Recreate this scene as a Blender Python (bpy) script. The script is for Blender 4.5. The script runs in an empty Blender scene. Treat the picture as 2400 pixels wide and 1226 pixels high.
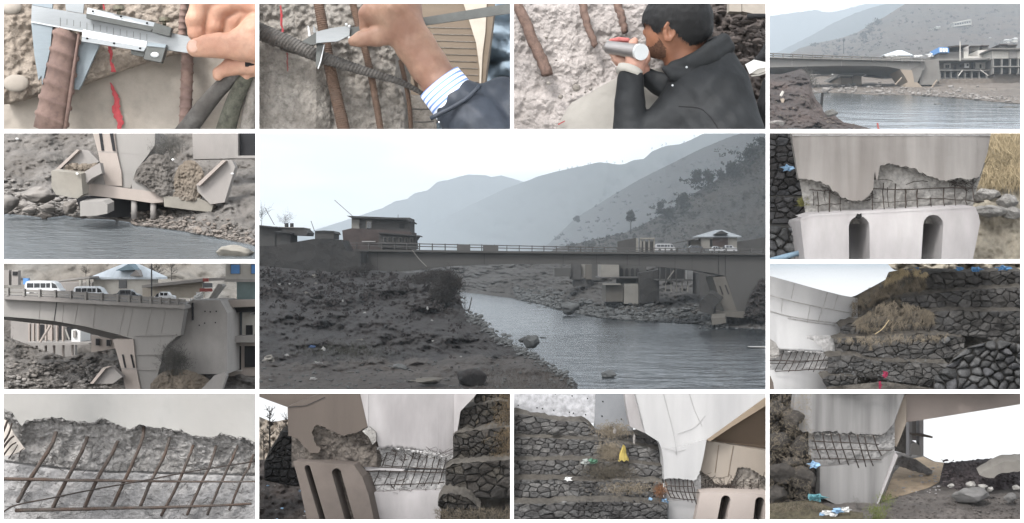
import bpy, bmesh, math, random
import numpy as np
from mathutils import Vector, Matrix, noise
from mathutils.geometry import tessellate_polygon

# ---------------------------------------------------------------- camera, world, sun, exposure
scn = bpy.context.scene
COL = scn.collection
cam_d = bpy.data.cameras.new('camera')
cam = bpy.data.objects.new('camera', cam_d)
COL.objects.link(cam)
cam.location = (0, 0, 0)
cam.rotation_euler = (math.radians(90), 0, 0)
cam_d.sensor_width = 36.0
cam_d.lens = 45.0
cam_d.clip_start = 0.5
cam_d.clip_end = 60000
scn.camera = cam

SUN_EL, SUN_AZ = math.radians(48), math.radians(-148)      # azimuth from +Y (the view direction), towards +X
world = bpy.data.worlds.new('World')
scn.world = world
world.use_nodes = True
wn, wl = world.node_tree.nodes, world.node_tree.links
wn.clear()
w_out = wn.new('ShaderNodeOutputWorld')
w_bg = wn.new('ShaderNodeBackground')
w_sky = wn.new('ShaderNodeTexSky')
w_sky.sky_type = 'NISHITA'
w_sky.sun_disc = False
w_sky.sun_elevation = SUN_EL
w_sky.sun_rotation = SUN_AZ
w_sky.altitude = 900
w_sky.air_density = 1.0
w_sky.dust_density = 4.0
w_sky.ozone_density = 1.0
w_hsv = wn.new('ShaderNodeHueSaturation')                # overcast: the same sky, greyed
w_hsv.inputs['Saturation'].default_value = 0.07
wl.new(w_sky.outputs[0], w_hsv.inputs['Color'])
w_tc = wn.new('ShaderNodeTexCoord')                      # soft cloud bands
w_mp = wn.new('ShaderNodeMapping')
w_mp.inputs['Scale'].default_value = (3, 3, 16)
w_no = wn.new('ShaderNodeTexNoise')
w_no.inputs['Scale'].default_value = 2.2
w_no.inputs['Detail'].default_value = 6
w_rp = wn.new('ShaderNodeValToRGB')
w_rp.color_ramp.elements[0].position, w_rp.color_ramp.elements[0].color = .36, (.82, .83, .87, 1)
w_rp.color_ramp.elements[1].position, w_rp.color_ramp.elements[1].color = .58, (1.12, 1.12, 1.12, 1)
w_mx = wn.new('ShaderNodeMix')
w_mx.data_type, w_mx.blend_type = 'RGBA', 'MULTIPLY'
w_mx.inputs[0].default_value = 1.0
wl.new(w_tc.outputs['Generated'], w_mp.inputs['Vector'])
wl.new(w_mp.outputs[0], w_no.inputs['Vector'])
wl.new(w_no.outputs[0], w_rp.inputs[0])
wl.new(w_hsv.outputs[0], w_mx.inputs[6])
wl.new(w_rp.outputs[0], w_mx.inputs[7])
wl.new(w_mx.outputs[2], w_bg.inputs['Color'])
w_bg.inputs['Strength'].default_value = 0.15
wl.new(w_bg.outputs[0], w_out.inputs['Surface'])

sun_d = bpy.data.lights.new('sun', 'SUN')
sun_d.energy = 1.0
sun_d.angle = math.radians(14)
sun_d.color = (1.0, 0.97, 0.93)
sun = bpy.data.objects.new('sun', sun_d)
COL.objects.link(sun)
_sd = Vector((math.sin(SUN_AZ) * math.cos(SUN_EL), math.cos(SUN_AZ) * math.cos(SUN_EL), math.sin(SUN_EL)))
sun.rotation_euler = (-_sd).to_track_quat('-Z', 'Y').to_euler()
sun.location = (0, 20, 60)

scn.view_settings.view_transform = 'Standard'
scn.view_settings.look = 'None'
scn.view_settings.gamma = 1.0
scn.view_settings.use_curve_mapping = False
scn.view_settings.exposure = 2.0

# ---------------------------------------------------------------- helpers
rnd = random.Random(7)
F = 3000.0                                               # image pixels (2400 wide) at distance 1
ILL = 1.0


class View:
    """coordinates of one opening of the frame; p() gives the point seen there at distance t"""
    def __init__(s, ox, oy, k):
        s.ox, s.oy, s.k = ox, oy, k

    def p(s, X, Y, t):
        return Vector(((s.ox + X * s.k - 1200) * t / F, t, (613 - s.oy - Y * s.k) * t / F))

    def u(s, t):
        return s.k * t / F

    def inv(s, q):
        return (q.x * F / q.y + 1200 - s.ox) / s.k, (613 - s.oy - q.z * F / q.y) / s.k


def lin(c):
    return tuple((v / 255 / 12.92) if v / 255 <= 0.04045 else ((v / 255 + 0.055) / 1.055) ** 2.4 for v in c)


def place(o, parent):
    COL.objects.link(o)
    if parent is not None:
        o.parent = parent
        root = parent
        off = Vector((0, 0, 0))
        while root is not None:
            off += root.location
            root = root.parent
        o.location = o.location - off if o.location.length > 0 else -off


def tag(o, label=None, cat=None, group=None, kind=None):
    if label: o['label'] = label
    if cat: o['category'] = cat
    if group: o['group'] = group
    if kind: o['kind'] = kind
    return o


def thing(name, label, cat, loc, group=None):
    o = bpy.data.objects.new(name, None)
    o.empty_display_size = 0.2
    COL.objects.link(o)
    o.location = Vector(loc) * SC
    return tag(o, label, cat, group)


SC = 1.0            # metres per unit in the opening being built: the far valleys are built at a larger scale
CLIP = None         # (x0, y0, x1, y1): things that run on past the opening are cut off there


def trim(verts, faces):
    out = False
    for v in verts:
        if v.y < 1: continue
        px, py = 1200 + v.x * F / v.y, 613 - v.z * F / v.y
        if px < CLIP[0] or px > CLIP[2] or py < CLIP[1] or py > CLIP[3]:
            out = True; break
    if not out: return verts, faces
    bm = bmesh.new()
    vs = [bm.verts.new(v) for v in verts]
    for f in faces:
        try: bm.faces.new([vs[i] for i in f])
        except ValueError: pass
    for k, lim in enumerate(CLIP):
        if k % 2 == 0: n = Vector((F, -(lim - 1200), 0)) * (-1 if k == 0 else 1)
        else: n = Vector((0, (lim - 613), F)) * (1 if k == 1 else -1)
        g = bmesh.ops.bisect_plane(bm, geom=bm.verts[:] + bm.edges[:] + bm.faces[:], plane_co=(0, 0, 0), plane_no=n.normalized(), clear_outer=True, dist=1e-6)
        ed = [e for e in g['geom_cut'] if isinstance(e, bmesh.types.BMEdge) and e.is_boundary]
        if ed:
            try: bmesh.ops.edgeloop_fill(bm, edges=ed)
            except Exception: pass
    bm.verts.ensure_lookup_table(); bm.verts.index_update()
    v2 = [v.co.copy() for v in bm.verts]
    f2 = [tuple(v.index for v in f.verts) for f in bm.faces]
    bm.free()
    return (v2, f2) if v2 else (verts, faces)


def opening(x0, y0, x1, y1, tone=1.0, sc=1.0):
    global CLIP, SC, TONE
    CLIP = (x0, y0, x1, y1); TONE = tone; SC = sc


def mk(name, verts, faces, mat, parent=None, smooth=False, label=None, cat=None, group=None, kind=None):
    """one mesh object; verts are world points, the origin goes to their middle"""
    verts = [Vector(v) for v in verts]
    if CLIP: verts, faces = trim(verts, faces)
    if SC != 1: verts = [v * SC for v in verts]
    c = Vector((0, 0, 0))
    for v in verts: c += v
    c /= max(1, len(verts))
    me = bpy.data.meshes.new(name)
    me.from_pydata([v - c for v in verts], [], faces)
    me.materials.append(mat)
    if smooth:
        me.polygons.foreach_set('use_smooth', [True] * len(me.polygons))
    me.update()
    o = bpy.data.objects.new(name, me)
    o.location = c
    place(o, parent)
    return tag(o, label, cat, group, kind)


class MB:
    """collects pieces into one mesh"""
    def __init__(s): s.v, s.f = [], []

    def add(s, vf):
        n = len(s.v)
        s.v += [Vector(a) for a in vf[0]]
        s.f += [tuple(i + n for i in f) for f in vf[1]]
        return s

    def build(s, name, mat, parent=None, **k):
        return mk(name, s.v, s.f, mat, parent, **k)


def interp(pts):
    xs = [p[0] for p in pts]; ys = [p[1] for p in pts]
    def f(x):
        if x <= xs[0]: return ys[0]
        if x >= xs[-1]: return ys[-1]
        for i in range(len(xs) - 1):
            if x <= xs[i + 1]:
                a = (x - xs[i]) / (xs[i + 1] - xs[i])
                return ys[i] + a * (ys[i + 1] - ys[i])
    return f


def fbm(x, y, z=0.0, o=4):
    return noise.fractal(Vector((x, y, z)), 0.9, 2.1, o)


def ridged(x, y, z=0.0, o=5):
    return noise.ridged_multi_fractal(Vector((x, y, z)), 0.9, 2.2, o, 1.0, 2.0)


def sheet(W, X0, X1, top, bot, nx, ny, tf, lip=0.0, lipm=None):
    """a surface seen between the curves top(X) and bot(X); tf(X, Y, v) is its distance.
    lip > 0 turns the lower edge back by that depth, so that a layer shows its thickness"""
    ft = top if callable(top) else (lambda x: top)
    fb = bot if callable(bot) else (lambda x: bot)
    vs, fs = [], []
    rows = ny + 1 + (1 if lip else 0)
    for i in range(nx + 1):
        X = X0 + (X1 - X0) * i / nx
        a, b = ft(X), fb(X)
        for j in range(ny + 1):
            v = j / ny
            Y = a + (b - a) * v
            vs.append(W.p(X, Y, tf(X, Y, v)))
        if lip:
            q = vs[-1]
            vs.append(Vector((q.x, q.y + lip, q.z + lip * 0.15)))
    for i in range(nx):
        for j in range(rows - 1):
            p0 = i * rows + j
            fs.append((p0, p0 + 1, p0 + rows + 1, p0 + rows))
    return vs, fs


def prism(pts, ext):
    """outline (world points, roughly planar) pushed along ext"""
    n = len(pts)
    pts = [Vector(p) for p in pts]
    ext = Vector(ext)
    tri = tessellate_polygon([[Vector((p.x, p.z, 0)) for p in pts]])
    vs = pts + [p + ext for p in pts]
    fs = [tuple(t) for t in tri] + [tuple(i + n for i in reversed(t)) for t in tri]
    fs += [(i, (i + 1) % n, (i + 1) % n + n, i + n) for i in range(n)]
    return vs, fs


def jag(pts, a=7.0, step=16.0):
    '''the same outline with the ragged edge of broken concrete'''
    out = []
    for p, q in zip(pts, pts[1:]):
        n = max(1, int(math.hypot(q[0] - p[0], q[1] - p[1]) / step))
        for i in range(n):
            u = i / n
            k = 0 if i == 0 else a
            out.append((p[0] + (q[0] - p[0]) * u + rnd.uniform(-k, k), p[1] + (q[1] - p[1]) * u + rnd.uniform(-k, k)))
    return out + [pts[-1]]


def pz(W, pts, t, depth, dx=0.0, dz=0.0):
    return prism([W.p(x, y, t) for x, y in pts], (dx, depth, dz))


def box(a, b):
    x0, y0, z0 = [min(p, q) for p, q in zip(a, b)]
    x1, y1, z1 = [max(p, q) for p, q in zip(a, b)]
    v = [(x0, y0, z0), (x1, y0, z0), (x1, y1, z0), (x0, y1, z0), (x0, y0, z1), (x1, y0, z1), (x1, y1, z1), (x0, y1, z1)]
    f = [(0, 1, 5, 4), (1, 2, 6, 5), (2, 3, 7, 6), (3, 0, 4, 7), (4, 5, 6, 7), (3, 2, 1, 0)]
    return v, f


def bxz(W, X0, Y0, X1, Y1, t, d):
    """axis-aligned block whose front fills the rectangle at distance t, d deep"""
    a = W.p(X0, Y0, t); b = W.p(X1, Y1, t)
    return box((a.x, t, a.z), (b.x, t + d, b.z))


def spline(pts, n):
    pts = [Vector(p) for p in pts]
    if len(pts) == 2:
        return [pts[0].lerp(pts[1], i / n) for i in range(n + 1)]
    P = [pts[0] * 2 - pts[1]] + pts + [pts[-1] * 2 - pts[-2]]
    out = []
    m = len(pts) - 1
    for i in range(n + 1):
        s = i / n * m
        k = min(int(s), m - 1); u = s - k
        a, b, c, d = P[k], P[k + 1], P[k + 2], P[k + 3]
        out.append(0.5 * ((2 * b) + (c - a) * u + (2 * a - 5 * b + 4 * c - d) * u * u + (3 * b - a - 3 * c + d) * u ** 3))
    return out


def tube(path, rad, sides=8, caps=True, rib=0.0, ribh=0.0, tilt=0.0, ribw=0.3):
    """swept round bar; rad is a number or a function of 0..1; rib = spacing of raised rings"""
    if not callable(rad):
        r0 = rad; rad = lambda s: r0
    path = [Vector(p) for p in path]
    if rib:
        L = [0.0]
        for a, b in zip(path, path[1:]): L.append(L[-1] + (b - a).length)
        tot = L[-1]
        st = []
        s = rib * 0.4
        while s < tot:
            w = rib * ribw
            for o, h in ((-w * .55, 0), (-w * .25, 1), (w * .25, 1), (w * .55, 0)):
                if 0 < s + o < tot: st.append((s + o, h))
            s += rib
        st = [(0.0, 0)] + st + [(tot, 0)]
        def at(s):
            for i in range(len(L) - 1):
                if s <= L[i + 1] + 1e-9:
                    return path[i].lerp(path[i + 1], (s - L[i]) / max(1e-9, L[i + 1] - L[i]))
            return path[-1]
        pts = [at(s) for s, h in st]; hs = [h for s, h in st]; fr = [s / tot for s, h in st]
    else:
        pts = path; hs = [0] * len(pts); fr = [i / max(1, len(pts) - 1) for i in range(len(pts))]
    vs, fs = [], []
    nrm = None
    for i, p in enumerate(pts):
        d = (pts[min(i + 1, len(pts) - 1)] - pts[max(i - 1, 0)])
        d = d.normalized() if d.length > 1e-9 else Vector((0, 0, 1))
        if nrm is None:
            nrm = d.cross(Vector((0, 1, 0)))
            if nrm.length < 1e-3: nrm = d.cross(Vector((1, 0, 0)))
            nrm.normalize()
        else:
            nrm = (nrm - d * nrm.dot(d)).normalized()
        bn = d.cross(nrm)
        r = rad(fr[i]) + hs[i] * ribh
        for k in range(sides):
            a = 2 * math.pi * k / sides
            vs.append(p + nrm * (math.cos(a) * r) + bn * (math.sin(a) * r) + d * (tilt * math.cos(a) * r if rib else 0))
    for i in range(len(pts) - 1):
        for k in range(sides):
            a = i * sides + k; b = i * sides + (k + 1) % sides
            fs.append((a, b, b + sides, a + sides))
    if caps:
        fs.append(tuple(range(sides - 1, -1, -1)))
        n = (len(pts) - 1) * sides
        fs.append(tuple(range(n, n + sides)))
    return vs, fs


def rod(W, pts, w0, w1, t, name, mat, parent=None, n=10, sides=7, wob=0.0, rib=0.0, ribh=0.0, tilt=0.0, ribw=0.3, **k):
    """bar through picture points (X, Y[, t]); w0, w1 are its widths there at both ends"""
    P = [W.p(q[0], q[1], q[2] if len(q) > 2 else t) for q in pts]
    path = spline(P, n)
    if wob:
        path = [p + Vector((rnd.uniform(-wob, wob), rnd.uniform(-wob, wob) * .5, rnd.uniform(-wob, wob))) for p in path]
    u = W.u(t) / 2
    v, f = tube(path, lambda s: (w0 + (w1 - w0) * s) * u, sides, True, rib, ribh, tilt, ribw)
    return mk(name, v, f, mat, parent, smooth=True, **k)


# low rough lumps shared by all scattered stones
def lump(seed, sub=1, amp=0.28, flat=False):
    g = (1 + 5 ** .5) / 2
    v = [Vector(a).normalized() for a in [(-1, g, 0), (1, g, 0), (-1, -g, 0), (1, -g, 0), (0, -1, g), (0, 1, g), (0, -1, -g), (0, 1, -g), (g, 0, -1), (g, 0, 1), (-g, 0, -1), (-g, 0, 1)]]
    f = [(0, 11, 5), (0, 5, 1), (0, 1, 7), (0, 7, 10), (0, 10, 11), (1, 5, 9), (5, 11, 4), (11, 10, 2), (10, 7, 6), (7, 1, 8), (3, 9, 4), (3, 4, 2), (3, 2, 6), (3, 6, 8), (3, 8, 9), (4, 9, 5), (2, 4, 11), (6, 2, 10), (8, 6, 7), (9, 8, 1)]
    for _ in range(sub):
        mid = {}; nf = []
        def m(a, b):
            k = (min(a, b), max(a, b))
            if k not in mid:
                mid[k] = len(v); v.append((v[a] + v[b]).normalized())
            return mid[k]
        for a, b, c in f:
            x, y, z = m(a, b), m(b, c), m(c, a)
            nf += [(a, x, z), (b, y, x), (c, z, y), (x, y, z)]
        f = nf
    out = []
    for p in v:
        n = noise.noise(p * 1.3 + Vector((seed * 7.1, seed * 3.3, 0)))
        n2 = noise.noise(p * 3.1 + Vector((seed * 2.7, 0, seed)))
        q = p * (1 + amp * n + amp * .4 * n2)
        # a few flat faces, as broken rock has
        for j in range(3):
            d = Vector((math.sin(seed * 3 + j * 2.1), math.cos(seed * 5 + j * 1.7), math.sin(seed * 2 + j * 4.1))).normalized()
            h = q.dot(d)
            if h > 0.72: q = q - d * (h - 0.72)
        out.append(q)
    return out, f


LUMP0 = [lump(i, 0, .35) for i in range(8)]
LUMP1 = [lump(i, 1, .30) for i in range(10)]
LUMP2 = [lump(i, 3, .28) for i in range(8)]


def lumpat(c, r, lib, seed=None, sq=(1, 1, .75)):
    v, f = lib[rnd.randrange(len(lib))] if seed is None else lib[seed % len(lib)]
    a = rnd.uniform(0, 6.28) if seed is None else seed * 1.9
    ca, sa = math.cos(a), math.sin(a)
    if not hasattr(r, '__len__'): r = (r * sq[0], r * sq[1], r * sq[2])
    c = Vector(c)
    return [c + Vector(((p.x * ca - p.y * sa) * r[0], (p.x * sa + p.y * ca) * r[1], p.z * r[2])) for p in v], f


def rock(W, X, Y, t, w, h, mat, label, seed, name='boulder', cat='boulder', group=None, parent=None):
    """boulder w by h picture units, centred at X, Y"""
    u = W.u(t)
    c = W.p(X, Y, t)
    v, f = LUMP2[seed % len(LUMP2)]
    a = seed * 0.7
    ca, sa = math.cos(a), math.sin(a)
    vs = []
    for p in v:
        q = Vector((p.x * ca - p.y * sa, p.x * sa + p.y * ca, p.z))
        n = .05 * fbm(q.x * 3 + seed, q.y * 3, q.z * 3, 3)
        q *= 1 + n
        vs.append(c + Vector((q.x * w * u / 2, q.y * (w + h) * u / 4, q.z * h * u / 2)))
    return mk(name, vs, f, mat, parent, smooth=True, label=label, cat=cat, group=group)


def scatter(W, n, region, tf, smin, smax, mat, name, label, lib=None, sink=0.25, cat=None, sq=(1, 1, .7), power=2.5):
    """loose rubble nobody could count, as one mesh. region() gives (X, Y)"""
    m = MB()
    for _ in range(n):
        X, Y = region()
        t = tf(X, Y)
        u = W.u(t)
        s = (smin + (smax - smin) * rnd.random() ** power) * u / 2
        c = W.p(X, Y, t)
        c.z += s * .2
        c.y -= s * .3
        s3 = (s * rnd.uniform(.8, 1.5) * sq[0], s * sq[1], s * rnd.uniform(.6, 1.0) * sq[2] * 1.2)
        m.add(lumpat(c, s3, lib or LUMP0))
    return m.build(name, mat, kind='stuff', label=label, cat=cat)


def tuft(W, n, region, tf, ln, lean, mat, name, label, wid=3.0, curl=.3, parent=None):
    """dry grass: bent thin blades, one mesh. ln = (min, max) length, lean = (x, z) direction in picture units"""
    vs, fs = [], []
    for _ in range(n):
        X, Y = region()
        t = tf(X, Y)
        u = W.u(t)
        b = W.p(X, Y, t)
        L = rnd.uniform(*ln) * u
        d = Vector((lean[0] + rnd.gauss(0, .45), -abs(rnd.gauss(.2, .3)), lean[1] + rnd.gauss(0, .35)))
        d.normalize()
        m = b + d * L * .55
        e = m + (d + Vector((rnd.gauss(0, curl), rnd.gauss(0, .2), -curl * abs(rnd.gauss(.6, .5))))).normalized() * L * .45
        w = Vector((d.z, 0, -d.x))
        if w.length < .1: w = Vector((1, 0, 0))
        w = w.normalized() * wid * u / 2 * rnd.uniform(.6, 1.3)
        k = len(vs)
        vs += [b - w, b + w, m - w * .7, m + w * .7, e]
        fs += [(k, k + 1, k + 3, k + 2), (k + 2, k + 3, k + 4)]
    return mk(name, vs, fs, mat, parent, kind='stuff', label=label)


# ---------------------------------------------------------------- masonry: every stone its own piece
def clip(poly, ax, ay, bx, by):
    mx, my = (ax + bx) / 2, (ay + by) / 2
    nx, ny = bx - ax, by - ay
    out = []
    for i in range(len(poly)):
        p, q = poly[i], poly[(i + 1) % len(poly)]
        dp = (p[0] - mx) * nx + (p[1] - my) * ny
        dq = (q[0] - mx) * nx + (q[1] - my) * ny
        if dp <= 0: out.append(p)
        if (dp < 0 < dq) or (dq < 0 < dp):
            s = dp / (dp - dq)
            out.append((p[0] + (q[0] - p[0]) * s, p[1] + (q[1] - p[1]) * s))
    return out


def masonry(W, X0, X1, top, bot, rowh, stw, tf, mats, parent, bulge=.07, gap=5.0, jit=.28, limit=285, rough=.25, keep=None, name='stone', smooth=False):
    ft = top if callable(top) else (lambda x: top)
    fb = bot if callable(bot) else (lambda x: bot)
    seeds = []
    ym = min(ft(X0 + (X1 - X0) * i / 12) for i in range(13))
    yM = max(fb(X0 + (X1 - X0) * i / 12) for i in range(13))
    y = ym + rowh / 2
    while y < yM + rowh * .2:
        x = X0 + rnd.uniform(0, stw) * .6
        while x < X1 + stw * .3:
            w = stw * rnd.uniform(.4, 1.8)
            sx, sy = x + rnd.gauss(0, jit) * stw * .25, y + rnd.gauss(0, jit) * rowh
            cx = min(max(sx, X0), X1)
            if ft(cx) - rowh * .1 < sy < fb(cx) + rowh * .1 and (keep is None or keep(sx, sy)):
                seeds.append((sx, sy))
            x += w
        y += rowh * rnd.uniform(.6, 1.3)
    ar = rowh / stw
    S = [(a * ar, b) for a, b in seeds]
    cells = []
    for i, (a, b) in enumerate(S):
        near = sorted(range(len(S)), key=lambda j: (S[j][0] - a) ** 2 + (S[j][1] - b) ** 2)[1:15]
        poly = [(X0 * ar, ym), (X1 * ar, ym), (X1 * ar, yM), (X0 * ar, yM)]
        R = rowh * 1.4
        poly = [(min(max(p, a - R), a + R), min(max(q, b - R), b + R)) for p, q in poly]
        for j in near:
            poly = clip(poly, a, b, S[j][0], S[j][1])
            if len(poly) < 3: break
        if len(poly) < 3: continue
        pp = [(p / ar, q) for p, q in poly]
        pp = [(p, min(max(q, ft(p)), fb(p))) for p, q in pp]
        cells.append(pp)
    made = 0
    extra = MB()
    def area(c): return abs(sum(c[i][0] * c[(i + 1) % len(c)][1] - c[(i + 1) % len(c)][0] * c[i][1] for i in range(len(c)))) / 2
    cells.sort(key=area, reverse=True)
    for pp in cells:
        if area(pp) < rowh * stw * .06: continue
        n = len(pp)
        for _r in range(1):             # round the corners
            n = len(pp)
            if not smooth and n >= 6: break
            q = []
            c = .24 if smooth else .16
            for i in range(n):
                a, b = pp[i], pp[(i + 1) % n]
                q += [(a[0] * (1 - c) + b[0] * c, a[1] * (1 - c) + b[1] * c), (a[0] * c + b[0] * (1 - c), a[1] * c + b[1] * (1 - c))]
            pp = q
        while len(pp) > (10 if smooth else 9):
            k = min(range(len(pp)), key=lambda i: (pp[i][0] - pp[(i + 1) % len(pp)][0]) ** 2 + (pp[i][1] - pp[(i + 1) % len(pp)][1]) ** 2)
            a, b = pp[k], pp[(k + 1) % len(pp)]
            pp[k] = ((a[0] + b[0]) / 2, (a[1] + b[1]) / 2)
            del pp[(k + 1) % len(pp)]
        n = len(pp)
        cx = sum(p[0] for p in pp) / n; cy = sum(p[1] for p in pp) / n
        sz = max(1.0, (area(pp)) ** .5)
        g = max(.55, 1 - gap / sz)
        B = bulge * rnd.uniform(.6, 1.35)
        tx, ty = rnd.gauss(0, .35), rnd.gauss(0, .35)
        vs = []
        for s, d in (((g, .4), (g * .91, -.5), (g * .6, -.92)) if smooth else ((g, .4), (g * .95, -.5), (g * .7, -.9))):
            for (x, y) in pp:
                j = 1 + rnd.gauss(0, .045)
                X = cx + (x - cx) * s * j; Y = cy + (y - cy) * s * j
                dd = d * B + (((x - cx) * tx + (y - cy) * ty) / sz * B if d < 0 else 0) + rnd.gauss(0, rough * B * .35)
                vs.append(W.p(X, Y, tf(X, Y) + dd))
        vs.append(W.p(cx, cy, tf(cx, cy) - B * rnd.uniform(.8, 1.1)))
        fs = []
        for r in range(2):
            for i in range(n):
                a = r * n + i; b = r * n + (i + 1) % n
                fs.append((a, b, b + n, a + n))
        for i in range(n):
            fs.append((2 * n + i, 2 * n + (i + 1) % n, 3 * n))
        if made < limit:
            mk(name, vs, fs, rnd.choice(mats), parent, smooth=smooth)
            made += 1
        else:
            extra.add((vs, fs))
    if extra.v:
        extra.build('small_stones', mats[0], parent, smooth=True, kind='stuff')
    return made


# ---------------------------------------------------------------- smooth bodies (hands, heads, clothes) from blended tapered limbs
def body_mesh(prims, cell, kk):
    """prims: ('c', a, b, ra, rb[, k]) tapered limb; ('e', centre, (rx, ry, rz)[, k][, rot]) ellipsoid; ('-c' / '-e') cut away"""
    lo = np.array([1e9] * 3); hi = -lo
    for q in prims:
        if q[0] == 'c':
            for p, r in ((q[1], q[3]), (q[2], q[4])):
                lo = np.minimum(lo, np.array(p) - r); hi = np.maximum(hi, np.array(p) + r)
        elif q[0] == 'e':
            r = max(q[2]); lo = np.minimum(lo, np.array(q[1]) - r); hi = np.maximum(hi, np.array(q[1]) + r)
    lo -= cell * 3; hi += cell * 3
    n = np.ceil((hi - lo) / cell).astype(int) + 1
    ax = [lo[i] + cell * np.arange(n[i]) for i in range(3)]
    G = np.stack(np.meshgrid(*ax, indexing='ij'), -1)
    D = np.full(n, 1e3)
    for q in prims:
        neg = q[0][0] == '-'
        if q[0][-1] == 'c':
            a, b = np.array(q[1]), np.array(q[2])
            ab = b - a
            h = np.clip(((G - a) @ ab) / max(1e-12, ab @ ab), 0, 1)
            d = np.linalg.norm(G - a - h[..., None] * ab, axis=-1) - (q[3] + (q[4] - q[3]) * h)
            k = q[5] if len(q) > 5 else kk
        else:
            r = np.array(q[2]); L = G - np.array(q[1])
            if len(q) > 4: L = L @ np.array(q[4])
            k0 = np.linalg.norm(L / r, axis=-1); k1 = np.linalg.norm(L / r ** 2, axis=-1) + 1e-9
            d = k0 * (k0 - 1) / k1
            k = q[3] if len(q) > 3 else kk
        if neg:
            h = np.clip(.5 - .5 * (D + d) / k, 0, 1)
            D = D * (1 - h) + (-d) * h + k * h * (1 - h)
        else:
            h = np.clip(.5 + .5 * (d - D) / k, 0, 1)
            D = d * (1 - h) + D * h - k * h * (1 - h)
            D = np.where(np.isfinite(D), D, d)
    S = D < 0
    nx, ny, nz = n - 1
    cnt = np.zeros((nx, ny, nz)); acc = np.zeros((nx, ny, nz, 3))
    cor = [(i, j, k) for i in (0, 1) for j in (0, 1) for k in (0, 1)]
    def sl(A, c): return A[c[0]:c[0] + nx, c[1]:c[1] + ny, c[2]:c[2] + nz]
    for a in cor:
        for axn in range(3):
            if a[axn]: continue
            b = list(a); b[axn] = 1
            da, db = sl(D, a), sl(D, b)
            x = (da < 0) != (db < 0)
            s = np.where(x, da / np.where(x, da - db, 1), 0)
            pt = np.zeros((nx, ny, nz, 3)) + np.array(a)
            pt[..., axn] += s
            acc += np.where(x[..., None], pt, 0); cnt += x
    act = cnt > 0
    idx = -np.ones((nx, ny, nz), int)
    idx[act] = np.arange(act.sum())
    base = np.stack(np.nonzero(act), -1)
    V = lo + cell * (base + acc[act] / cnt[act][:, None])
    faces = []
    for axn in range(3):
        o = [i for i in range(3) if i != axn]
        m = [n[0], n[1], n[2]]
        A = np.take(S, range(0, m[axn] - 1), axn); B = np.take(S, range(1, m[axn]), axn)
        I = np.stack(np.nonzero(A != B), -1)
        for c in I:
            if c[o[0]] < 1 or c[o[1]] < 1 or c[o[0]] >= m[o[0]] - 1 or c[o[1]] >= m[o[1]] - 1: continue
            q = []
            for da, db in ((0, 0), (-1, 0), (-1, -1), (0, -1)):
                e = list(c); e[o[0]] += da; e[o[1]] += db
                q.append(int(idx[tuple(e)]))
            if min(q) < 0: continue
            fl = bool(S[tuple(c)])
            if axn == 1: fl = not fl
            faces.append(tuple(q) if fl else tuple(reversed(q)))
    return [Vector(v) for v in V], faces


def body(name, prims, cell, kk, mat, parent=None, disp=None, cut=None, **k):
    v, f = body_mesh(prims, cell, kk)
    if disp: v = [p + disp(p) for p in v]
    if cut:                                              # keep only faces whose middle passes
        f = [q for q in f if cut(sum((v[i] for i in q), Vector((0, 0, 0))) / len(q))]
        used = sorted({i for q in f for i in q}); mp = {a: b for b, a in enumerate(used)}
        v = [v[i] for i in used]; f = [tuple(mp[i] for i in q) for q in f]
    return mk(name, v, f, mat, parent, smooth=True, **k)


# ---------------------------------------------------------------- materials
MATS = {}
TONE = 1.0


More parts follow.
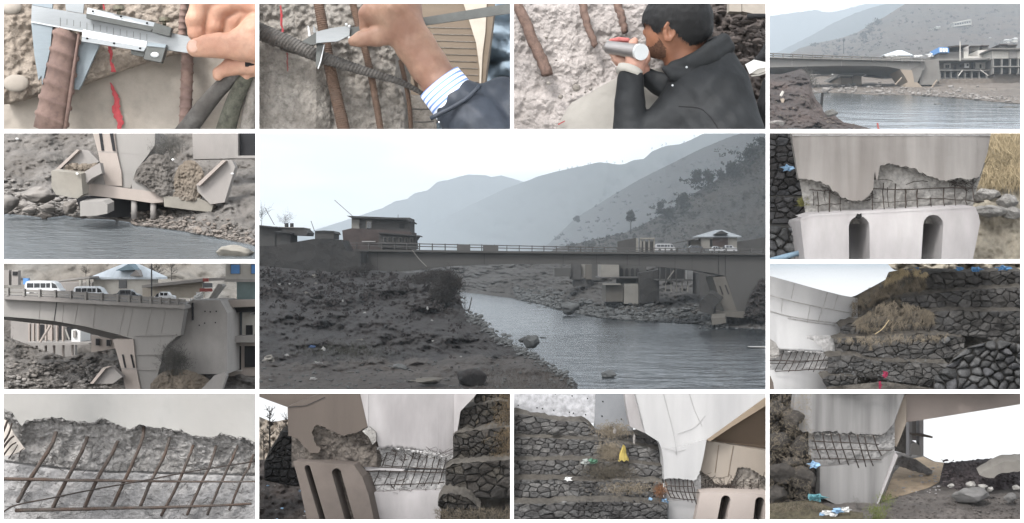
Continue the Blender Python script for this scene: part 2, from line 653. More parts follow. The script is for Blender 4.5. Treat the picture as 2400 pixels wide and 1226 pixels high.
def mat(name, rgb, var=.18, scale=3.0, bump=.25, rough=.9, stretch=(1, 1, 1), rgb2=None, mix=.5, s2=None, spec=.3, metal=0.0, fine=9.0, bdist=.03, cells=0.0, tone=1.0):
    """grain from noise in the object's own space: rgb is the mid tone, rgb2 a second tone in larger patches"""
    m = bpy.data.materials.new(name)
    m.use_nodes = True
    N, L = m.node_tree.nodes, m.node_tree.links
    bs = N['Principled BSDF']
    tone = tone * TONE
    scale /= SC; bdist *= SC; cells /= SC
    if s2: s2 /= SC
    c = [v * tone for v in lin(rgb)]
    def cl(s): return tuple(min(.85, max(.004, v * s)) for v in c) + (1,)
    tc = N.new('ShaderNodeNewGeometry')
    mp = N.new('ShaderNodeMapping'); mp.inputs['Scale'].default_value = stretch
    L.new(tc.outputs['Position'], mp.inputs['Vector'])
    n1 = N.new('ShaderNodeTexNoise'); n1.inputs['Scale'].default_value = scale; n1.inputs['Detail'].default_value = 9; n1.inputs['Roughness'].default_value = .66
    L.new(mp.outputs[0], n1.inputs['Vector'])
    r = N.new('ShaderNodeValToRGB')
    e = r.color_ramp.elements
    e[0].position, e[0].color = .28, cl(1 - var * 1.6)
    e[1].position, e[1].color = .74, cl(1 + var * 1.3)
    k = e.new(.5); k.color = cl(1)
    L.new(n1.outputs[0], r.inputs[0])
    col = r.outputs[0]
    if rgb2:
        c2 = [v * tone for v in lin(rgb2)]
        n2 = N.new('ShaderNodeTexNoise'); n2.inputs['Scale'].default_value = s2 or scale * .25; n2.inputs['Detail'].default_value = 5
        L.new(mp.outputs[0], n2.inputs['Vector'])
        r2 = N.new('ShaderNodeValToRGB')
        r2.color_ramp.elements[0].position = .5 - .22 * mix * 1.0 - .06; r2.color_ramp.elements[1].position = .5 + .26 - .2 * mix
        L.new(n2.outputs[0], r2.inputs[0])
        mx = N.new('ShaderNodeMix'); mx.data_type = 'RGBA'; mx.blend_type = 'MIX'
        ml = N.new('ShaderNodeMath'); ml.operation = 'MULTIPLY'; ml.inputs[1].default_value = min(1, mix * 1.5)
        L.new(r2.outputs[0], ml.inputs[0])
        L.new(ml.outputs[0], mx.inputs[0])
        L.new(col, mx.inputs[6])
        mx2 = N.new('ShaderNodeMix'); mx2.data_type = 'RGBA'; mx2.blend_type = 'MULTIPLY'; mx2.inputs[0].default_value = .7
        # keep the grain inside the second tone too
        rg = N.new('ShaderNodeValToRGB')
        rg.color_ramp.elements[0].position, rg.color_ramp.elements[0].color = .25, (1 - var, 1 - var, 1 - var, 1)
        rg.color_ramp.elements[1].position, rg.color_ramp.elements[1].color = .7, (1, 1, 1, 1)
        L.new(n1.outputs[0], rg.inputs[0])
        mx2.inputs[6].default_value = tuple(min(.85, v) for v in c2) + (1,)
        L.new(rg.outputs[0], mx2.inputs[7])
        L.new(mx2.outputs[2], mx.inputs[7])
        col = mx.outputs[2]
    L.new(col, bs.inputs['Base Color'])
    bs.inputs['Roughness'].default_value = rough
    bs.inputs['Specular IOR Level'].default_value = spec
    bs.inputs['Metallic'].default_value = metal
    if bump:
        n3 = N.new('ShaderNodeTexNoise'); n3.inputs['Scale'].default_value = scale * fine / 3; n3.inputs['Detail'].default_value = 6; n3.inputs['Roughness'].default_value = .65
        L.new(mp.outputs[0], n3.inputs['Vector'])
        h = n3.outputs[0]
        if cells:
            vo = N.new('ShaderNodeTexVoronoi'); vo.inputs['Scale'].default_value = cells
            L.new(mp.outputs[0], vo.inputs['Vector'])
            ad = N.new('ShaderNodeMath'); ad.operation = 'ADD'
            L.new(h, ad.inputs[0]); L.new(vo.outputs['Distance'], ad.inputs[1])
            h = ad.outputs[0]
        b = N.new('ShaderNodeBump'); b.inputs['Strength'].default_value = min(1, bump * 2); b.inputs['Distance'].default_value = bdist
        L.new(h, b.inputs['Height'])
        L.new(b.outputs[0], bs.inputs['Normal'])
    MATS[name] = m
    return m


def plain(name, rgb, rough=.6, metal=0.0, spec=.5, bump=0.0, scale=30, var=.08):
    return mat(name, rgb, var=var, scale=scale, bump=bump, rough=rough, metal=metal, spec=spec, bdist=.004)


def water_mat(name, rgb, sc, bs=.5, rough=.12, stretch=(1, 1, 1), dist=.1):
    sc /= SC; dist *= SC
    m = bpy.data.materials.new(name)
    m.use_nodes = True
    N, L = m.node_tree.nodes, m.node_tree.links
    b = N['Principled BSDF']
    b.inputs['Base Color'].default_value = tuple(v * TONE for v in lin(rgb)) + (1,)
    b.inputs['Roughness'].default_value = rough
    b.inputs['IOR'].default_value = 1.33
    b.inputs['Specular IOR Level'].default_value = .5
    g = N.new('ShaderNodeNewGeometry')
    mp = N.new('ShaderNodeMapping'); mp.inputs['Scale'].default_value = stretch
    L.new(g.outputs['Position'], mp.inputs['Vector'])
    n1 = N.new('ShaderNodeTexNoise'); n1.inputs['Scale'].default_value = sc; n1.inputs['Detail'].default_value = 4; n1.inputs['Roughness'].default_value = .55
    n1.inputs['Distortion'].default_value = .6
    n2 = N.new('ShaderNodeTexNoise'); n2.inputs['Scale'].default_value = sc * 3.3; n2.inputs['Detail'].default_value = 3
    L.new(mp.outputs[0], n1.inputs['Vector']); L.new(mp.outputs[0], n2.inputs['Vector'])
    ad = N.new('ShaderNodeMath'); ad.operation = 'MULTIPLY_ADD'; ad.inputs[1].default_value = .35
    L.new(n2.outputs[0], ad.inputs[0]); L.new(n1.outputs[0], ad.inputs[2])
    bu = N.new('ShaderNodeBump'); bu.inputs['Strength'].default_value = bs; bu.inputs['Distance'].default_value = dist
    L.new(ad.outputs[0], bu.inputs['Height']); L.new(bu.outputs[0], b.inputs['Normal'])
    return m


def ball(c, r, nu=12, nv=8):
    if not hasattr(r, '__len__'): r = (r, r, r)
    vs = [Vector((c[0], c[1], c[2] + r[2]))]
    for j in range(1, nv):
        a = math.pi * j / nv
        for i in range(nu):
            b = 2 * math.pi * i / nu
            vs.append(Vector((c[0] + r[0] * math.sin(a) * math.cos(b), c[1] + r[1] * math.sin(a) * math.sin(b), c[2] + r[2] * math.cos(a))))
    vs.append(Vector((c[0], c[1], c[2] - r[2])))
    fs = [(0, 1 + i, 1 + (i + 1) % nu) for i in range(nu)]
    for j in range(nv - 2):
        for i in range(nu):
            a = 1 + j * nu + i; b = 1 + j * nu + (i + 1) % nu
            fs.append((a, a + nu, b + nu, b))
    n = len(vs) - 1
    fs += [(n, n - nu + (i + 1) % nu, n - nu + i) for i in range(nu)]
    return vs, fs


def limb(W, T, pts, k=None):
    '''tapered limb through (X, Y, depth, radius) in picture units'''
    u = W.u(T)
    out = []
    for a, b in zip(pts, pts[1:]):
        pa = W.p(a[0], a[1], T); pa.y += a[2] * u
        pb = W.p(b[0], b[1], T); pb.y += b[2] * u
        q = ['c', tuple(pa), tuple(pb), a[3] * u, b[3] * u]
        if k: q.append(k * u)
        out.append(tuple(q))
    return out


def egg(W, T, X, Y, d, rx, rz, ry, k=None, cut=False):
    u = W.u(T)
    p = W.p(X, Y, T); p.y += d * u
    q = ['-e' if cut else 'e', tuple(p), (rx * u, ry * u, rz * u)]
    if k: q.append(k * u)
    return tuple(q)


def rough_layer(W, X0, X1, top, bot, t0, amp, sc, nx=180, ny=90, lip=0.0, edge=None, seed=0.0, chip=.5, tilt=0.0, aniso=1.0):
    '''broken concrete: a face with chips and pits; amp in metres, sc in cycles per picture unit'''
    def tf(X, Y, v):
        n = fbm(X * sc, Y * sc * aniso, seed, 5) * amp
        r = ridged(X * sc * 2.2, Y * sc * 2.2 * aniso, seed + 5, 4) - 1.1
        w = noise.voronoi(Vector((X * sc * 5, Y * sc * 5 * aniso, seed)))[0][0] - .35
        e = edge(X, Y) if edge else 0
        return t0 + n - r * amp * .35 * chip + w * amp * .8 * chip + e + (Y - 600) * tilt
    return sheet(W, X0, X1, top, bot, nx, ny, tf, lip)


def mound(W, X0, X1, top, bot, t0, bulge, amp, sc, name, m, label, nx=70, ny=50, seed=0.0, parent=None, kind='stuff'):
    '''loose earth: a rough swelling surface between two curves'''
    ft, fb = interp(top), interp(bot)
    def tf(X, Y, v):
        s = max(0, min(1, (X - X0) / (X1 - X0)))
        e = (4 * s * (1 - s)) ** .5 * (max(0, v) ** .6)
        n = fbm(X * sc, Y * sc, seed, 5) + .45 * fbm(X * sc * 3.5, Y * sc * 3.5, seed + 3, 4) + .3 * ridged(X * sc * 2, Y * sc * 2, seed + 9, 3) - .3
        return t0 - bulge * e - n * amp * min(1, e * 2 + .2)
    v, f = sheet(W, X0, X1, lambda x: ft(x) + 10 * fbm(x * .03, seed, 1, 3), lambda x: fb(x) + 8 * fbm(x * .03, seed, 5, 3), nx, ny, tf, .3)
    return mk(name, v, f, m, parent, smooth=True, kind=kind, label=label)


# ---------------------------------------------------------------- the white frame with thirteen openings
A = View(0, 0, 604 / 2400); B = View(600, 0, 604 / 2400); C = View(1198, 0, 604 / 2400); D = View(1796, 0, 604 / 2400)
E = View(0, 308, 604 / 2400); Fv = View(0, 610, 604 / 2400); G = View(1796, 308, 604 / 2400); H = View(1796, 610, 604 / 2400)
I = View(0, 916, 604 / 2389); J = View(600, 916, 604 / 2389); K = View(1198, 916, 604 / 2389); Lv = View(1796, 916, 604 / 2389)
MA = View(600, 306, .25); MB_ = View(1200, 306, .25); MC = View(600, 610, .25); MD = View(1200, 610, .25)
PX = View(0, 0, 1.0)

m_frame = plain('white_paint', (236, 236, 236), rough=.7, bump=.05, scale=5, var=.02)
T0, T1 = 30.0, 30.35


def bar(x0, y0, x1, y1):
    v = [PX.p(x, y, T0) for x, y in ((x0, y0), (x1, y0), (x1, y1), (x0, y1))] + [PX.p(x, y, T1) for x, y in ((x0, y0), (x1, y0), (x1, y1), (x0, y1))]
    return v, [(3, 2, 1, 0), (0, 1, 5, 4), (1, 2, 6, 5), (2, 3, 7, 6), (3, 0, 4, 7), (4, 5, 6, 7)]


fr = MB()
for q in [(-60, -60, 2900, 8), (-60, 1218, 2900, 1330), (-60, 8, 8, 1218), (2392, 8, 2900, 1218),
          (8, 303, 2392, 312), (8, 913, 2392, 922), (8, 608, 599, 617), (1803, 608, 2392, 617),
          (599, 8, 607, 303), (1196, 8, 1204, 303), (1795, 8, 1803, 303),
          (599, 312, 607, 913), (1795, 312, 1803, 913),
          (599, 922, 607, 1218), (1196, 922, 1204, 1218), (1795, 922, 1803, 1218)]:
    fr.add(bar(*q))
sky_m = bpy.data.materials.new('low_sky')
sky_m.use_nodes = True
_e = sky_m.node_tree.nodes.new('ShaderNodeEmission')
_e.inputs['Color'].default_value = (.97, .985, 1, 1)
_e.inputs['Strength'].default_value = .29
sky_m.node_tree.links.new(_e.outputs[0], sky_m.node_tree.nodes['Material Output'].inputs['Surface'])
_v, _f = [], []
for _i in range(25):                                     # the overcast sky goes on below the level of the camera, far beyond everything
    _a = math.radians(-60 + 5 * _i)
    for _z in (20, -9000, -18000): _v.append((30000 * math.sin(_a), 30000 * math.cos(_a), _z))
for _i in range(24):
    for _k in (0, 1): _f.append((3 * _i + _k, 3 * _i + _k + 1, 3 * _i + _k + 4, 3 * _i + _k + 3))
mk('sky', _v, _f, sky_m, kind='structure', label='white overcast sky low behind the openings', smooth=True)
m_bounce = mat('bounce_floor', (176, 174, 170), var=.1, scale=.4, bump=.1, rgb2=(160, 157, 152), mix=.4)  # unseen pale floor, added to throw light back onto the frame
mk('ground', [(-260, -260, -7.2), (260, -260, -7.2), (260, 29, -7.2), (-260, 29, -7.2)], [(0, 1, 2, 3)], m_bounce, kind='structure', label='unseen pale floor added in front of the frame to bounce light')
fr.build('display_frame', m_frame, label='white lattice frame dividing the whole view into thirteen openings', cat='frame')
# ================================================================ CENTRE: river valley with the arched concrete bridge
KW = 13478.0                                             # the river plane: seen at row py it is KW / (py - 620) away


def twater(py): return KW / max(8, py - 620)


opening(480, 308, 1799, 917, .20, 3.0)     # runs on to the left behind the nearer openings; low tone puts its backlit dimness into the colours
m_water = water_mat('river_water', (52, 60, 66), .7, bs=.6, rough=.16, stretch=(.55, 1.0, 1), dist=.35)
m_soil = mat('dark_soil', (66, 60, 56), var=.4, tone=.45, scale=.55, bump=.5, rgb2=(74, 58, 52), mix=.45, s2=.22, fine=14, bdist=.12)
m_bank = mat('grey_gravel_bank', (98, 95, 92), var=.35, scale=.5, bump=.5, rgb2=(78, 72, 66), mix=.5, s2=.12, fine=16, bdist=.15)
SC = 8.0
m_mount = mat('mountain_scrub', (74, 80, 72), var=.22, scale=.03, bump=.2, rgb2=(92, 84, 72), mix=.4, s2=.012, fine=12, bdist=1.0)
m_slope = mat('dry_hillside', (70, 66, 58), tone=.75, var=.4, scale=.14, bump=.5, rgb2=(92, 78, 66), mix=.45, s2=.05, fine=14, bdist=.6)
SC = 3.0
m_bridge = mat('bridge_concrete', (104, 102, 99), var=.14, scale=.45, bump=.1, rgb2=(84, 82, 80), mix=.45, stretch=(1, 1, .25), fine=8, bdist=.05)
m_pier_tan = mat('bridge_concrete_tan', (122, 117, 109), var=.12, scale=.5, bump=.1, stretch=(1, 1, .3), bdist=.05)
m_darkwall = mat('dark_stone_wall', (62, 60, 58), var=.35, scale=.7, bump=.5, cells=1.2, bdist=.12)
m_rail = mat('rail_concrete', (112, 110, 108), var=.15, scale=1.2, bump=.1)
m_house_dk = mat('weathered_plaster', (92, 90, 88), var=.2, scale=.8, bump=.12)
m_brickred = mat('faded_brick', (96, 82, 78), var=.25, scale=1.6, bump=.2)
m_roofdk = mat('dark_roof_sheet', (70, 70, 70), var=.2, scale=1.0, bump=.1)
m_black = mat('dark_opening', (22, 22, 24), var=.2, scale=2.0, bump=0)
m_pale = mat('pale_plaster', (176, 172, 164), var=.12, scale=1.0, bump=.1)
m_roofw = mat('white_metal_roof', (196, 204, 210), var=.1, scale=1.0, bump=.05, rough=.45, stretch=(6, 1, 1))
m_rockg = mat('grey_rock', (92, 94, 94), tone=1.7, var=.28, scale=1.4, bump=.45, fine=12, bdist=.06)
m_twig = mat('bare_twigs', (60, 54, 50), var=.3, scale=4, bump=0)
m_leaf = mat('dark_foliage', (50, 56, 48), tone=.8, var=.4, scale=.5, bump=0)
m_white = mat('white_litter', (225, 225, 222), var=.05, scale=6, bump=0)
m_vanw = plain('white_car_paint', (226, 228, 230), rough=.3, var=.02)
m_glass = plain('car_glass', (40, 52, 66), rough=.12, var=.05)
m_tyre = plain('tyre_rubber', (28, 28, 28), rough=.9)
m_pole = plain('grey_pole', (90, 90, 92), rough=.6)
m_blue = plain('blue_plastic', (70, 120, 190), rough=.55)
m_red = plain('red_sheet', (150, 70, 66), rough=.7)

# --- water
wv, wf = [], []
NXW, NYW = 40, 60
for j in range(NYW + 1):
    py = 917 - (917 - 682) * (j / NYW) ** .8
    for i in range(NXW + 1):
        px = 1035 + (1799 - 1035) * i / NXW
        wv.append(PX.p(px, py, twater(py)))
for j in range(NYW):
    for i in range(NXW):
        a = j * (NXW + 1) + i
        wf.append((a, a + 1, a + NXW + 2, a + NXW + 1))
mk('river', wv, wf, m_water, kind='structure', label='wide grey river running under the arched bridge')

# --- left mound and near bank
_mt = interp([(603, 622), (700, 632), (780, 638), (840, 636), (880, 634), (975, 640), (1010, 644), (1050, 658), (1075, 690), (1090, 735), (1130, 752), (1170, 788), (1230, 822), (1290, 855), (1340, 890), (1352, 916)])


def mtop(x):
    return _mt(x) + (9 * fbm(x * .03, 2, 3, 4) + 5 * fbm(x * .11, 5, 1, 3) if x > 1085 else 2 * fbm(x * .03, 2, 3, 3))

mt_ = interp([(620, 84), (640, 80), (700, 72), (760, 63), (800, 57.5), (850, 51), (913, 45.5), (920, 45)])


def t_mound(X, Y, v=0):
    k = 1.0 if Y < 800 else max(.25, 1 - (Y - 800) / 130)
    e = min(1, (Y - mtop(X)) / 30)
    n = fbm(X * .012, Y * .025, 1.0, 5) * 2.0 + fbm(X * .05, Y * .09, 4.0, 4) * .55 + fbm(X * .16, Y * .22, 8.0, 3) * .2
    bump = 0
    for (bx, by, w, h, a) in ((760, 690, 60, 22, 2.5), (900, 668, 80, 20, 2.5), (1010, 690, 60, 40, 3.0), (680, 730, 60, 20, 2.0), (880, 745, 60, 22, 2.2), (960, 770, 70, 22, 2.2), (800, 800, 90, 18, 1.5), (1020, 800, 50, 16, 1.2)):
        bump -= a * math.exp(-((X - bx) / w) ** 2 - ((Y - by) / h) ** 2)
    return mt_(Y) + (n + bump) * k * e


v, f = sheet(PX, 480, 1352, mtop, 918, 290, 120, t_mound)
mb = MB().add((v, f))
sk = []
for i in range(90):                                      # the bank's far side, down to the water
    X = 1040 + (1352 - 1040) * i / 89
    p = PX.p(X, mtop(X), t_mound(X, mtop(X)))
    q = Vector((p.x + .8, p.y + 2.5, -4.9 - .00233 * p.y))
    sk += [p, q]
mb.add((sk, [(2 * i, 2 * i + 1, 2 * i + 3, 2 * i + 2) for i in range(89)]))
mb.build('riverbank', m_soil, smooth=True, kind='structure', label='dark littered earth bank rising on the left of the river')

# --- far bank under the bridge
shore = interp([(1040, 683), (1090, 684), (1200, 698), (1270, 712), (1310, 725), (1400, 742), (1450, 748), (1640, 758), (1700, 765), (1800, 772)])


def t_far(X, Y, v=0):
    s = shore(X)
    t0 = twater(s + 1)
    up = max(0, s - Y)
    k = t0 / 100
    n = fbm(X * .02, Y * .06, 3.0, 5) * 1.8 + fbm(X * .09, Y * .2, 5.0, 4) * 1.1
    return t0 + up * .22 * k + n * k * min(1, up / 8)


v, f = sheet(PX, 930, 1799, lambda X: 606, lambda X: shore(X) + 2, 260, 60, t_far)
mk('far_bank', v, f, m_bank, smooth=True, kind='structure', label='stony grey bank on the far side of the river')


def reg_far():
    X = rnd.uniform(1210, 1690)
    s = shore(X)
    return X, s - abs(rnd.gauss(0, 1)) * 18 + 2


scatter(PX, 1500, reg_far, lambda X, Y: t_far(X, Y) - .5, 2.0, 17, m_rockg, 'bank_rubble', 'pale broken stones along the far waterline')
scatter(PX, 620, lambda: (lambda X: (X, mtop(X) + rnd.gauss(4, 8)))(rnd.uniform(1092, 1348)), lambda X, Y: t_mound(X, Y) - .3, 2.0, 13, m_rockg, 'shore_stones', 'grey stones strewn along the near waterline')
m_tramp = mat('trampled_earth', (104, 96, 90), var=.35, scale=.9, bump=.5, rgb2=(84, 74, 68), mix=.45, s2=.3, fine=14, bdist=.1, tone=.75)
v, f = sheet(PX, 480, 1346, lambda X: max(mtop(X) + 1, 852 + 14 * fbm(X * .02, 3, 1, 4) - (X - 603) * .035), 918, 180, 40, lambda X, Y, v: t_mound(X, Y) - .12 * min(1, v * 8))
mk('trampled_ground', v, f, m_tramp, smooth=True, kind='structure', label='paler trampled ground along the bottom of the river view')
scatter(PX, 420, lambda: (rnd.uniform(606, 1300), 914 - abs(rnd.gauss(0, 40))), lambda X, Y: t_mound(X, Y) - .2, 2, 9, m_rockg, 'ground_stones', 'pale small stones on the trampled ground')
scatter(PX, 500, lambda: (rnd.uniform(606, 1300), rnd.uniform(850, 914)), lambda X, Y: t_mound(X, Y), 1.5, 7, m_soil, 'loose_clods', 'small dark clods on the trampled ground in front')


# --- mountains, far to near (built at eight metres to the unit, the near river at three)
SC = 8.0
def ridge(name, prof, base, t0, t1, amp, frq, m, label, n=150, X0=480, X1=1799, ny=26, lean=1.0, far=0, Xf=0):
    pf = interp(prof)
    def tf(X, Y, v):
        e = min(1, v * 6)
        g = ridged(X * frq, Y * frq * 1.4, t0 * .1, 5) - 1.0
        g2 = fbm(X * frq * 5, Y * frq * 5, t0, 4)
        return t1 + (t0 - t1) * v ** lean + far * max(0, Xf - X) + (g * amp + g2 * amp * .3) * e
    def top(X): return pf(X) + fbm(X * .09, t0, 0, 3) * .8 + fbm(X * .4, t0, 2, 2) * .5
    v, f = sheet(PX, X0, X1, top, base, n, ny, tf)
    # back of the ridge
    return mk(name, v, f, m, smooth=True, kind='structure', label=label)


ridge('far_mountain', [(603, 590), (735, 540), (795, 521), (850, 503), (900, 486), (925, 472), (955, 466), (972, 452), (1002, 447), (1025, 426), (1050, 422), (1080, 413), (1100, 409), (1140, 411), (1152, 415), (1175, 411), (1200, 418), (1225, 425), (1250, 430), (1330, 470), (1420, 560), (1430, 606)], 607, 1400, 1800, 24, .008, m_mount, 'pale far mountain fading into the haze', X1=1430)
ridge('long_mountain', [(760, 606), (900, 572), (1000, 532), (1100, 482), (1180, 444), (1225, 427), (1241, 422), (1262, 413), (1300, 403), (1350, 392), (1405, 380), (1425, 382), (1450, 386), (1462, 385), (1485, 375), (1510, 372), (1527, 355), (1560, 342), (1595, 338), (1625, 325), (1650, 312), (1700, 296), (1799, 262)], 607, 620, 900, 36, .009, m_mount, 'long blue grey mountain ridge right of the saddle', X0=760, far=1.6, Xf=1420)
ridge('wooded_spur', [(1215, 606), (1285, 572), (1350, 510), (1400, 480), (1440, 455), (1500, 420), (1570, 385), (1640, 350), (1700, 325), (1799, 290)], 607, 290, 420, 7, .013, m_slope, 'hazy brown spur below the long ridge', X0=1215, far=.9, Xf=1560)
ridge('near_hillside', [(1270, 606), (1300, 583), (1400, 560), (1470, 545), (1520, 520), (1580, 488), (1630, 452), (1690, 415), (1740, 380), (1799, 318)], 607, 118, 172, 3, .02, m_slope, 'dark dry hillside rising at the right behind the bridge', X0=1270)


def t_hill(X, Y):
    pf = interp([(1270, 606), (1300, 583), (1400, 560), (1470, 545), (1520, 520), (1580, 488), (1630, 452), (1690, 415), (1740, 380), (1799, 318)])
    v = max(0, min(1, (Y - pf(X)) / (607 - pf(X))))
    return 172 + (118 - 172) * v - 3


# --- trees: trunk, limbs and a crown of many leaf clumps
def tree(W, X, Y0, Y1, wid, t, label, group=None, bare=False, n=760, name='hillside_tree', trunk=.35, mleaf=None):
    u = W.u(t)
    base = W.p(X, Y1, t)
    H_ = (Y1 - Y0) * u
    R = wid * u / 2
    root = thing(name, label, 'tree', base, group)
    lb = MB()
    top = base + Vector((rnd.uniform(-.1, .1) * R, 0, H_ * .85))
    lb.add(tube(spline([base, base.lerp(top, .5) + Vector((rnd.uniform(-.08, .08) * R, 0, 0)), top], 6), lambda s: H_ * (.018 if bare else .03) * (1 - s * .8), 6))
    tips = []
    for k in range(18 if bare else 9):
        s = rnd.uniform(trunk, .9)
        a = rnd.uniform(0, 6.28)
        b0 = base.lerp(top, s)
        d = Vector((math.cos(a), math.sin(a) * .8, rnd.uniform(.3, 1.0))).normalized()
        b1 = b0 + d * R * rnd.uniform(.6, 1.1)
        lb.add(tube([b0, b0.lerp(b1, .5) + Vector((0, 0, R * .08)), b1], lambda q: H_ * (.007 if bare else .012) * (1 - q * .8), 4))
        tips.append(b1)
        if bare:
            for _ in range(7):
                c0 = b0.lerp(b1, rnd.uniform(.3, 1))
                c1 = c0 + Vector((rnd.gauss(0, .3), rnd.gauss(0, .3), abs(rnd.gauss(.25, .25)))) * R
                lb.add(tube([c0, c1], lambda q: H_ * .005 * (1 - q * .7), 3, False))
    lb.build('trunk', m_twig, root)
    if not bare:
        vs, fs = [], []
        cl = [Vector((0, 0, 0))] * 0
        for _ in range(9):
            a = rnd.uniform(0, 6.28); r = R * rnd.uniform(.1, .68)
            cl.append(base + Vector((math.cos(a) * r, math.sin(a) * r, H_ * rnd.uniform(trunk + .08, .86))))
        for i in range(n):
            c = rnd.choice(cl)
            d = Vector((rnd.gauss(0, 1), rnd.gauss(0, 1), rnd.gauss(0, .8))).normalized() * R * .55 * rnd.uniform(.3, 1.05)
            p = c + d
            s = R * rnd.uniform(.07, .16)
            a = Vector((rnd.gauss(0, 1), rnd.gauss(0, 1), rnd.gauss(0, 1))).normalized()
            b = a.orthogonal().normalized()
            k = len(vs)
            vs += [p + a * s, p + b * s, p - a * s, p - b * s]
            fs.append((k, k + 1, k + 2, k + 3))
        mk('crown', vs, fs, mleaf or m_leaf, root)
    return root


trees = [(1632, 398, 432, 34, 'broad dark tree, leftmost of the three big ones high on the hillside'), (1660, 396, 430, 30, 'broad dark tree, middle of the three big ones high on the hillside'), (1718, 378, 418, 46, 'widest dark tree of the three big ones high on the hillside'),
         (1598, 448, 492, 38, 'round dark tree halfway down the slope, below the big ones'), (1549, 466, 502, 24, 'narrow dark tree left of the round one halfway down'), (1568, 486, 512, 30, 'low spreading tree just under the round one halfway down'),
         (1478, 490, 548, 26, 'lone umbrella shaped tree standing above the bare walls'), (1758, 342, 372, 40, 'dark tree near the top right corner of the slope'), (1352, 505, 520, 16, 'small tree on the edge of the brown spur'), (1785, 322, 350, 30, 'dark tree at the very edge, top right of the slope'), (1690, 398, 424, 24, 'small dark tree between the big ones')]
for i, (x, a, b, w, lab) in enumerate(trees):
    tree(PX, x, a, b, w, t_hill(x, b) - (0 if x > 1450 else -180), lab, 'trees on the hillside', trunk=.5 if x == 1478 else .04)
for i, (x, y) in enumerate([(1312, 401), (1331, 397), (1340, 395), (1352, 392), (1378, 386), (1383, 385), (1422, 381), (1441, 384), (1459, 380), (1528, 350), (1552, 343), (1561, 339), (1603, 335), (1627, 321)]):
    tree(PX, x, y - 6, y + 3, 7, 898, 'tiny tree on the skyline of the long ridge, %s right of the saddle' % ('first second third fourth fifth sixth seventh eighth ninth tenth eleventh twelfth thirteenth fourteenth'.split()[i]), 'skyline trees', n=50, name='skyline_tree')

def shrubs(name, label, n, region, tf, s0, s1, W=PX, mm=None):
    vs, fs = [], []
    for _ in range(n):
        X, Y = region(); t = tf(X, Y); s = rnd.uniform(s0, s1) * W.u(t)
        c = W.p(X, Y, t)
        for _ in range(14):
            a = Vector((rnd.gauss(0, 1), rnd.gauss(0, 1), rnd.gauss(0, 1))).normalized(); b = a.orthogonal().normalized()
            p = c + Vector((rnd.gauss(0, .5), rnd.gauss(0, .5), abs(rnd.gauss(0, .45)))) * s
            k = len(vs); r = s * .3
            vs += [p + a * r, p + b * r, p - a * r, p - b * r]; fs.append((k, k + 1, k + 2, k + 3))
    mk(name, vs, fs, mm or m_leaf, kind='stuff', label=label)


nearp = interp([(1270, 606), (1300, 583), (1400, 560), (1470, 545), (1520, 520), (1580, 488), (1630, 452), (1690, 415), (1740, 380), (1799, 318)])
shrubs('hillside_scrub', 'low dark scrub dotted over the near hillside', 1100, lambda: (lambda x: (x, nearp(x) + (600 - nearp(x)) * rnd.random() ** 1.3))(rnd.uniform(1330, 1797)), lambda X, Y: t_hill(X, Y) + 2, 1.5, 5)
sp = interp([(1215, 606), (1285, 572), (1350, 510), (1400, 480), (1440, 455), (1500, 420), (1570, 385), (1640, 350), (1700, 325), (1799, 290)])
shrubs('spur_scrub', 'scrub dotted over the hazy spur', 130, lambda: (lambda x: (x, sp(x) + (nearp(x) - sp(x)) * rnd.random()))(rnd.uniform(1300, 1797)), lambda X, Y: 420 - 130 * max(0, min(1, (Y - sp(X)) / (607 - sp(X)))) - 6, 2, 6)

shrubs('tree_scrub', 'dark scrub thickening round the big hillside trees', 190, lambda: (lambda c: (c[0] + rnd.gauss(0, 22), c[1] + rnd.gauss(0, 13)))(rnd.choice([(1645, 428), (1700, 412), (1600, 485), (1565, 505), (1745, 372), (1785, 345)])), lambda X, Y: t_hill(X, max(Y, nearp(X))) + 1, 4, 10)
# --- the bridge
SC = 3.0
m_debris = mat('brown_debris', (70, 58, 52), tone=.5, var=.5, scale=2, bump=0)
shrubs('bank_scrub', 'dark brown scrub and debris tangled over the earth bank', 520, lambda: (lambda x: (x, mtop(x) + 4 + abs(rnd.gauss(0, 60))))(rnd.uniform(610, 1080)), lambda X, Y: t_mound(X, Y) - .1, 3, 11, PX, m_debris)
TB = 92.0
UB = TB / F
br = thing('arch_bridge', 'long concrete bridge with a shallow arch over the river', 'bridge', PX.p(1250, 620, TB))
gtop = [(806, 588), (885, 590), (1200, 594), (1799, 598)]
gbot = [(1799, 668), (1760, 660), (1700, 647), (1670, 641), (1637, 635), (1590, 630), (1550, 626), (1450, 620.5), (1325, 618.6), (1200, 618.7), (1130, 620.5), (1057, 624), (1010, 629), (960, 635), (900, 640), (806, 640)]
mb = MB().add(pz(PX, gtop + gbot, TB, 4.0))
gir = mb.build('girder', m_bridge, br)
for x, w in ((885, .5), (1135, .9), (1240, .4), (1320, .5), (1398, .5), (1470, .6), (1498, .5), (1582, .5), (1622, .4), (1684, .8), (1700, .8)):  # construction joints standing a little open
    gt, gb = interp(gtop)(x), interp(sorted(gbot))(x)
    mk('joint', *box((PX.p(x - w, gt, TB).x, TB - .012, PX.p(x, gb - .6, TB).z), (PX.p(x + w, gt, TB).x, TB + .05, PX.p(x, gt + 1, TB).z)), m_black, br)
mk('deck_slab', *pz(PX, [(800, 583.5), (1200, 588.5), (1799, 593), (1799, 597.5), (1200, 593.5), (800, 588.5)], TB - .35, 4.8), m_bridge, br)
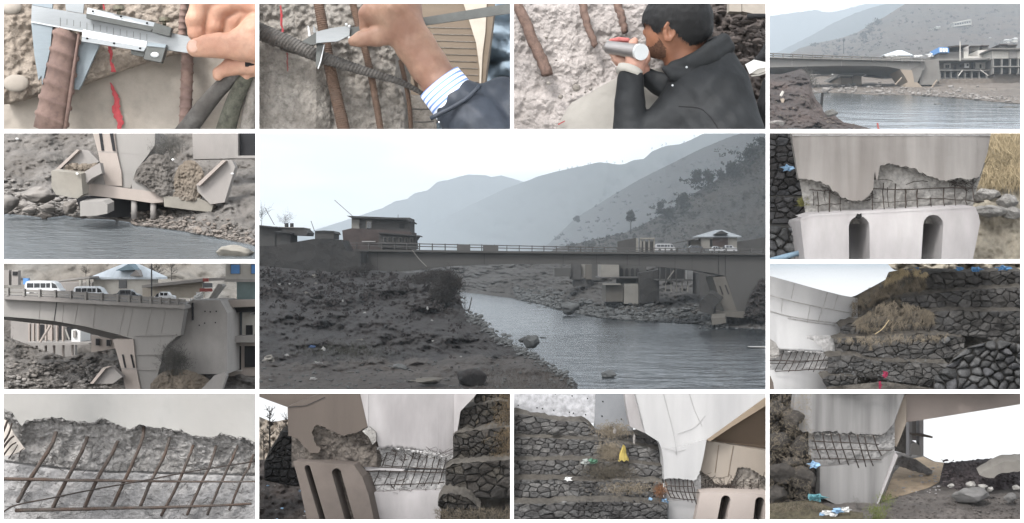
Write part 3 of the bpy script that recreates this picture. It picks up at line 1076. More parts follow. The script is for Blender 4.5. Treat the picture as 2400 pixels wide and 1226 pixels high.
# railing: posts and two rails
rt = interp([(800, 568), (980, 570.5), (1200, 575), (1450, 580), (1799, 583)])
rb = interp([(800, 583.5), (1200, 588.5), (1799, 593)])
for k, (o0, o1) in enumerate(((0, 2.1), (6.0, 8.0))):
    xs = [800, 900, 980, 1090, 1200, 1325, 1450, 1620, 1799]
    up = [(x, rt(x) + o0) for x in xs]; dn = [(x, rt(x) + o1) for x in reversed(xs)]
    mk('rail', *pz(PX, up + dn, TB - .3, .25), m_rail, br)
x = 806
while x < 1797:
    mk('post', *bxz(PX, x, rt(x) - .6, x + 2.0, rb(x), TB - .34, .32), m_rail, br)
    x += rnd.choice((28, 29, 30))
for (x0, x1) in ((1071, 1102), (1132, 1168)):            # solid lengths of parapet
    mk('parapet_panel', *bxz(PX, x0, rt(x0) + .6, x1, rb(x1), TB - .36, .34), m_rail, br)
# right pier leg and footing
mk('pier', *pz(PX, [(1700, 646), (1799, 640), (1799, 735), (1735, 735), (1726, 727)], TB - .05, 4.0), m_bridge, br)
pl = MB().add(pz(PX, [(1671, 650), (1700, 647.5), (1727, 729), (1696, 729)], TB - .12, 3.6)).build('pier_face', m_pier_tan, br)
for (a, b) in (((1687, 670), (1694, 690)), ((1700, 668), (1708, 690))):
    mk('slot', *pz(PX, [(a[0] - 1.6, a[1]), (a[0] + 1.6, a[1]), (b[0] + 1.6, b[1]), (b[0] - 1.6, b[1])], TB - .16, .1), m_black, br)
mk('footing', *pz(PX, [(1677, 729), (1760, 731), (1799, 740), (1799, 752), (1757, 747), (1677, 740)], TB - .6, 4.5), m_pier_tan, br)
for x in (1733, 1758):
    mk('pile', *tube([PX.p(x, 744, TB), PX.p(x, 768, TB)], 1.9 * UB, 8), m_bridge, br, smooth=True)
mk('wing_wall', *pz(PX, [(1638, 708), (1660, 688), (1668, 688), (1688, 702), (1690, 706), (1672, 722), (1672, 738), (1640, 730)], TB - 1.2, .5, .25, .2), m_darkwall, br)
mk('fallen_slab', *pz(PX, [(1667, 746), (1700, 744), (1702, 757), (1669, 762)], TB - 2.2, 1.0, .2, .25), m_pier_tan, label='broken pale concrete slab lying at the water under the footing', cat='slab')
mound(PX, 1742, 1799, [(1742, 735), (1752, 705), (1764, 676), (1780, 660), (1799, 655)], [(1742, 745), (1799, 756)], TB - .3, 1.6, .45, .05, 'earth_heap', m_soil, 'dark overgrown earth heaped against the right pier')
scatter(PX, 160, lambda: (rnd.uniform(1640, 1797), rnd.uniform(748, 772)), lambda X, Y: twater(Y) - 1, 2, 10, m_rockg, 'pier_rubble', 'stones around the piles of the right pier')
# pipe hanging off the girder
mk('cable', *tube(spline([PX.p(966, 586, TB - .6), PX.p(982, 607, TB - .6), PX.p(1000, 625, TB - .6)], 8), .9 * UB, 5), m_pale, label='pale cable hanging down over the left end of the girder', cat='cable')

# --- retaining wall and houses at the left end
mk('retaining_wall', *pz(PX, [(480, 580), (640, 576), (735, 560), (800, 562), (812, 588), (845, 590), (845, 640), (480, 640)], 88, 4), m_darkwall, label='dark stone wall under the houses at the left bridge end', cat='wall')
for (x0, y0, x1, y1, lab) in ((603, 528, 648, 578, 'low dark shed with a sagging flat roof at the left edge'), (645, 541, 680, 577, 'smaller dark shed beside the leftmost one')):
    h = thing('shed', lab, 'shed', PX.p((x0 + x1) / 2, y1, 89))
    mk('wall', *bxz(PX, x0, y0 + 3, x1, y1, 88.5, 3), m_house_dk, h)
    mk('roof', *pz(PX, [(x0, y0 - 1), (x1 + 4, y0 + 4), (x1 + 4, y0 + 7), (x0, y0 + 3)], 88, 3.6), m_roofdk, h)
h = thing('roof_shelter', 'long low roof with railings and two water tanks beside the sheds', 'shelter', PX.p(690, 565, 90))
mk('roof', *pz(PX, [(648, 532), (710, 534), (721, 545), (719, 552), (680, 551), (650, 545)], 89, 3), m_house_dk, h)
for x in (668, 680):
    mk('water_tank', *tube([PX.p(x + 4, 523, 90), PX.p(x + 4, 534, 90)], .13, 8), m_roofdk, h, smooth=True)
mk('eave', *pz(PX, [(650, 531.5), (711, 533.2), (712, 534.8), (650, 533.5)], 88.9, 3.2), m_pale, h)
h = thing('site_cabin', 'pale box shaped cabin with a ragged roof by the pole', 'cabin', PX.p(760, 562, 89))
mk('wall', *bxz(PX, 738, 543, 783, 560, 89, 2.6), m_house_dk, h)
mk('roof', *pz(PX, [(738, 541), (760, 540), (782, 541.5), (787, 548), (784, 549), (781, 544), (738, 543.5)], 88.9, 2.8), m_roofdk, h)
h = thing('roadside_house', 'two storey house with a flat overhanging roof above the bridge end', 'house', PX.p(880, 580, 97))
mk('wall', *bxz(PX, 824, 510, 960, 544, 97, 5), m_house_dk, h)
mk('roof', *pz(PX, [(812, 505.5), (952, 511), (963, 518), (962, 521), (950, 515), (824, 511), (816, 507.5)], 96.4, 6.2), m_roofdk, h)
w = mk('window', *bxz(PX, 857.5, 517, 871.5, 535, 96.95, .1), m_pale, h)
mk('pane', *bxz(PX, 860, 520, 869.5, 535, 96.9, .08), m_glass, w)
mk('window', *bxz(PX, 936, 524, 948, 535, 96.95, .1), m_black, h)
mk('corner_column', *bxz(PX, 824, 511, 842, 543, 96.9, .2), m_pale, h)
mk('ground_floor', *pz(PX, [(802, 540), (824, 535), (964, 543), (964, 585), (806, 585)], 96.6, 5.4), m_brickred, h)
h = thing('row_window_house', 'low house with a row of six small windows beside the bridge end', 'house', PX.p(930, 582, 95))
mk('wall', *pz(PX, [(889, 546), (982, 553), (974, 564), (977, 584), (886, 580)], 94.6, 1.9), m_house_dk, h)
mk('roof', *pz(PX, [(887, 544), (984, 552), (985, 554.5), (887, 547.5)], 94.2, 2.6), m_roofdk, h)
mk('sill', *pz(PX, [(887, 567), (978, 570), (978, 573), (887, 570)], 94.4, .2), m_rail, h)
for x in (899, 909, 921, 935, 949, 961):
    w = mk('window', *bxz(PX, x - .6, 555 + (x - 890) * .035, x + 7.2, 566.5 + (x - 890) * .025, 94.5, .1), m_pale, h)
    mk('pane', *bxz(PX, x + .6, 556.2 + (x - 890) * .035, x + 6, 566 + (x - 890) * .025, 94.44, .08), m_black, w)
mk('window_band', *bxz(PX, 848, 565, 880, 567.2, 96.4, .2), m_white, label='bright white kerb strip in front of the brick storey', cat='kerb')
# poles and the aerial
for pts, w, lab in (([(643, 527), (621, 487)], .8, 'leaning thin pole over the sheds, with a crossing wire'), ([(737, 541), (729, 518)], .8, 'thin lamp pole beside the pale cabin'), ([(826, 506), (784, 469)], .7, 'long slanting aerial rod on the house roof'), ([(933, 511), (933, 503)], .6, 'short upright rod on the house roof')):
    mk('pole', *tube([PX.p(x, y, 92) for x, y in pts], w * UB, 5), m_pole, label=lab, cat='pole')
tree(PX, 612, 490, 532, 60, 94, 'bare tree standing behind the leftmost shed', 'bare trees at the left', bare=True, name='bare_tree')
tree(PX, 668, 508, 536, 50, 95, 'bare tree behind the two water tanks', 'bare trees at the left', bare=True, name='bare_tree')


# --- buildings at the right end and under the bridge
def hip_house(W, t, pts, label, s=1.0):
    """house with a white hipped roof; pts in picture units: eave left, ridge left, ridge right, eave right, eave y, ridge y, ground y"""
    xl, rl, rr, xr, ye, yr, yg = pts
    u = W.u(t)
    h = thing('hip_roof_house', label, 'house', W.p((xl + xr) / 2, yg, t))
    dep = (xr - xl) * .55 * u
    ov = (xr - xl) * .1
    mk('wall', *bxz(W, xl + ov, ye - 3 * s, xr - ov, yg, t + dep * .12, dep * .76), m_pale, h)
    a, b = W.p(xl, ye, t), W.p(xr, ye, t)
    c, d = a + Vector((0, dep, 0)), b + Vector((0, dep, 0))
    r0, r1 = W.p(rl, yr, t) + Vector((0, dep / 2, 0)), W.p(rr, yr, t) + Vector((0, dep / 2, 0))
    th = Vector((0, 0, -2.2 * s * u))
    vs = [a, b, d, c, r0, r1] + [q + th for q in (a, b, d, c)]
    mk('roof', vs, [(0, 1, 5, 4), (1, 2, 5), (2, 3, 4, 5), (3, 0, 4), (0, 6, 7, 1), (1, 7, 8, 2), (2, 8, 9, 3), (3, 9, 6, 0), (9, 8, 7, 6)], m_roofw, h)
    return h, dep


h, dp = hip_house(PX, 104, (1632, 1682, 1700, 1738, 554, 538.5, 583), 'white roofed house standing behind the right end of the bridge')
mk('gable', *pz(PX, [(1674, 549.5), (1692, 540.5), (1708, 548)], 103.6, 2.2), m_roofdk, h)
mk('porch_roof', *pz(PX, [(1584, 568.5), (1640, 558), (1640, 560), (1584, 570.5)], 103.5, 2.5), m_house_dk, h)
mk('door', *bxz(PX, 1664, 561, 1670, 578, 104.2, .3), m_black, h)
mk('dark_front', *bxz(PX, 1671, 556, 1706, 578, 104.2, .3), m_brickred, h)
mk('side_room', *bxz(PX, 1618, 563, 1648, 578, 104.6, 2), m_pale, h)
h = thing('unfinished_shop', 'roofless pale shop walls and door frames behind the railing', 'building', PX.p(1490, 590, 102))
mk('wall', *pz(PX, [(1448, 566), (1490, 557.5), (1490, 590), (1448, 590)], 102, .6), m_house_dk, h)
for (x0, x1) in ((1491, 1496), (1500, 1504), (1508, 1512), (1520, 1523), (1532, 1535)):
    mk('column', *bxz(PX, x0, 558, x1, 590, 102, .4), m_pale, h)
mk('lintel', *bxz(PX, 1500, 557, 1535, 561, 101.9, .4), m_pale, h)
mk('back_wall', *bxz(PX, 1500, 566, 1534, 590, 103, .3), m_house_dk, h)
mk('roadside_wall', *pz(PX, [(1690, 572), (1799, 556), (1799, 592), (1690, 592)], 108, 1.0), m_house_dk, label='long plain wall along the road beyond the parked cars', cat='wall')


def vehicle(W, X0, X1, Y0, Y1, t, kind, paint, label, cat, group=None, flip=False):
    """side view box car: X0..X1 wide, roof at Y0, tyres at Y1"""
    u = W.u(t)
    h = thing('van' if kind == 'van' else 'car', label, cat, W.p((X0 + X1) / 2, Y1, t), group)
    w, hh = X1 - X0, Y1 - Y0
    dep = max(w * u * .42, hh * u * .8)
    if kind == 'van':
        pr = [(0, .86), (0, .28), (.04, .06), (.12, 0), (.72, .01), (.86, .14), (.95, .46), (1, .56), (1, .86)]
        wins = [(.06, .24), (.26, .42), (.44, .58), (.60, .71)]
        wy = (.14, .42)
    else:
        pr = [(0, .84), (0, .42), (.06, .34), (.2, .3), (.32, 0), (.68, 0), (.82, .32), (.97, .4), (1, .55), (1, .84)]
        wins = [(.32, .49), (.52, .68)]
        wy = (.07, .32)
    if flip: pr = [(1 - a, b) for a, b in reversed(pr)]; wins = [(1 - b, 1 - a) for a, b in wins]
    mk('body', *pz(W, [(X0 + a * w, Y0 + b * hh) for a, b in pr], t, dep), paint, h)
    for a, b in wins:
        mk('window', *bxz(W, X0 + a * w, Y0 + wy[0] * hh, X0 + b * w, Y0 + wy[1] * hh, t - .006 * w * u, .01 * w * u), m_glass, h)
    fx = .99 if not flip else .01
    mk('windscreen', *pz(W, [(X0 + (q if not flip else 1 - q) * w, Y0 + y * hh) for q, y in ((.75, .1), (.86, .2), (.92, .44), (.76, .44))], t - .006 * w * u, .01 * w * u), m_glass, h)
    for a in (.2, .8):
        c = W.p(X0 + a * w, Y0 + .84 * hh, t)
        wh = mk('wheel', *tube([c + Vector((0, -.03 * w * u, 0)), c + Vector((0, .12 * w * u, 0))], .16 * hh * u * 1.1, 12), m_tyre, h)
        mk('rim', *tube([c + Vector((0, -.035 * w * u, 0)), c + Vector((0, 0, 0))], .09 * hh * u, 8), m_rail, wh)
    return h


vehicle(PX, 1537, 1583, 571, 589, 97, 'van', m_vanw, 'white minibus crossing the bridge, nearest the bare shop walls', 'minibus')
m_cardk = plain('dark_car_paint', (60, 62, 66), rough=.3)
vehicle(PX, 1606, 1652, 575, 592, 96.8, 'car', m_cardk, 'dark car on the bridge in front of the white roofed house', 'car', 'cars on the bridge')
vehicle(PX, 1690, 1728, 575, 592, 97.4, 'car', m_vanw, 'pale car on the bridge at the right of the white roofed house', 'car', 'cars on the bridge', True)
vehicle(PX, 1664, 1690, 577, 592, 99, 'car', m_vanw, 'small white car half hidden between two others on the bridge', 'car', 'cars on the bridge')

h = thing('river_house', 'pale concrete house on two blank basement blocks below the bridge', 'house', PX.p(1455, 710, 112))
mk('wall', *bxz(PX, 1408, 612, 1451, 650, 111, 4), m_pale, h, label='pale upper storey with a parapet')
mk('basement', *bxz(PX, 1420, 668, 1461, 707, 110.5, 5), m_pier_tan, h)
mk('basement', *bxz(PX, 1463, 665, 1496, 712, 110.2, 5), m_pale, h)
mk('floor_slab', *bxz(PX, 1406, 649, 1512, 652, 110, 6), m_rail, h)
mk('canopy', *bxz(PX, 1414, 664.5, 1455, 668, 110, 1), m_pale, h)
mk('back_wall', *bxz(PX, 1450, 620, 1515, 668, 112, 3), m_bridge, h)
for x in (1452, 1464.5, 1477.5, 1489):
    o = MB()
    a = [(x + .8, 648), (x + .8, 634)] + [(x + 4.6 - 3.8 * math.cos(q), 634 - 6 * math.sin(q)) for q in (.5, 1.05, 1.57, 2.1, 2.64)] + [(x + 8.4, 634), (x + 8.4, 648)]
    o.add(pz(PX, a, 111.9, .2)).build('arched_opening', m_black, h)
h = thing('platform_house', 'timber platform house on thin stilts under the bridge', 'house', PX.p(1580, 690, 108))
mk('floor_slab', *bxz(PX, 1541, 655, 1624, 658, 106, 4), m_house_dk, h)
for x in (1559, 1572, 1585, 1598, 1611):
    mk('stilt', *bxz(PX, x, 657, x + 2.2, 684, 106.3, .2), m_pale, h)
for x in (1546, 1560, 1572, 1584, 1604):
    mk('post', *bxz(PX, x, 622, x + 2.4, 656, 106.4, .25), m_house_dk, h)
mk('back_wall', *bxz(PX, 1543, 618, 1612, 656, 109, .4), m_black, h)
mk('brace', *tube([PX.p(1565, 654, 106.2), PX.p(1580, 634, 106.2)], .05, 6), m_pale, h)
mk('white_room', *bxz(PX, 1611, 622, 1624, 655, 107, 2), m_white, h)
h = thing('ruined_row', 'weathered row of patched walls low on the far bank', 'building', PX.p(1360, 678, 140))
for (x0, y0, x1, y1, mm) in ((1338, 618, 1362, 655, m_house_dk), (1362, 618, 1372, 652, m_pale), (1372, 620, 1387, 655, m_pier_tan), (1387, 618, 1409, 657, m_bridge), (1345, 655, 1388, 672, m_house_dk), (1300, 628, 1338, 648, m_bridge)):
    w = mk('wall', *bxz(PX, x0, y0, x1, y1, 128 + rnd.uniform(0, 1), 3), mm, h)
for x in (1366, 1378, 1390):
    mk('window', *bxz(PX, x, 658, x + 3, 665, 127.6, .2), m_black, h)
for x in (1346, 1358, 1372, 1384):
    mk('stilt', *bxz(PX, x, 670, x + 1.6, 680, 128, .3), m_house_dk, h)
mk('house_behind_pier', *bxz(PX, 1640, 640, 1690, 692, 104, 4), m_house_dk, label='plain grey house showing between platform and pier', cat='house')
mk('bank_wall', *pz(PX, [(1498, 640), (1545, 632), (1545, 705), (1500, 712)], 109, 2), m_darkwall, label='dark retaining wall right of the two basement blocks', cat='wall')

# --- boulders, bush, litter
rock(PX, 1335, 722, 112, 46, 30, m_rockg, 'large pointed boulder at the far waterline', 1)
rock(PX, 1247, 801, 64, 38, 32, m_rockg, 'dark rounded boulder at the near waterline', 2)
rock(PX, 1224, 797, 65, 18, 12, m_rockg, 'small boulder touching the dark rounded one', 3)
rock(PX, 1428, 879, 51, 34, 20, m_rockg, 'pointed boulder standing in the shallows near the bottom', 4)
rock(PX, 938, 862, 50, 38, 20, m_rockg, 'low grey boulder on the trampled ground', 5)
rock(PX, 1105, 885, 46, 66, 46, m_soil, 'dark earth lump with litter at the bottom edge', 6, 'earth_lump', 'earth')
rock(PX, 1006, 892, 46, 70, 16, m_pier_tan, 'flat pale slab of rock at the bottom edge', 7, 'flat_rock', 'rock')
for i, (x, y, w) in enumerate(((1240, 712, 12), (1262, 720, 10), (1278, 721, 10), (1300, 724, 8), (1232, 790, 10), (1273, 791, 16))):
    rock(PX, x, y, twater(y) - .5, w, 3, m_rockg, ['flat stone just above the water, upstream', 'second flat stone out in the water', 'third flat stone in the water', 'flat stone nearest the pointed boulder', 'wet stone above the rounded boulder', 'long flat stone right of the rounded boulder'][i], i, 'river_stone', 'stone', 'stones showing in the river')


def bush(W, X, Y, w, h, t, n, label, mm=None, name='bare_bush', cat='bush', up=1.0):
    """leafless shrub: many short forking twigs filling an uneven mass, on a few stems"""
    u = W.u(t)
    m = MB()
    b0 = W.p(X, Y + h / 2, t)
    cl = [(rnd.gauss(0, .2), rnd.uniform(.15, .75), rnd.uniform(.16, .3)) for _ in range(9)]
    for _ in range(7):
        e = b0 + Vector((rnd.gauss(0, .2) * w * u, rnd.gauss(0, .1) * w * u, rnd.uniform(.5, .9) * h * u))
        m.add(tube([b0 + Vector((rnd.gauss(0, .1) * w * u, 0, 0)), e], lambda q: w * .012 * (1 - q * .7) * u, 4, False))
    for _ in range(n):
        cx, cz, r = rnd.choice(cl)
        s = b0 + Vector(((cx + rnd.gauss(0, r * .6)) * w * u, rnd.gauss(0, .16) * w * u, max(0, cz + rnd.gauss(0, r * .6)) * h * u))
        L = rnd.uniform(.06, .2) * (w + h) * .5 * u
        d = Vector((rnd.gauss(0, .6), rnd.gauss(0, .5), rnd.gauss(.6, .5))).normalized()
        e = s + d * L
        th = max(.3, min(w, h) * .006) * u * rnd.uniform(.6, 1.4)
        m.add(tube([s, e], lambda q: th * (1 - .7 * q), 3, False))
        e2 = s.lerp(e, .4) + (d + Vector((rnd.gauss(0, .6), rnd.gauss(0, .4), rnd.gauss(0, .5)))).normalized() * L * .6
        m.add(tube([s.lerp(e, .4), e2], lambda q: th * .7 * (1 - .7 * q), 3, False))
    return m.build(name, mm or m_twig, label=label, cat=cat)


bush(PX, 1058, 668, 74, 80, 68, 3600, 'dark leafless bush on the crest of the earth bank beside the water', up=1.0)
bush(PX, 1015, 650, 80, 36, 71, 1400, 'low leafless scrub left of the big bush on the crest')
bush(PX, 1088, 712, 26, 44, 66, 90, 'thin bare saplings at the foot of the bank by the water')
bush(PX, 850, 632, 70, 30, 80, 700, 'dark scrub under the left end of the bridge')
mk('stake', *tube([PX.p(1098, 733, 66), PX.p(1106, 697, 66)], .03, 5), m_twig, label='thin leaning stake beside the water', cat='stake')


def scrap(W, X, Y, w, h, t, mm, label, cat='litter', name='litter', group=None, seed=0):
    """crumpled sheet with a torn outline, lying on the ground"""
    u = W.u(t)
    R, S = 4, 11
    vs = [W.p(X, Y, t - .12 * w * u)]
    for i in range(1, R + 1):
        for j in range(S):
            a = 2 * math.pi * j / S
            r = i / R * (.5 + .3 * noise.noise(Vector((math.cos(a) * 1.3 + seed * 5.1, math.sin(a) * 1.3, seed))) + .12 * math.sin(a * 5 + seed))
            z = .30 * noise.noise(Vector((math.cos(a) * r * 6 + seed * 3, math.sin(a) * r * 6, 4 + seed)))
            vs.append(W.p(X + math.cos(a) * r * w, Y + math.sin(a) * r * h, t + (z - .12 * (1 - i / R)) * w * u))
    fs = [(0, 1 + j, 1 + (j + 1) % S) for j in range(S)]
    for i in range(R - 1):
        for j in range(S):
            a = 1 + i * S + j; b = 1 + i * S + (j + 1) % S
            fs.append((a, a + S, b + S, b))
    return mk(name, vs, fs, mm, label=label, cat=cat, group=group)


lit = [(656, 667, 14, 5, m_white), (679, 665, 6, 4, m_white), (736, 647, 10, 7, m_pale), (740, 664, 6, 4, m_pale), (718, 686, 8, 5, m_pale), (803, 705, 5, 6, m_white), (855, 733, 8, 4, m_white), (1002, 722, 6, 8, m_white), (1012, 751, 6, 4, m_white), (758, 819, 11, 12, m_white), (731, 814, 20, 8, m_blue), (672, 832, 12, 6, m_white), (628, 844, 30, 22, m_pale), (746, 850, 20, 6, m_white), (734, 888, 18, 8, m_white), (1014, 799, 6, 4, m_white), (1080, 836, 6, 4, m_white), (1105, 884, 9, 5, m_white), (820, 873, 22, 4, m_pale), (960, 893, 30, 5, m_pale), (843, 797, 20, 5, m_pale)]
for i, (x, y, w, h, mm) in enumerate(lit):
    scrap(PX, x, y, w, h, t_mound(x, y) - .35, mm, 'blue plastic scrap on the left earth bank' if mm is m_blue else 'small pale scrap of litter on the left earth bank', group=None if mm is m_blue else 'litter on the earth bank', seed=i)
tuft(PX, 900, lambda: (rnd.gauss(800, 70), rnd.gauss(822, 12)), lambda X, Y: t_mound(X, Y) - .1, (3, 9), (0, 1), mat('olive_grass', (70, 72, 48), var=.35, scale=2, bump=0), 'grass', 'thin olive grass on the trampled bank', wid=.8)
tuft(PX, 1100, lambda: (lambda x: (x, rnd.uniform(max(mtop(x) + 2, 870), 914)))(rnd.uniform(1110, 1340)), lambda X, Y: t_mound(X, Y) - .05, (4, 14), (0.1, 1), mat('dry_weeds', (96, 86, 76), var=.3, scale=2, bump=0), 'weeds', 'dry weeds on the shore at the bottom edge', wid=.7)
mk('foam_streak', *pz(PX, [(1755, 813), (1795, 812.4), (1799, 814.8), (1770, 814)], twater(814) - .6, .5), m_white, label='short white streak of foam on the dark water', cat='foam')

# ================================================================ TOP ROW, three close-ups at the broken concrete
opening(4, 4, 603, 308, .66)
m_conc_lt = mat('smooth_broken_concrete', (172, 164, 154), var=.14, scale=2.2, bump=.22, rgb2=(150, 141, 130), mix=.4, fine=16, bdist=.012)
m_conc_rough = mat('rough_concrete', (160, 149, 137), var=.3, scale=5.5, bump=.5, rgb2=(140, 126, 112), mix=.4, s2=1.2, fine=16, bdist=.02, cells=16)
m_conc_grey = mat('rough_grey_concrete', (156, 151, 144), var=.34, scale=6, bump=.5, rgb2=(128, 121, 113), mix=.45, s2=1.1, fine=16, bdist=.02, cells=18)
m_conc_white = mat('rough_pale_concrete', (182, 175, 171), var=.18, scale=6, bump=.5, rgb2=(160, 153, 148), mix=.35, s2=1.2, fine=16, bdist=.02, cells=18)
m_rust = mat('rusty_steel', (146, 122, 112), var=.22, scale=7, bump=.25, rgb2=(124, 104, 98), mix=.5, s2=1.6, bdist=.006, fine=14)
m_rustbr = mat('rusty_bar', (110, 88, 74), var=.3, scale=8, bump=.35, rgb2=(92, 80, 72), mix=.5, s2=2, bdist=.008, fine=14)
m_steelbar = mat('grey_steel_bar', (104, 101, 98), var=.28, scale=7, bump=.3, rgb2=(84, 80, 76), mix=.5, s2=2, bdist=.008, fine=14)
m_cal = mat('satin_steel', (168, 172, 174), var=.05, scale=3, bump=.04, rough=.42, metal=.55, spec=.5, stretch=(1, 1, 14), fine=20, bdist=.002)
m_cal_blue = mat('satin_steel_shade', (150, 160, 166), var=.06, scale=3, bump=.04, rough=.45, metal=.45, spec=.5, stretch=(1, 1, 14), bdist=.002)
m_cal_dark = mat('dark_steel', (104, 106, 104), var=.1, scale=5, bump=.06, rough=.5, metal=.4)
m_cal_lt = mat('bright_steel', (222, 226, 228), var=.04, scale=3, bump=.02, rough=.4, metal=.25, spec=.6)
m_redpaint = mat('red_paint', (168, 66, 70), var=.25, scale=14, bump=.2, rgb2=(212, 100, 108), mix=.35, s2=5, bdist=.006)
m_white = mat('bright_white_litter', (236, 236, 234), var=.05, scale=6, bump=0)
m_pale = mat('bright_pale_plaster', (190, 186, 178), var=.12, scale=1.0, bump=.1)
m_roofw = mat('bright_metal_roof', (206, 214, 220), var=.1, scale=1.0, bump=.05, rough=.45, stretch=(6, 1, 1))
m_vanw = plain('bright_car_paint', (232, 234, 236), rough=.3, var=.02)
m_cardk = plain('grey_car_paint', (70, 74, 80), rough=.3)
m_blue = plain('bright_blue_plastic', (84, 140, 200), rough=.55)
m_red = plain('faded_red_sheet', (158, 78, 72), rough=.7)
m_rail = mat('light_rail_concrete', (140, 138, 135), var=.15, scale=1.2, bump=.1)
m_blk = mat('black_hole', (20, 20, 20), var=.1, bump=0)


def skin(name, rgb, rgb2):
    m = mat(name, rgb, var=.12, scale=6, bump=.2, rough=.55, rgb2=rgb2, mix=.55, s2=1.6, fine=30, bdist=.004, spec=.35)
    b = m.node_tree.nodes['Principled BSDF']
    b.inputs['Subsurface Weight'].default_value = .12
    b.inputs['Subsurface Radius'].default_value = (.06, .025, .015)
    b.inputs['Subsurface Scale'].default_value = 1.0
    return m


m_skinA = skin('tan_skin', (208, 166, 142), (194, 142, 118))
m_skinB = skin('brown_skin', (168, 136, 116), (146, 106, 88))
m_nail = mat('nail', (214, 172, 152), var=.04, scale=8, bump=0, rough=.3, spec=.5)

# ---------------- A: caliper across a thick ribbed bar
TA = 33.2
uA = A.u(TA)
wall = thing('broken_wall', 'pale broken concrete face behind the thick ribbed bar and the caliper', 'wall', A.p(1200, 1215, TA))
v, f = rough_layer(A, 20, 2392, 20, 1222, 33.3, .10, .0016, 190, 96, seed=3, chip=.25)
mk('lower_face', v, f, m_conc_lt, wall, smooth=True)
eA = interp([(20, 975), (200, 930), (380, 880), (520, 860), (640, 830), (760, 785), (860, 745), (1000, 700), (1150, 645), (1300, 595), (1400, 560), (1550, 520), (1690, 488), (1720, 400), (1740, 250), (1900, 150), (2392, 20)])
v, f = rough_layer(A, 20, 2392, 18, lambda X: eA(X) + 9 * fbm(X * .02, 1, 1, 4), 32.75, .16, .0034, 210, 80, lip=.5, seed=1, chip=.9, edge=lambda X, Y: .16 * max(0, 1 - (eA(X) - Y) / 60) + (.3 if X > 1740 else 0))
mk('upper_layer', v, f, m_conc_rough, wall, smooth=True)
mk('pebble', *ball(A.p(150, 775, 32.62), (125 * uA, .09, 80 * uA)), m_conc_lt, wall, smooth=True)
mk('pebble', *ball(A.p(110, 70, 32.7), (95 * uA, .12, 65 * uA)), m_conc_lt, wall, smooth=True)


def paint(W, pts, t, parent, m=m_redpaint, d=.012):
    """ragged brush mark: (X, Y, width) down its length"""
    L, R = [], []
    n = 26
    for i in range(n + 1):
        s = i / n * (len(pts) - 1); k = min(int(s), len(pts) - 2); u = s - k
        a, b = pts[k], pts[k + 1]
        x, y, w = (a[j] + (b[j] - a[j]) * u for j in range(3))
        w *= .6 + .8 * abs(fbm(y * .03, x * .01, 2, 3)) + rnd.uniform(0, .3)
        x += 10 * fbm(y * .02, 3, 7, 3)
        L.append((x - w / 2, y)); R.append((x + w / 2, y))
    vs, fs = [], []
    for (a, b) in zip(L, R):
        for q, dd in ((a, 0.0), (((a[0] + b[0]) / 2, a[1]), -d), (b, 0.0)):
            vs.append(W.p(q[0], q[1], t + dd))
    for i in range(n):
        for j in (0, 1):
            fs.append((3 * i + j, 3 * i + j + 1, 3 * i + j + 4, 3 * i + j + 3))
    return mk('paint_mark', vs, fs, m, parent)


paint(A, [(1030, 770, 12), (1065, 860, 44), (1090, 930, 50), (1078, 1010, 66), (1100, 1090, 80), (1125, 1150, 60), (1110, 1205, 44)], 33.18, wall)
paint(A, [(1015, 425, 30), (1030, 470, 40), (1035, 500, 44), (1030, 560, 14), (1050, 620, 34), (1062, 672, 52)], 32.56, wall)
paint(A, [(960, 30, 14), (968, 60, 20), (972, 92, 12)], 32.56, wall)

big = rod(A, [(622, 285), (560, 700), (462, 1235)], 245, 300, 32.35, 'ribbed_bar', m_rust, None, n=10, sides=28, rib=150 * uA, ribh=15 * uA, tilt=.20, ribw=.34, label='thick rusty ribbed steel bar gripped by the caliper', cat='steel bar')
seam = rod(A, [(738, 300), (690, 620), (600, 1230)], 26, 34, 32.12, 'seam', m_rust, big, n=8, sides=6)
thin = rod(A, [(1748, 470), (1738, 800), (1722, 1230)], 108, 112, 32.75, 'ribbed_bar', m_rust, None, n=8, sides=18, rib=82 * uA, ribh=7 * uA, tilt=.1, ribw=.25, label='thinner ribbed bar standing right of the caliper', cat='steel bar')
rod(A, [(1715, 10), (1700, 180), (1695, 335)], 62, 70, 32.6, 'ribbed_bar', m_rust, None, n=8, sides=12, rib=58 * uA, ribh=5 * uA, label='short ribbed bar showing above, left of the fingers', cat='steel bar')
rod(A, [(2105, 650), (2100, 760)], 80, 84, 32.9, 'ribbed_bar', m_rust, None, n=6, sides=12, rib=50 * uA, ribh=5 * uA, label='stub of ribbed bar under the fingertips', cat='steel bar')
rod(A, [(2240, 640, 32.2), (1980, 900, 32.5), (1680, 1290, 32.8)], 120, 190, 32.5, 'pipe', m_steelbar, None, sides=16, n=8, label='dark round bar slanting down to the left in the corner', cat='steel bar')
rod(A, [(2330, 640, 32.2), (2190, 930, 32.4), (2080, 1290, 32.6)], 130, 190, 32.4, 'pipe', mat('mossy_bar', (88, 88, 78), var=.4, scale=7, bump=.4, bdist=.01), None, sides=16, n=8, label='mottled dark round bar, second from the corner', cat='steel bar')
rod(A, [(2420, 600, 32.4), (2350, 900, 32.5), (2290, 1290, 32.6)], 120, 150, 32.4, 'pipe', m_conc_grey, None, sides=14, n=8, label='rough pale bar at the very corner', cat='steel bar')

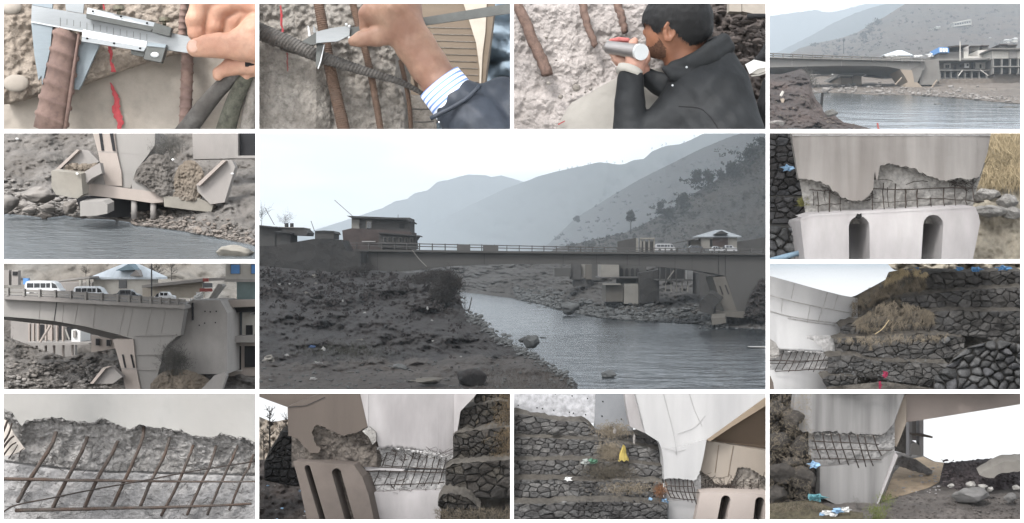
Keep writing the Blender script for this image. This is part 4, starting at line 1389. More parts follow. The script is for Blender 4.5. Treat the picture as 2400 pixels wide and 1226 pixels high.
cal = thing('caliper', 'grey steel sliding caliper clamped across the thick ribbed bar', 'caliper', A.p(1050, 300, 32.0))
mk('beam', *pz(A, [(296, 48), (820, 138), (1600, 308), (1860, 362), (1850, 512), (1780, 497), (1540, 462), (770, 292), (290, 205)], 32.05, .10), m_cal, cal)
mk('beam_edge', *pz(A, [(290, 197), (770, 286), (1540, 456), (1540, 466), (770, 298), (290, 209)], 32.03, .05), m_cal_lt, cal)
mk('fixed_jaw', *pz(A, [(290, 207), (490, 248), (478, 330), (470, 440), (430, 620), (395, 790), (385, 700), (358, 745), (318, 500)], 32.07, .08), m_cal_blue, cal)
mk('jaw_step', *pz(A, [(384, 695), (432, 700), (415, 785), (386, 780)], 32.1, .1), m_cal_dark, cal)
mk('moving_jaw', *pz(A, [(720, 382), (932, 408), (862, 560), (800, 700), (760, 790), (730, 836), (690, 828), (700, 640)], 32.46, .08), m_cal_blue, cal)
mk('upper_jaw', *pz(A, [(608, 24), (782, 30), (772, 125), (614, 98)], 32.1, .06), m_cal, cal)
mk('upper_jaw', *pz(A, [(300, 24), (486, 28), (486, 78), (300, 46)], 32.04, .07), m_cal_blue, cal)


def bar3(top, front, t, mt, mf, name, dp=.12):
    """square bar: an upper face leaning away, its light put into a paler steel, and a front face"""
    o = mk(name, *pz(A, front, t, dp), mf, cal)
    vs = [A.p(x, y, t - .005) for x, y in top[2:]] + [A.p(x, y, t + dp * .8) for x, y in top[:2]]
    mk('top_face', vs + [q + Vector((0, .02, -.005)) for q in vs], [(0, 1, 2, 3), (7, 6, 5, 4), (0, 4, 5, 1), (1, 5, 6, 2), (2, 6, 7, 3), (3, 7, 4, 0)], mt, o)  # light on the upper face is put into its paler colour
    return o


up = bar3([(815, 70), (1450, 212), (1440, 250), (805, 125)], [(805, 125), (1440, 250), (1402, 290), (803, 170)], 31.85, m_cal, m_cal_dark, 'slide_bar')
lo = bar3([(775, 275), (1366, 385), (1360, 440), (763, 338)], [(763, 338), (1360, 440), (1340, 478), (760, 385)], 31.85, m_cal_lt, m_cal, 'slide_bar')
for (x, y) in ((865, 105), (1126, 155), (1370, 215)):
    mk('hole', *ball(A.p(x, y, 31.84), (11 * uA, .012, 9 * uA), 10, 6), m_blk, up)
for (x, y) in ((812, 357), (1062, 403), (1304, 450)):
    mk('hole', *ball(A.p(x, y, 31.84), (11 * uA, .012, 9 * uA), 10, 6), m_blk, lo)
mk('clamp', *pz(A, [(1440, 212), (1597, 258), (1575, 336), (1415, 296)], 31.8, .2), m_cal_dark, cal)
ck = mk('clamp', *pz(A, [(1368, 420), (1545, 436), (1500, 582), (1335, 548)], 31.8, .2), m_cal_dark, cal)
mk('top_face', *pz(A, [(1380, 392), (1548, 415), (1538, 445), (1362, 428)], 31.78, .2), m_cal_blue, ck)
mk('screw', *ball(A.p(1442, 510, 31.79), (40 * uA, .03, 24 * uA)), m_cal_lt, ck, smooth=True)
mk('clamp_foot', *pz(A, [(1218, 462), (1345, 484), (1335, 530), (1222, 505)], 32.0, .1), m_cal_dark, cal)
m_brass = mat('tarnished_steel', (132, 128, 112), var=.3, scale=9, bump=.2, rough=.4, metal=.6)
for (x, y) in ((1106, 80), (1530, 188)):
    s = mk('thumb_screw', *tube([A.p(x, y + 50, 31.95), A.p(x, y, 31.95)], 18 * uA, 10), m_brass, cal, smooth=True)
    mk('knurled_head', *tube([A.p(x + 2, y + 14, 31.95), A.p(x, y - 22, 31.95)], 50 * uA, 16), m_brass, s)
for i in range(14):
    x = 560 + i * 62
    mk('scale_mark', *box((A.p(x, 0, 32.05).x, 32.045, A.p(x, 200 + (x - 560) * .19 + (20 if i % 4 else 45), 32.05).z), (A.p(x + 4, 0, 32.05).x, 32.06, A.p(x, 165 + (x - 560) * .19, 32.05).z)), m_cal_dark, cal)

# the hand
TH = 31.75
pr = []
pr += limb(A, TH, [(2420, -30, 120, 150), (2130, -60, 60, 115), (1870, 20, 30, 98), (1815, 190, 20, 88), (1822, 300, 30, 76), (1850, 350, 40, 66)], 26)
pr += limb(A, TH, [(2430, 60, 110, 140), (2190, 10, 70, 100), (2010, 90, 60, 92), (1985, 240, 60, 82), (1960, 330, 80, 70)], 18)
pr += limb(A, TH, [(2480, 150, 120, 130), (2260, 110, 110, 92), (2150, 190, 110, 84), (2110, 310, 120, 70)], 18)
pr += limb(A, TH, [(2560, 300, 60, 250), (2400, 330, 30, 190), (2260, 390, -10, 140)], 40)
pr += limb(A, TH, [(2560, 420, 0, 185), (2250, 440, -50, 132), (2060, 438, -80, 112), (1960, 446, -95, 100), (1850, 462, -95, 86)], 30)
pr += limb(A, TH, [(2500, 560, 110, 130), (2150, 590, 120, 92), (2010, 660, 130, 56), (2000, 690, 130, 46)], 20)
pr += limb(A, TH, [(2560, 620, 140, 120), (2300, 600, 150, 86), (2262, 680, 160, 50)], 20)
hand = body('person', pr, .03, 22 * A.u(TH), m_skinA, disp=lambda p: Vector((0, -.012 * fbm(p.x * 3, p.z * 3, 3, 3) - .008 * ridged(p.x * 6, p.z * 4, 2, 3), 0)), label='bare hand pinching the end of the steel caliper beam, cut off by the frame', cat='person')
uH = A.u(TH)
m_crease = skin('skin_crease', (150, 96, 76), (140, 90, 70))
c = A.p(1842, 462, TH); c.y -= 178 * uH
mk('nail', *ball(c, (52 * uH, 10 * uH, 58 * uH), 16, 10), m_nail, hand, smooth=True)
m_blkcloth = mat('black_sleeve', (34, 34, 36), var=.2, scale=5, bump=.2)
mk('cuff', *tube([A.p(2290, 590, TH + .1), A.p(2460, 600, TH + .1)], 42 * uH, 10), m_blkcloth, hand, smooth=True)

opening(603, 4, 1200, 308, .6)
# ---------------- B: fist with the caliper over a bar grid
TBw = 33.4
wallB = thing('broken_wall', 'grey chipped concrete face crossed by a slanting thick bar, second view of the top row', 'wall', B.p(700, 1215, TBw))
rB = interp([(-20, 1420), (200, 1460), (300, 1400), (520, 1340), (640, 1345), (740, 1330), (860, 1400), (960, 1430), (1230, 1420)])


def clipx(v, f, W, lim, t_out):
    return v, f


v, f = rough_layer(B, 20, 1440, 20, 1222, 33.3, .20, .0036, 190, 110, seed=11, chip=.9, edge=lambda X, Y: .9 * max(0, (X - rB(Y) + 40) / 60) ** 1 if X > rB(Y) - 40 else 0)
mk('core', v, f, m_conc_grey, wallB, smooth=True)
lB = interp([(20, 385), (280, 480), (300, 490), (560, 555), (690, 600), (820, 640), (930, 690)])
v, f = rough_layer(B, 20, 690, lambda X: lB(X) + 6 * fbm(X * .03, 1, 1, 3), 1222, 32.95, .12, .003, 90, 70, seed=14, chip=.7, edge=lambda X, Y: .35 * max(0, (X - 560) / 130))
mk('lower_block', v, f, m_conc_grey, wallB, smooth=True)
paint(B, [(230, 50, 14), (238, 140, 26), (240, 240, 22), (244, 305, 18)], 32.9, wallB)
paint(B, [(288, 490, 20), (292, 560, 14), (298, 665, 12)], 32.75, wallB, mat('worn_red_paint', (150, 96, 92), var=.3, scale=14, bump=.1))
rod(B, [(-20, 275, 32.55), (300, 400, 32.5), (600, 530, 32.5), (1100, 690, 32.6), (1360, 770, 32.7), (1570, 885, 32.8)], 165, 40, 32.5, 'ribbed_bar', m_steelbar, None, n=10, sides=18, rib=30 * uA, ribh=4 * uA, tilt=.25, label='thick grey ribbed bar slanting down across the other bars', cat='steel bar')
for pts, w0, w1, rb_, lab in (([(575, -10), (630, 300), (690, 640), (760, 950), (825, 1240)], 92, 118, 20, 'upright rusty bar, leftmost and thickest behind the slanting bar'), ([(890, -10), (960, 260), (1040, 560), (1100, 850), (1165, 1240)], 66, 62, 16, 'upright rusty bar, second from the left behind the fist'), ([(1345, 560), (1395, 780), (1430, 1000), (1445, 1240)], 44, 40, 14, 'upright rusty bar at the wall edge under the wrist'), ([(1475, 690), (1500, 830)], 34, 30, 12, 'short bar beyond the wall edge')):
    rod(B, pts, w0, w1, 32.85, 'upright_bar', m_rustbr, None, n=10, sides=12, rib=rb_ * uA, ribh=2.2 * uA, label=lab, cat='steel bar')
for y0, y1, lab in ((1015, 1012, 'thin tie bar, upper one low beside the sleeve'), (1135, 1128, 'thin tie bar, lower one beside the sleeve')):
    rod(B, [(1455, y0), (1560, y0 + 4), (1660, y1)], 14, 14, 33.2, 'tie_bar', m_steelbar, None, n=5, sides=6, label=lab, cat='steel bar')
# far side: bridge soffit, pale edge, blue water
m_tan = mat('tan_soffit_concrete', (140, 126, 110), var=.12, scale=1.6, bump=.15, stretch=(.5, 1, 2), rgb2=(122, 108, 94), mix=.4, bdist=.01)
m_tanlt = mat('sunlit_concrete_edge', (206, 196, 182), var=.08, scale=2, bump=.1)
m_bluew = mat('blue_grey_water', (164, 180, 192), var=.1, scale=1.6, bump=.15, rough=.8, rgb2=(146, 164, 178), mix=.4, stretch=(1, 1, 2.2))
arch = thing('bridge_soffit', 'tan board marked underside of the arch behind the arm', 'bridge', B.p(1750, 800, 36))
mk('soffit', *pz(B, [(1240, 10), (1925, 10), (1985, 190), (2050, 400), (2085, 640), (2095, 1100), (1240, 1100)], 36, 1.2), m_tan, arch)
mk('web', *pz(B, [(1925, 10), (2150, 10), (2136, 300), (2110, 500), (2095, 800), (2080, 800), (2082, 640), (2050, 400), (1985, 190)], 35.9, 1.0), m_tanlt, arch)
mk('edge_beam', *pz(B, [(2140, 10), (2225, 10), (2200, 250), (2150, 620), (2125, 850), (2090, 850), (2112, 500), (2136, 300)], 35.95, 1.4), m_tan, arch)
for i in range(9):
    yy = 250 + i * 62
    mk('board_joint', *pz(B, [(1560, yy), (2040 + i * 4, yy + 14), (2040 + i * 4, yy + 18), (1560, yy + 4)], 35.98, .05), m_conc_grey, arch)
v, f = sheet(B, 1300, 2392, 12, 1222, 40, 40, lambda X, Y, v: 39 + 1.2 * fbm(X * .004, Y * .008, 2, 3))
mk('river_surface', v, f, m_bluew, kind='structure', label='blue grey water showing past the arch edge', smooth=True)
mk('concrete_post', *pz(B, [(1440, 880), (1660, 900), (1680, 1222), (1440, 1222)], 33.9, .4), m_conc_grey, label='small concrete block behind the tie bars', cat='block')

calB = thing('caliper', 'thin grey caliper held level in the fist, its jaw on the slanting bar', 'caliper', B.p(700, 330, 32.1))
mk('beam', *pz(B, [(425, 388), (560, 300), (790, 262), (1050, 238), (1050, 305), (800, 350), (700, 385), (520, 420)], 32.05, .07), m_cal_dark, calB)
mk('slide', *pz(B, [(560, 296), (700, 262), (860, 240), (875, 262), (870, 330), (760, 385), (560, 400)], 31.98, .06), m_cal, calB)
jw = mk('jaw', *pz(B, [(566, 405), (640, 410), (628, 470), (600, 580), (578, 645), (556, 600), (560, 480)], 32.2, .1), m_cal_dark, calB)
mk('jaw_edge', *pz(B, [(630, 418), (640, 412), (606, 570), (579, 645), (574, 636), (596, 570)], 32.17, .05), m_cal_lt, jw)
mk('prong', *pz(B, [(480, 238), (492, 244), (508, 335), (488, 338)], 32.1, .05), m_cal_lt, calB)
mk('prong', *pz(B, [(536, 226), (552, 268), (556, 306), (532, 300)], 32.1, .05), m_cal, calB)
mk('long_beam', *pz(B, [(1500, 172), (2385, 28), (2385, 122), (1530, 242)], 32.3, .06), m_cal_dark, calB)
for (x, y) in ((870, 245), (868, 352), (842, 228)):
    mk('screw', *ball(B.p(x, y, 31.97), (13 * uA, .03, 13 * uA)), m_cal_lt, calB, smooth=True)

TF = 31.6
pr = []
pr += limb(B, TF, [(1010, 250, 60, 56), (1030, 130, 10, 70), (1110, 120, -30, 105), (1300, 130, -60, 170)], 40)      # index knuckle
pr += limb(B, TF, [(1060, 100, 60, 80), (1250, 40, 20, 150)], 40)
pr += limb(B, TF, [(1250, 110, -20, 178), (1370, 250, -20, 172), (1480, 420, 0, 176), (1600, 600, 20, 172), (1740, 800, 40, 172), (1850, 960, 60, 178)], 60)
pr += limb(B, TF, [(1180, 100, 30, 170), (1400, 60, 30, 130), (1460, 220, 30, 90)], 60)
pr += limb(B, TF, [(1260, 300, -10, 130), (1130, 345, -20, 88), (980, 365, -10, 66), (905, 385, 0, 48)], 40)       # thumb
pr += limb(B, TF, [(1150, 250, 50, 70), (1080, 300, 90, 60)], 30)
pr += [egg(B, TF, 1610, 430, -60, 70, 60, 60, 50)]
handB = body('person', pr, .035, 40 * uA, m_skinB, disp=lambda p: Vector((0, -.02 * fbm(p.x * 2.2, p.z * 2.2, 3, 3) - .012 * ridged(p.x * 3 + p.z * 2, p.z * 2 - p.x, 2, 3), 0)), label='brown fist gripping the thin caliper, striped shirt cuff and dark jacket sleeve', cat='person')


def stripe_mat(name, c1, c2, d, freq, duty=.5):
    m = bpy.data.materials.new(name); m.use_nodes = True
    N, L = m.node_tree.nodes, m.node_tree.links
    bs = N['Principled BSDF']; bs.inputs['Roughness'].default_value = .85
    g = N.new('ShaderNodeNewGeometry')
    dt = N.new('ShaderNodeVectorMath'); dt.operation = 'DOT_PRODUCT'; dt.inputs[1].default_value = d
    L.new(g.outputs['Position'], dt.inputs[0])
    ml = N.new('ShaderNodeMath'); ml.operation = 'MULTIPLY'; ml.inputs[1].default_value = freq
    L.new(dt.outputs['Value'], ml.inputs[0])
    sn = N.new('ShaderNodeMath'); sn.operation = 'SINE'
    L.new(ml.outputs[0], sn.inputs[0])
    r = N.new('ShaderNodeValToRGB')
    r.color_ramp.elements[0].position = .15; r.color_ramp.elements[0].color = tuple(lin(c1)) + (1,)
    r.color_ramp.elements[1].position = .55; r.color_ramp.elements[1].color = tuple(lin(c2)) + (1,)
    ad = N.new('ShaderNodeMath'); ad.operation = 'MULTIPLY_ADD'; ad.inputs[1].default_value = .5; ad.inputs[2].default_value = .5
    L.new(sn.outputs[0], ad.inputs[0]); L.new(ad.outputs[0], r.inputs[0]); L.new(r.outputs[0], bs.inputs['Base Color'])
    return m


m_stripe = stripe_mat('striped_cotton', (98, 128, 186), (214, 220, 232), (.62, 0, -.78), 2 * math.pi / (44 * uA))
p0, p1 = B.p(1705, 762, TF + .05), B.p(1900, 1010, TF + .1)
cv, cf = tube([p0 + (p0 - p1) * .02, p0, p0.lerp(p1, .5), p1], lambda s: (206 + 20 * s) * uA * (1.0 if s > .05 else .93), 40, True)
mk('shirt_cuff', cv, cf, m_stripe, handB, smooth=True)
m_navy = mat('dark_navy_jacket', (48, 54, 64), var=.2, scale=4, bump=.25, rough=.55, rgb2=(66, 74, 86), mix=.35, s2=1.4, bdist=.02)


def wrinkle(p):
    return Vector((0, -1, 0)) * (.05 * noise.noise(Vector((p.x * 3.1 + p.z * 2, p.z * 2.2 - p.x, p.y))) + .03 * ridged(p.x * 2.2 + p.z * 1.6, p.z * 1.1 - p.x, 2, 3))


pr = limb(B, TF, [(1905, 985, 40, 255), (2080, 1230, 40, 300), (2300, 1500, 80, 380)], 60) + limb(B, TF, [(2060, 960, 60, 170), (2300, 900, 140, 190), (2500, 1050, 160, 320)], 60)
body('jacket_sleeve', pr, .06, 60 * uA, m_navy, handB, disp=wrinkle)
cv, cf = tube(spline([B.p(1625, 1105, 31.0), B.p(1800, 1015, 30.95), B.p(1960, 920, 30.98), B.p(2085, 800, 31.1)], 10), 20 * uA, 8)
mk('sleeve_hem', cv, cf, m_navy, handB, smooth=True)
mk('stud', *ball(B.p(1704, 1138, 30.95), .025), m_cal_lt, handB, smooth=True)
mk('rock_slab', *lumpat(B.p(2260, 800, 34.5), (.42, .3, .16), LUMP2, 3), m_conc_grey, label='pale broken rock behind the sleeve', cat='rock')

opening(1200, 4, 1799, 308, .6)
# ---------------- C: man measuring with a steel cylinder at the wall
wallC = thing('broken_wall', 'whitish pitted concrete face the man is leaning against', 'wall', C.p(700, 1215, 33.3))
lowC = interp([(20, 850), (300, 860), (500, 880), (700, 840), (900, 760), (1100, 760), (1500, 700)])
v, f = rough_layer(C, 18, 1620, 18, 1222, 33.4, .11, .0060, 220, 130, seed=21, chip=.5, edge=lambda X, Y: -.15 * max(0, min(1, (Y - lowC(X)) / 60)))
mk('core', v, f, m_conc_white, wallC, smooth=True)
scC = interp([(420, 1222), (440, 1150), (560, 960), (700, 880), (860, 790), (1000, 720)])
v, f = rough_layer(C, 360, 1560, lambda X: max(620, scC(X)) if X < 1000 else 640, 1222, 33.12, .04, .002, 80, 50, seed=22, chip=.2)
mk('cover_layer', v, f, mat('pale_formed_concrete', (182, 178, 171), var=.08, scale=2, bump=.12, rgb2=(164, 160, 153), mix=.4, bdist=.008), wallC, smooth=True)
for pts, w0, w1, lab in (([(40, -10), (170, 300), (250, 480), (340, 690)], 100, 110, 'thick rust brown bar sunk in the pale concrete at the left'), ([(650, -10), (720, 250), (790, 430)], 80, 60, 'shorter rust brown bar sunk in the concrete, second from the left'), ([(975, -10), (1030, 160), (1060, 300)], 86, 60, 'rust brown bar sunk in the concrete nearest the face')):
    rod(C, pts, w0, w1, 33.08, 'sunken_bar', mat('brown_crusted_bar', (128, 106, 96), var=.3, scale=8, bump=.5, bdist=.02), None, n=14, sides=10, wob=.02, label=lab, cat='steel bar')
for (x, y, r) in ((608, 818, 40), (330, 350, 16), (740, 830, 18), (690, 860, 12), (350, 775, 22), (420, 560, 10), (460, 900, 24), (560, 880, 10)):
    mk('aggregate_stone', *ball(C.p(x, y, 33.1), (r * uA, .05, r * .9 * uA), 10, 6), m_conc_grey, wallC, smooth=True)
mk('red_chip', *pz(C, [(435, 1155), (500, 1122), (503, 1130), (440, 1164)], 33.0, .03), m_redpaint, label='small orange red chip lying on the wall near the bottom', cat='chip')
# behind him
m_rub = mat('dark_rubble', (84, 76, 72), var=.4, scale=5, bump=.6, rgb2=(104, 96, 92), mix=.4, s2=1.2, bdist=.04)
v, f = sheet(C, 1250, 2400, 16, 1222, 110, 80, lambda X, Y, v: 38 - 2.4 * v + .35 * ridged(X * .006, Y * .008, 3, 4) + .25 * fbm(X * .02, Y * .02, 1, 3))
mk('rubble_slope', v, f, m_rub, smooth=True, kind='structure', label='dark rubble slope behind the man')
scatter(C, 170, lambda: (rnd.uniform(1700, 2390), rnd.uniform(60, 640)), lambda X, Y: 37.4 - 2.4 * Y / 1222, 18, 120, m_rub, 'rubble', 'dark stones on the slope behind the man', LUMP1)
bw = thing('pale_wall', 'pale concrete wall of two slabs in the top right corner behind the man', 'wall', C.p(2200, 150, 37))
for (x0, x1) in ((2030, 2146), (2152, 2400)):
    mk('panel', *pz(C, [(x0, 10), (x1, 10), (x1, 160 if x1 > 2200 else 110), (x0, 105)], 36.2, .4), m_conc_lt, bw)
mk('log', *tube([C.p(2200, 150, 36), C.p(2400, 150, 36)], .07, 8), m_blkcloth, label='dark log lying at the foot of the pale wall', cat='log', smooth=True)

TC = 32.3
uC = C.u(TC)
m_skinC = skin('face_skin', (156, 108, 82), (136, 90, 66))
m_skinCh = skin('hand_skin', (206, 166, 146), (196, 140, 124))
m_hair = mat('black_hair', (20, 20, 22), var=.5, scale=14, bump=.5, rough=.55, stretch=(1, 1, .35), fine=20, bdist=.02)
pr = [egg(C, TC, 1560, 215, 20, 300, 310, 290, 40), egg(C, TC, 1400, 340, 10, 142, 175, 180, 40)]
pr += limb(C, TC, [(1350, 440, 20, 86), (1480, 440, -30, 110), (1560, 430, -20, 140)], 40)
pr += limb(C, TC, [(1345, 470, 30, 62), (1380, 480, 10, 70)], 30)
pr += limb(C, TC, [(1600, 380, 20, 170), (1610, 560, 30, 172), (1700, 720, 40, 200)], 50)
pr += [egg(C, TC, 1262, 290, 60, 32, 40, 40, 24), egg(C, TC, 1300, 200, 60, 60, 40, 60, 30), egg(C, TC, 1296, 395, 60, 32, 24, 40, 20)]
man = body('person', pr, .05, 40 * uC, m_skinC, label='man with black hair and black jacket bent towards the wall holding a steel cylinder', cat='person')


def hair_ok(q):
    X, Y = C.inv(q)
    lim = interp([(1180, 240), (1240, 215), (1300, 250), (1345, 325), (1385, 300), (1400, 262), (1490, 258), (1540, 310), (1620, 385), (1690, 432), (1760, 400), (1880, 330)])
    return Y < lim(X) + 14 * noise.noise(Vector((X * .05, Y * .02, 0))) or q.y > TC + .35


pr = [egg(C, TC, 1562, 195, 20, 324, 330, 318, 40), egg(C, TC, 1690, 300, 20, 172, 150, 230, 50), egg(C, TC, 1390, 190, 20, 165, 170, 190, 40)]
body('hair', pr, .05, 40 * uC, m_hair, man, cut=hair_ok, disp=lambda p: Vector((0, 0, 0)) + (p - Vector(C.p(1560, 200, TC))).normalized() * .02 * noise.noise(p * 9))
hm = [o for o in man.children if o.name.startswith('hair')][0]
hc = Vector(C.p(1560, 200, TC))
hs, hf = [], []
for _ in range(5200):                                    # short strands lying back over the scalp
    p = rnd.choice(hm.data.vertices).co + hm.location + man.location
    nr = (p - hc).normalized()
    d = (Vector((.25, .5, -.75)) + Vector((rnd.gauss(0, .3), rnd.gauss(0, .3), rnd.gauss(0, .3)))).normalized()
    d = (d - nr * d.dot(nr) * .75).normalized()
    L = rnd.uniform(18, 44) * uC
    s = nr.cross(d).normalized() * 1.6 * uC
    k = len(hs)
    hs += [p - s, p + s, p + d * L + nr * L * .12]
    hf.append((k, k + 1, k + 2))
mk('hair_strands', hs, hf, m_hair, man, kind='stuff')
pr = [egg(C, TC, 1446, 335, -232, 58, 84, 30, 12), egg(C, TC, 1430, 398, -232, 34, 34, 26, 16)]
pr += limb(C, TC, [(1405, 300, -248, 15), (1430, 262, -250, 17), (1470, 262, -250, 18), (1494, 310, -250, 17), (1484, 370, -246, 15), (1448, 415, -240, 18)], 8)
pr += [egg(C, TC, 1440, 345, -268, 26, 46, 26, 10, True)]
body('ear', pr, .016, 10 * uC, m_skinC, man)


def beard_ok(q):
    X, Y = C.inv(q)
    return Y > interp([(1250, 420), (1300, 440), (1360, 400), (1392, 300), (1420, 420), (1480, 520)])(X) + 10 * noise.noise(Vector((X * .05, Y * .05, 0))) and X < 1440 and Y < 545


pr = [egg(C, TC, 1400, 340, 10, 146, 179, 184, 40)] + limb(C, TC, [(1350, 440, 20, 90), (1480, 440, -30, 114), (1560, 430, -20, 144)], 40) + limb(C, TC, [(1345, 470, 30, 66), (1380, 480, 10, 74)], 30)
body('beard', pr, .04, 40 * uC, mat('stubble', (104, 74, 58), var=.4, scale=20, bump=.3), man, cut=beard_ok)

m_leather = mat('black_leather', (40, 42, 44), var=.16, scale=3, bump=.25, rough=.68, spec=.22, rgb2=(48, 51, 54), mix=.35, s2=.9, bdist=.02)


def folds(p):
    X, Y = C.inv(p)
    a = .06 * noise.noise(Vector((X * .006 + Y * .003, Y * .004, 3))) + .045 * ridged(X * .006 - Y * .005, Y * .003 + X * .002, 7, 4)
    return Vector((0, -a, 0))


pr = []
pr += limb(C, TC, [(1660, 740, 0, 180), (1900, 640, 20, 210), (2010, 760, 40, 200)], 60)
pr += limb(C, TC, [(1860, 950, 20, 400), (1900, 1300, 20, 470)], 60)
pr += limb(C, TC, [(1700, 880, -10, 260), (1560, 1080, -40, 240), (1280, 1290, -60, 200)], 60)
pr += limb(C, TC, [(1100, 760, -110, 124), (1092, 980, -120, 138), (1085, 1330, -120, 160)], 30)
pr += limb(C, TC, [(1150, 1240, -100, 150), (1400, 1240, -60, 170)], 50)
pr += limb(C, TC, [(1235, 680, 120, 82), (1400, 770, 120, 104), (1600, 860, 100, 150)], 30)
jk = body('jacket', pr, .07, 60 * uC, m_leather, man, disp=folds)
pr = limb(C, TC, [(1500, 640, -120, 56), (1640, 610, -190, 64), (1820, 500, -200, 68), (1960, 395, -120, 64)], 30) + limb(C, TC, [(1640, 660, -170, 60), (1850, 560, -190, 70), (2000, 460, -110, 66)], 30)
pr += limb(C, TC, [(1420, 660, -120, 32), (1500, 720, -160, 60), (1640, 720, -170, 80)], 30)
pr += limb(C, TC, [(1960, 395, 0, 60), (1940, 370, 160, 56), (1760, 430, 260, 60)], 30)
body('collar', pr, .035, 30 * uC, m_leather, man)
for pts in ([(1560, 990, 30.98), (1760, 1010, 30.86), (1880, 1120, 30.82), (1960, 1260, 30.8)],):
    mk('seam', *tube(spline([C.p(x, y, t) for x, y, t in pts], 10), .018, 6), m_blkcloth, man, smooth=True)
for (x, y, t) in ((1634, 626, 31.55), (1503, 795, 31.5)):
    mk('snap', *ball(C.p(x, y, t), .028), m_cal_lt, man, smooth=True)
cv, cf = tube([C.p(1090, 700, 31.95), C.p(1112, 640, 31.98)], 122 * uC, 20)
mk('shirt_cuff', cv, cf, m_pale, man, smooth=True)
# hands round the cylinder
pr = limb(C, TC, [(1130, 700, -110, 92), (1140, 610, -120, 84), (1115, 540, -130, 62), (1122, 430, -150, 40), (1138, 405, -150, 30)], 20)
pr += limb(C, TC, [(1160, 640, -100, 70), (1190, 590, -130, 44), (1225, 560, -150, 30)], 18)
pr += limb(C, TC, [(1150, 600, -60, 60), (1050, 585, -20, 48), (985, 545, 0, 38), (940, 500, 0, 28)], 14)
pr += limb(C, TC, [(1060, 600, 10, 44), (1000, 575, 30, 36), (960, 540, 40, 28)], 12)
pr += limb(C, TC, [(1200, 620, 20, 60), (1262, 545, 0, 34), (1270, 480, -10, 26)], 14)
pr += limb(C, TC, [(1230, 640, 60, 70), (1200, 600, 60, 60)], 20)
body('hands', pr, .022, 14 * uC, m_skinCh, man)
pr = limb(C, TC, [(930, 374, 30, 18), (1000, 370, 0, 24), (1085, 378, -20, 22)], 10) + limb(C, TC, [(950, 366, 40, 14), (1060, 362, 30, 18)], 8)
body('fingertips', pr, .018, 8 * uC, mat('reddened_skin', (196, 116, 112), var=.15, scale=12, bump=.2), man)
cyl = thing('steel_cylinder', 'brushed steel cylinder held against the concrete by the man', 'cylinder', C.p(1050, 460, 31.8))
m_steelc = mat('brushed_steel', (176, 172, 170), var=.05, scale=4, bump=.03, rough=.3, metal=.75, stretch=(1, 1, 8), bdist=.002)
mk('barrel', *tube([C.p(862, 440, 32.4), C.p(905, 440, 32.3), C.p(1195, 482, 31.7)], lambda s: (26 if s < .1 else 52 + 18 * s) * uC, 26), m_steelc, cyl, smooth=False)
cv, cf = tube([C.p(1190, 481, 31.72), C.p(1214, 486, 31.6)], 74 * uC, 28)
mk('end_cap', cv, cf, m_cal_lt, cyl)
# the other man's paper
pp = thing('paper_sheets', 'white paper sheets held at the right edge by someone in black', 'paper', C.p(2280, 650, 31.9))
for k, pts in enumerate(([(2180, 600), (2260, 556), (2392, 585), (2392, 625), (2300, 640), (2220, 690)], [(2215, 682), (2310, 630), (2392, 612), (2392, 655), (2300, 690)], [(2230, 700), (2310, 690), (2392, 660), (2392, 676), (2310, 706), (2240, 712)])):
    mk('sheet', *pz(C, pts, 31.75 + k * .04, .02), m_white if k == 0 else m_pale, pp)
pr = limb(C, 33.0, [(2420, 420, 0, 60), (2350, 520, 0, 46), (2300, 560, 0, 40)], 20) + limb(C, 33.0, [(2430, 800, 0, 100), (2410, 1000, 0, 118), (2430, 1240, 0, 90)], 40)
body('person', pr, .05, 30 * uC, m_blkcloth, label='sliver of a person in black at the right edge beside the paper', cat='person')
# ================================================================ LEFT, upper: pier footing undermined at the water (E)
opening(4, 308, 603, 612, .74, 1.0)
KE, YE = 89320.0, -835.0


def tE(Y): return KE / (Y - YE)


m_eW = water_mat('slate_water', (92, 96, 98), 2.4, bs=.9, rough=.2, stretch=(.4, 1, 1), dist=.4)
m_eC = mat('grey_footing_concrete', (150, 146, 142), var=.14, scale=.9, bump=.15, rgb2=(128, 122, 118), mix=.45, stretch=(1, 1, .5), fine=10, bdist=.03)
m_eT = mat('warm_pier_concrete', (164, 154, 146), var=.1, scale=.9, bump=.1, rgb2=(146, 136, 130), mix=.4, stretch=(1, 1, .4), bdist=.02)
m_eL = mat('light_pier_concrete', (146, 143, 139), var=.1, scale=.8, bump=.08, rgb2=(128, 124, 120), mix=.5, stretch=(1, 1, .3), bdist=.02)
m_eM = mat('mossy_concrete', (138, 134, 126), var=.2, scale=1.4, bump=.2, rgb2=(124, 118, 108), mix=.5, bdist=.03)
m_eS = mat('scrub_slope', (112, 108, 104), var=.4, scale=1.1, bump=.6, rgb2=(92, 86, 80), mix=.5, s2=.3, fine=14, bdist=.12)
m_eR = mat('bank_stone', (134, 130, 126), var=.28, scale=1.6, bump=.4, rgb2=(116, 108, 100), mix=.4, bdist=.05)
m_eB = mat('brown_earth', (112, 104, 95), var=.35, scale=1.3, bump=.6, rgb2=(120, 108, 94), mix=.4, bdist=.1)
m_pebble = mat('shore_gravel', (126, 119, 113), var=.35, scale=2.2, bump=.6, rgb2=(134, 120, 108), mix=.35, bdist=.06)
m_scrub = mat('grey_scrub', (88, 86, 82), var=.4, scale=2, bump=0)
m_dk = mat('dark_void', (38, 38, 40), var=.1, bump=0)

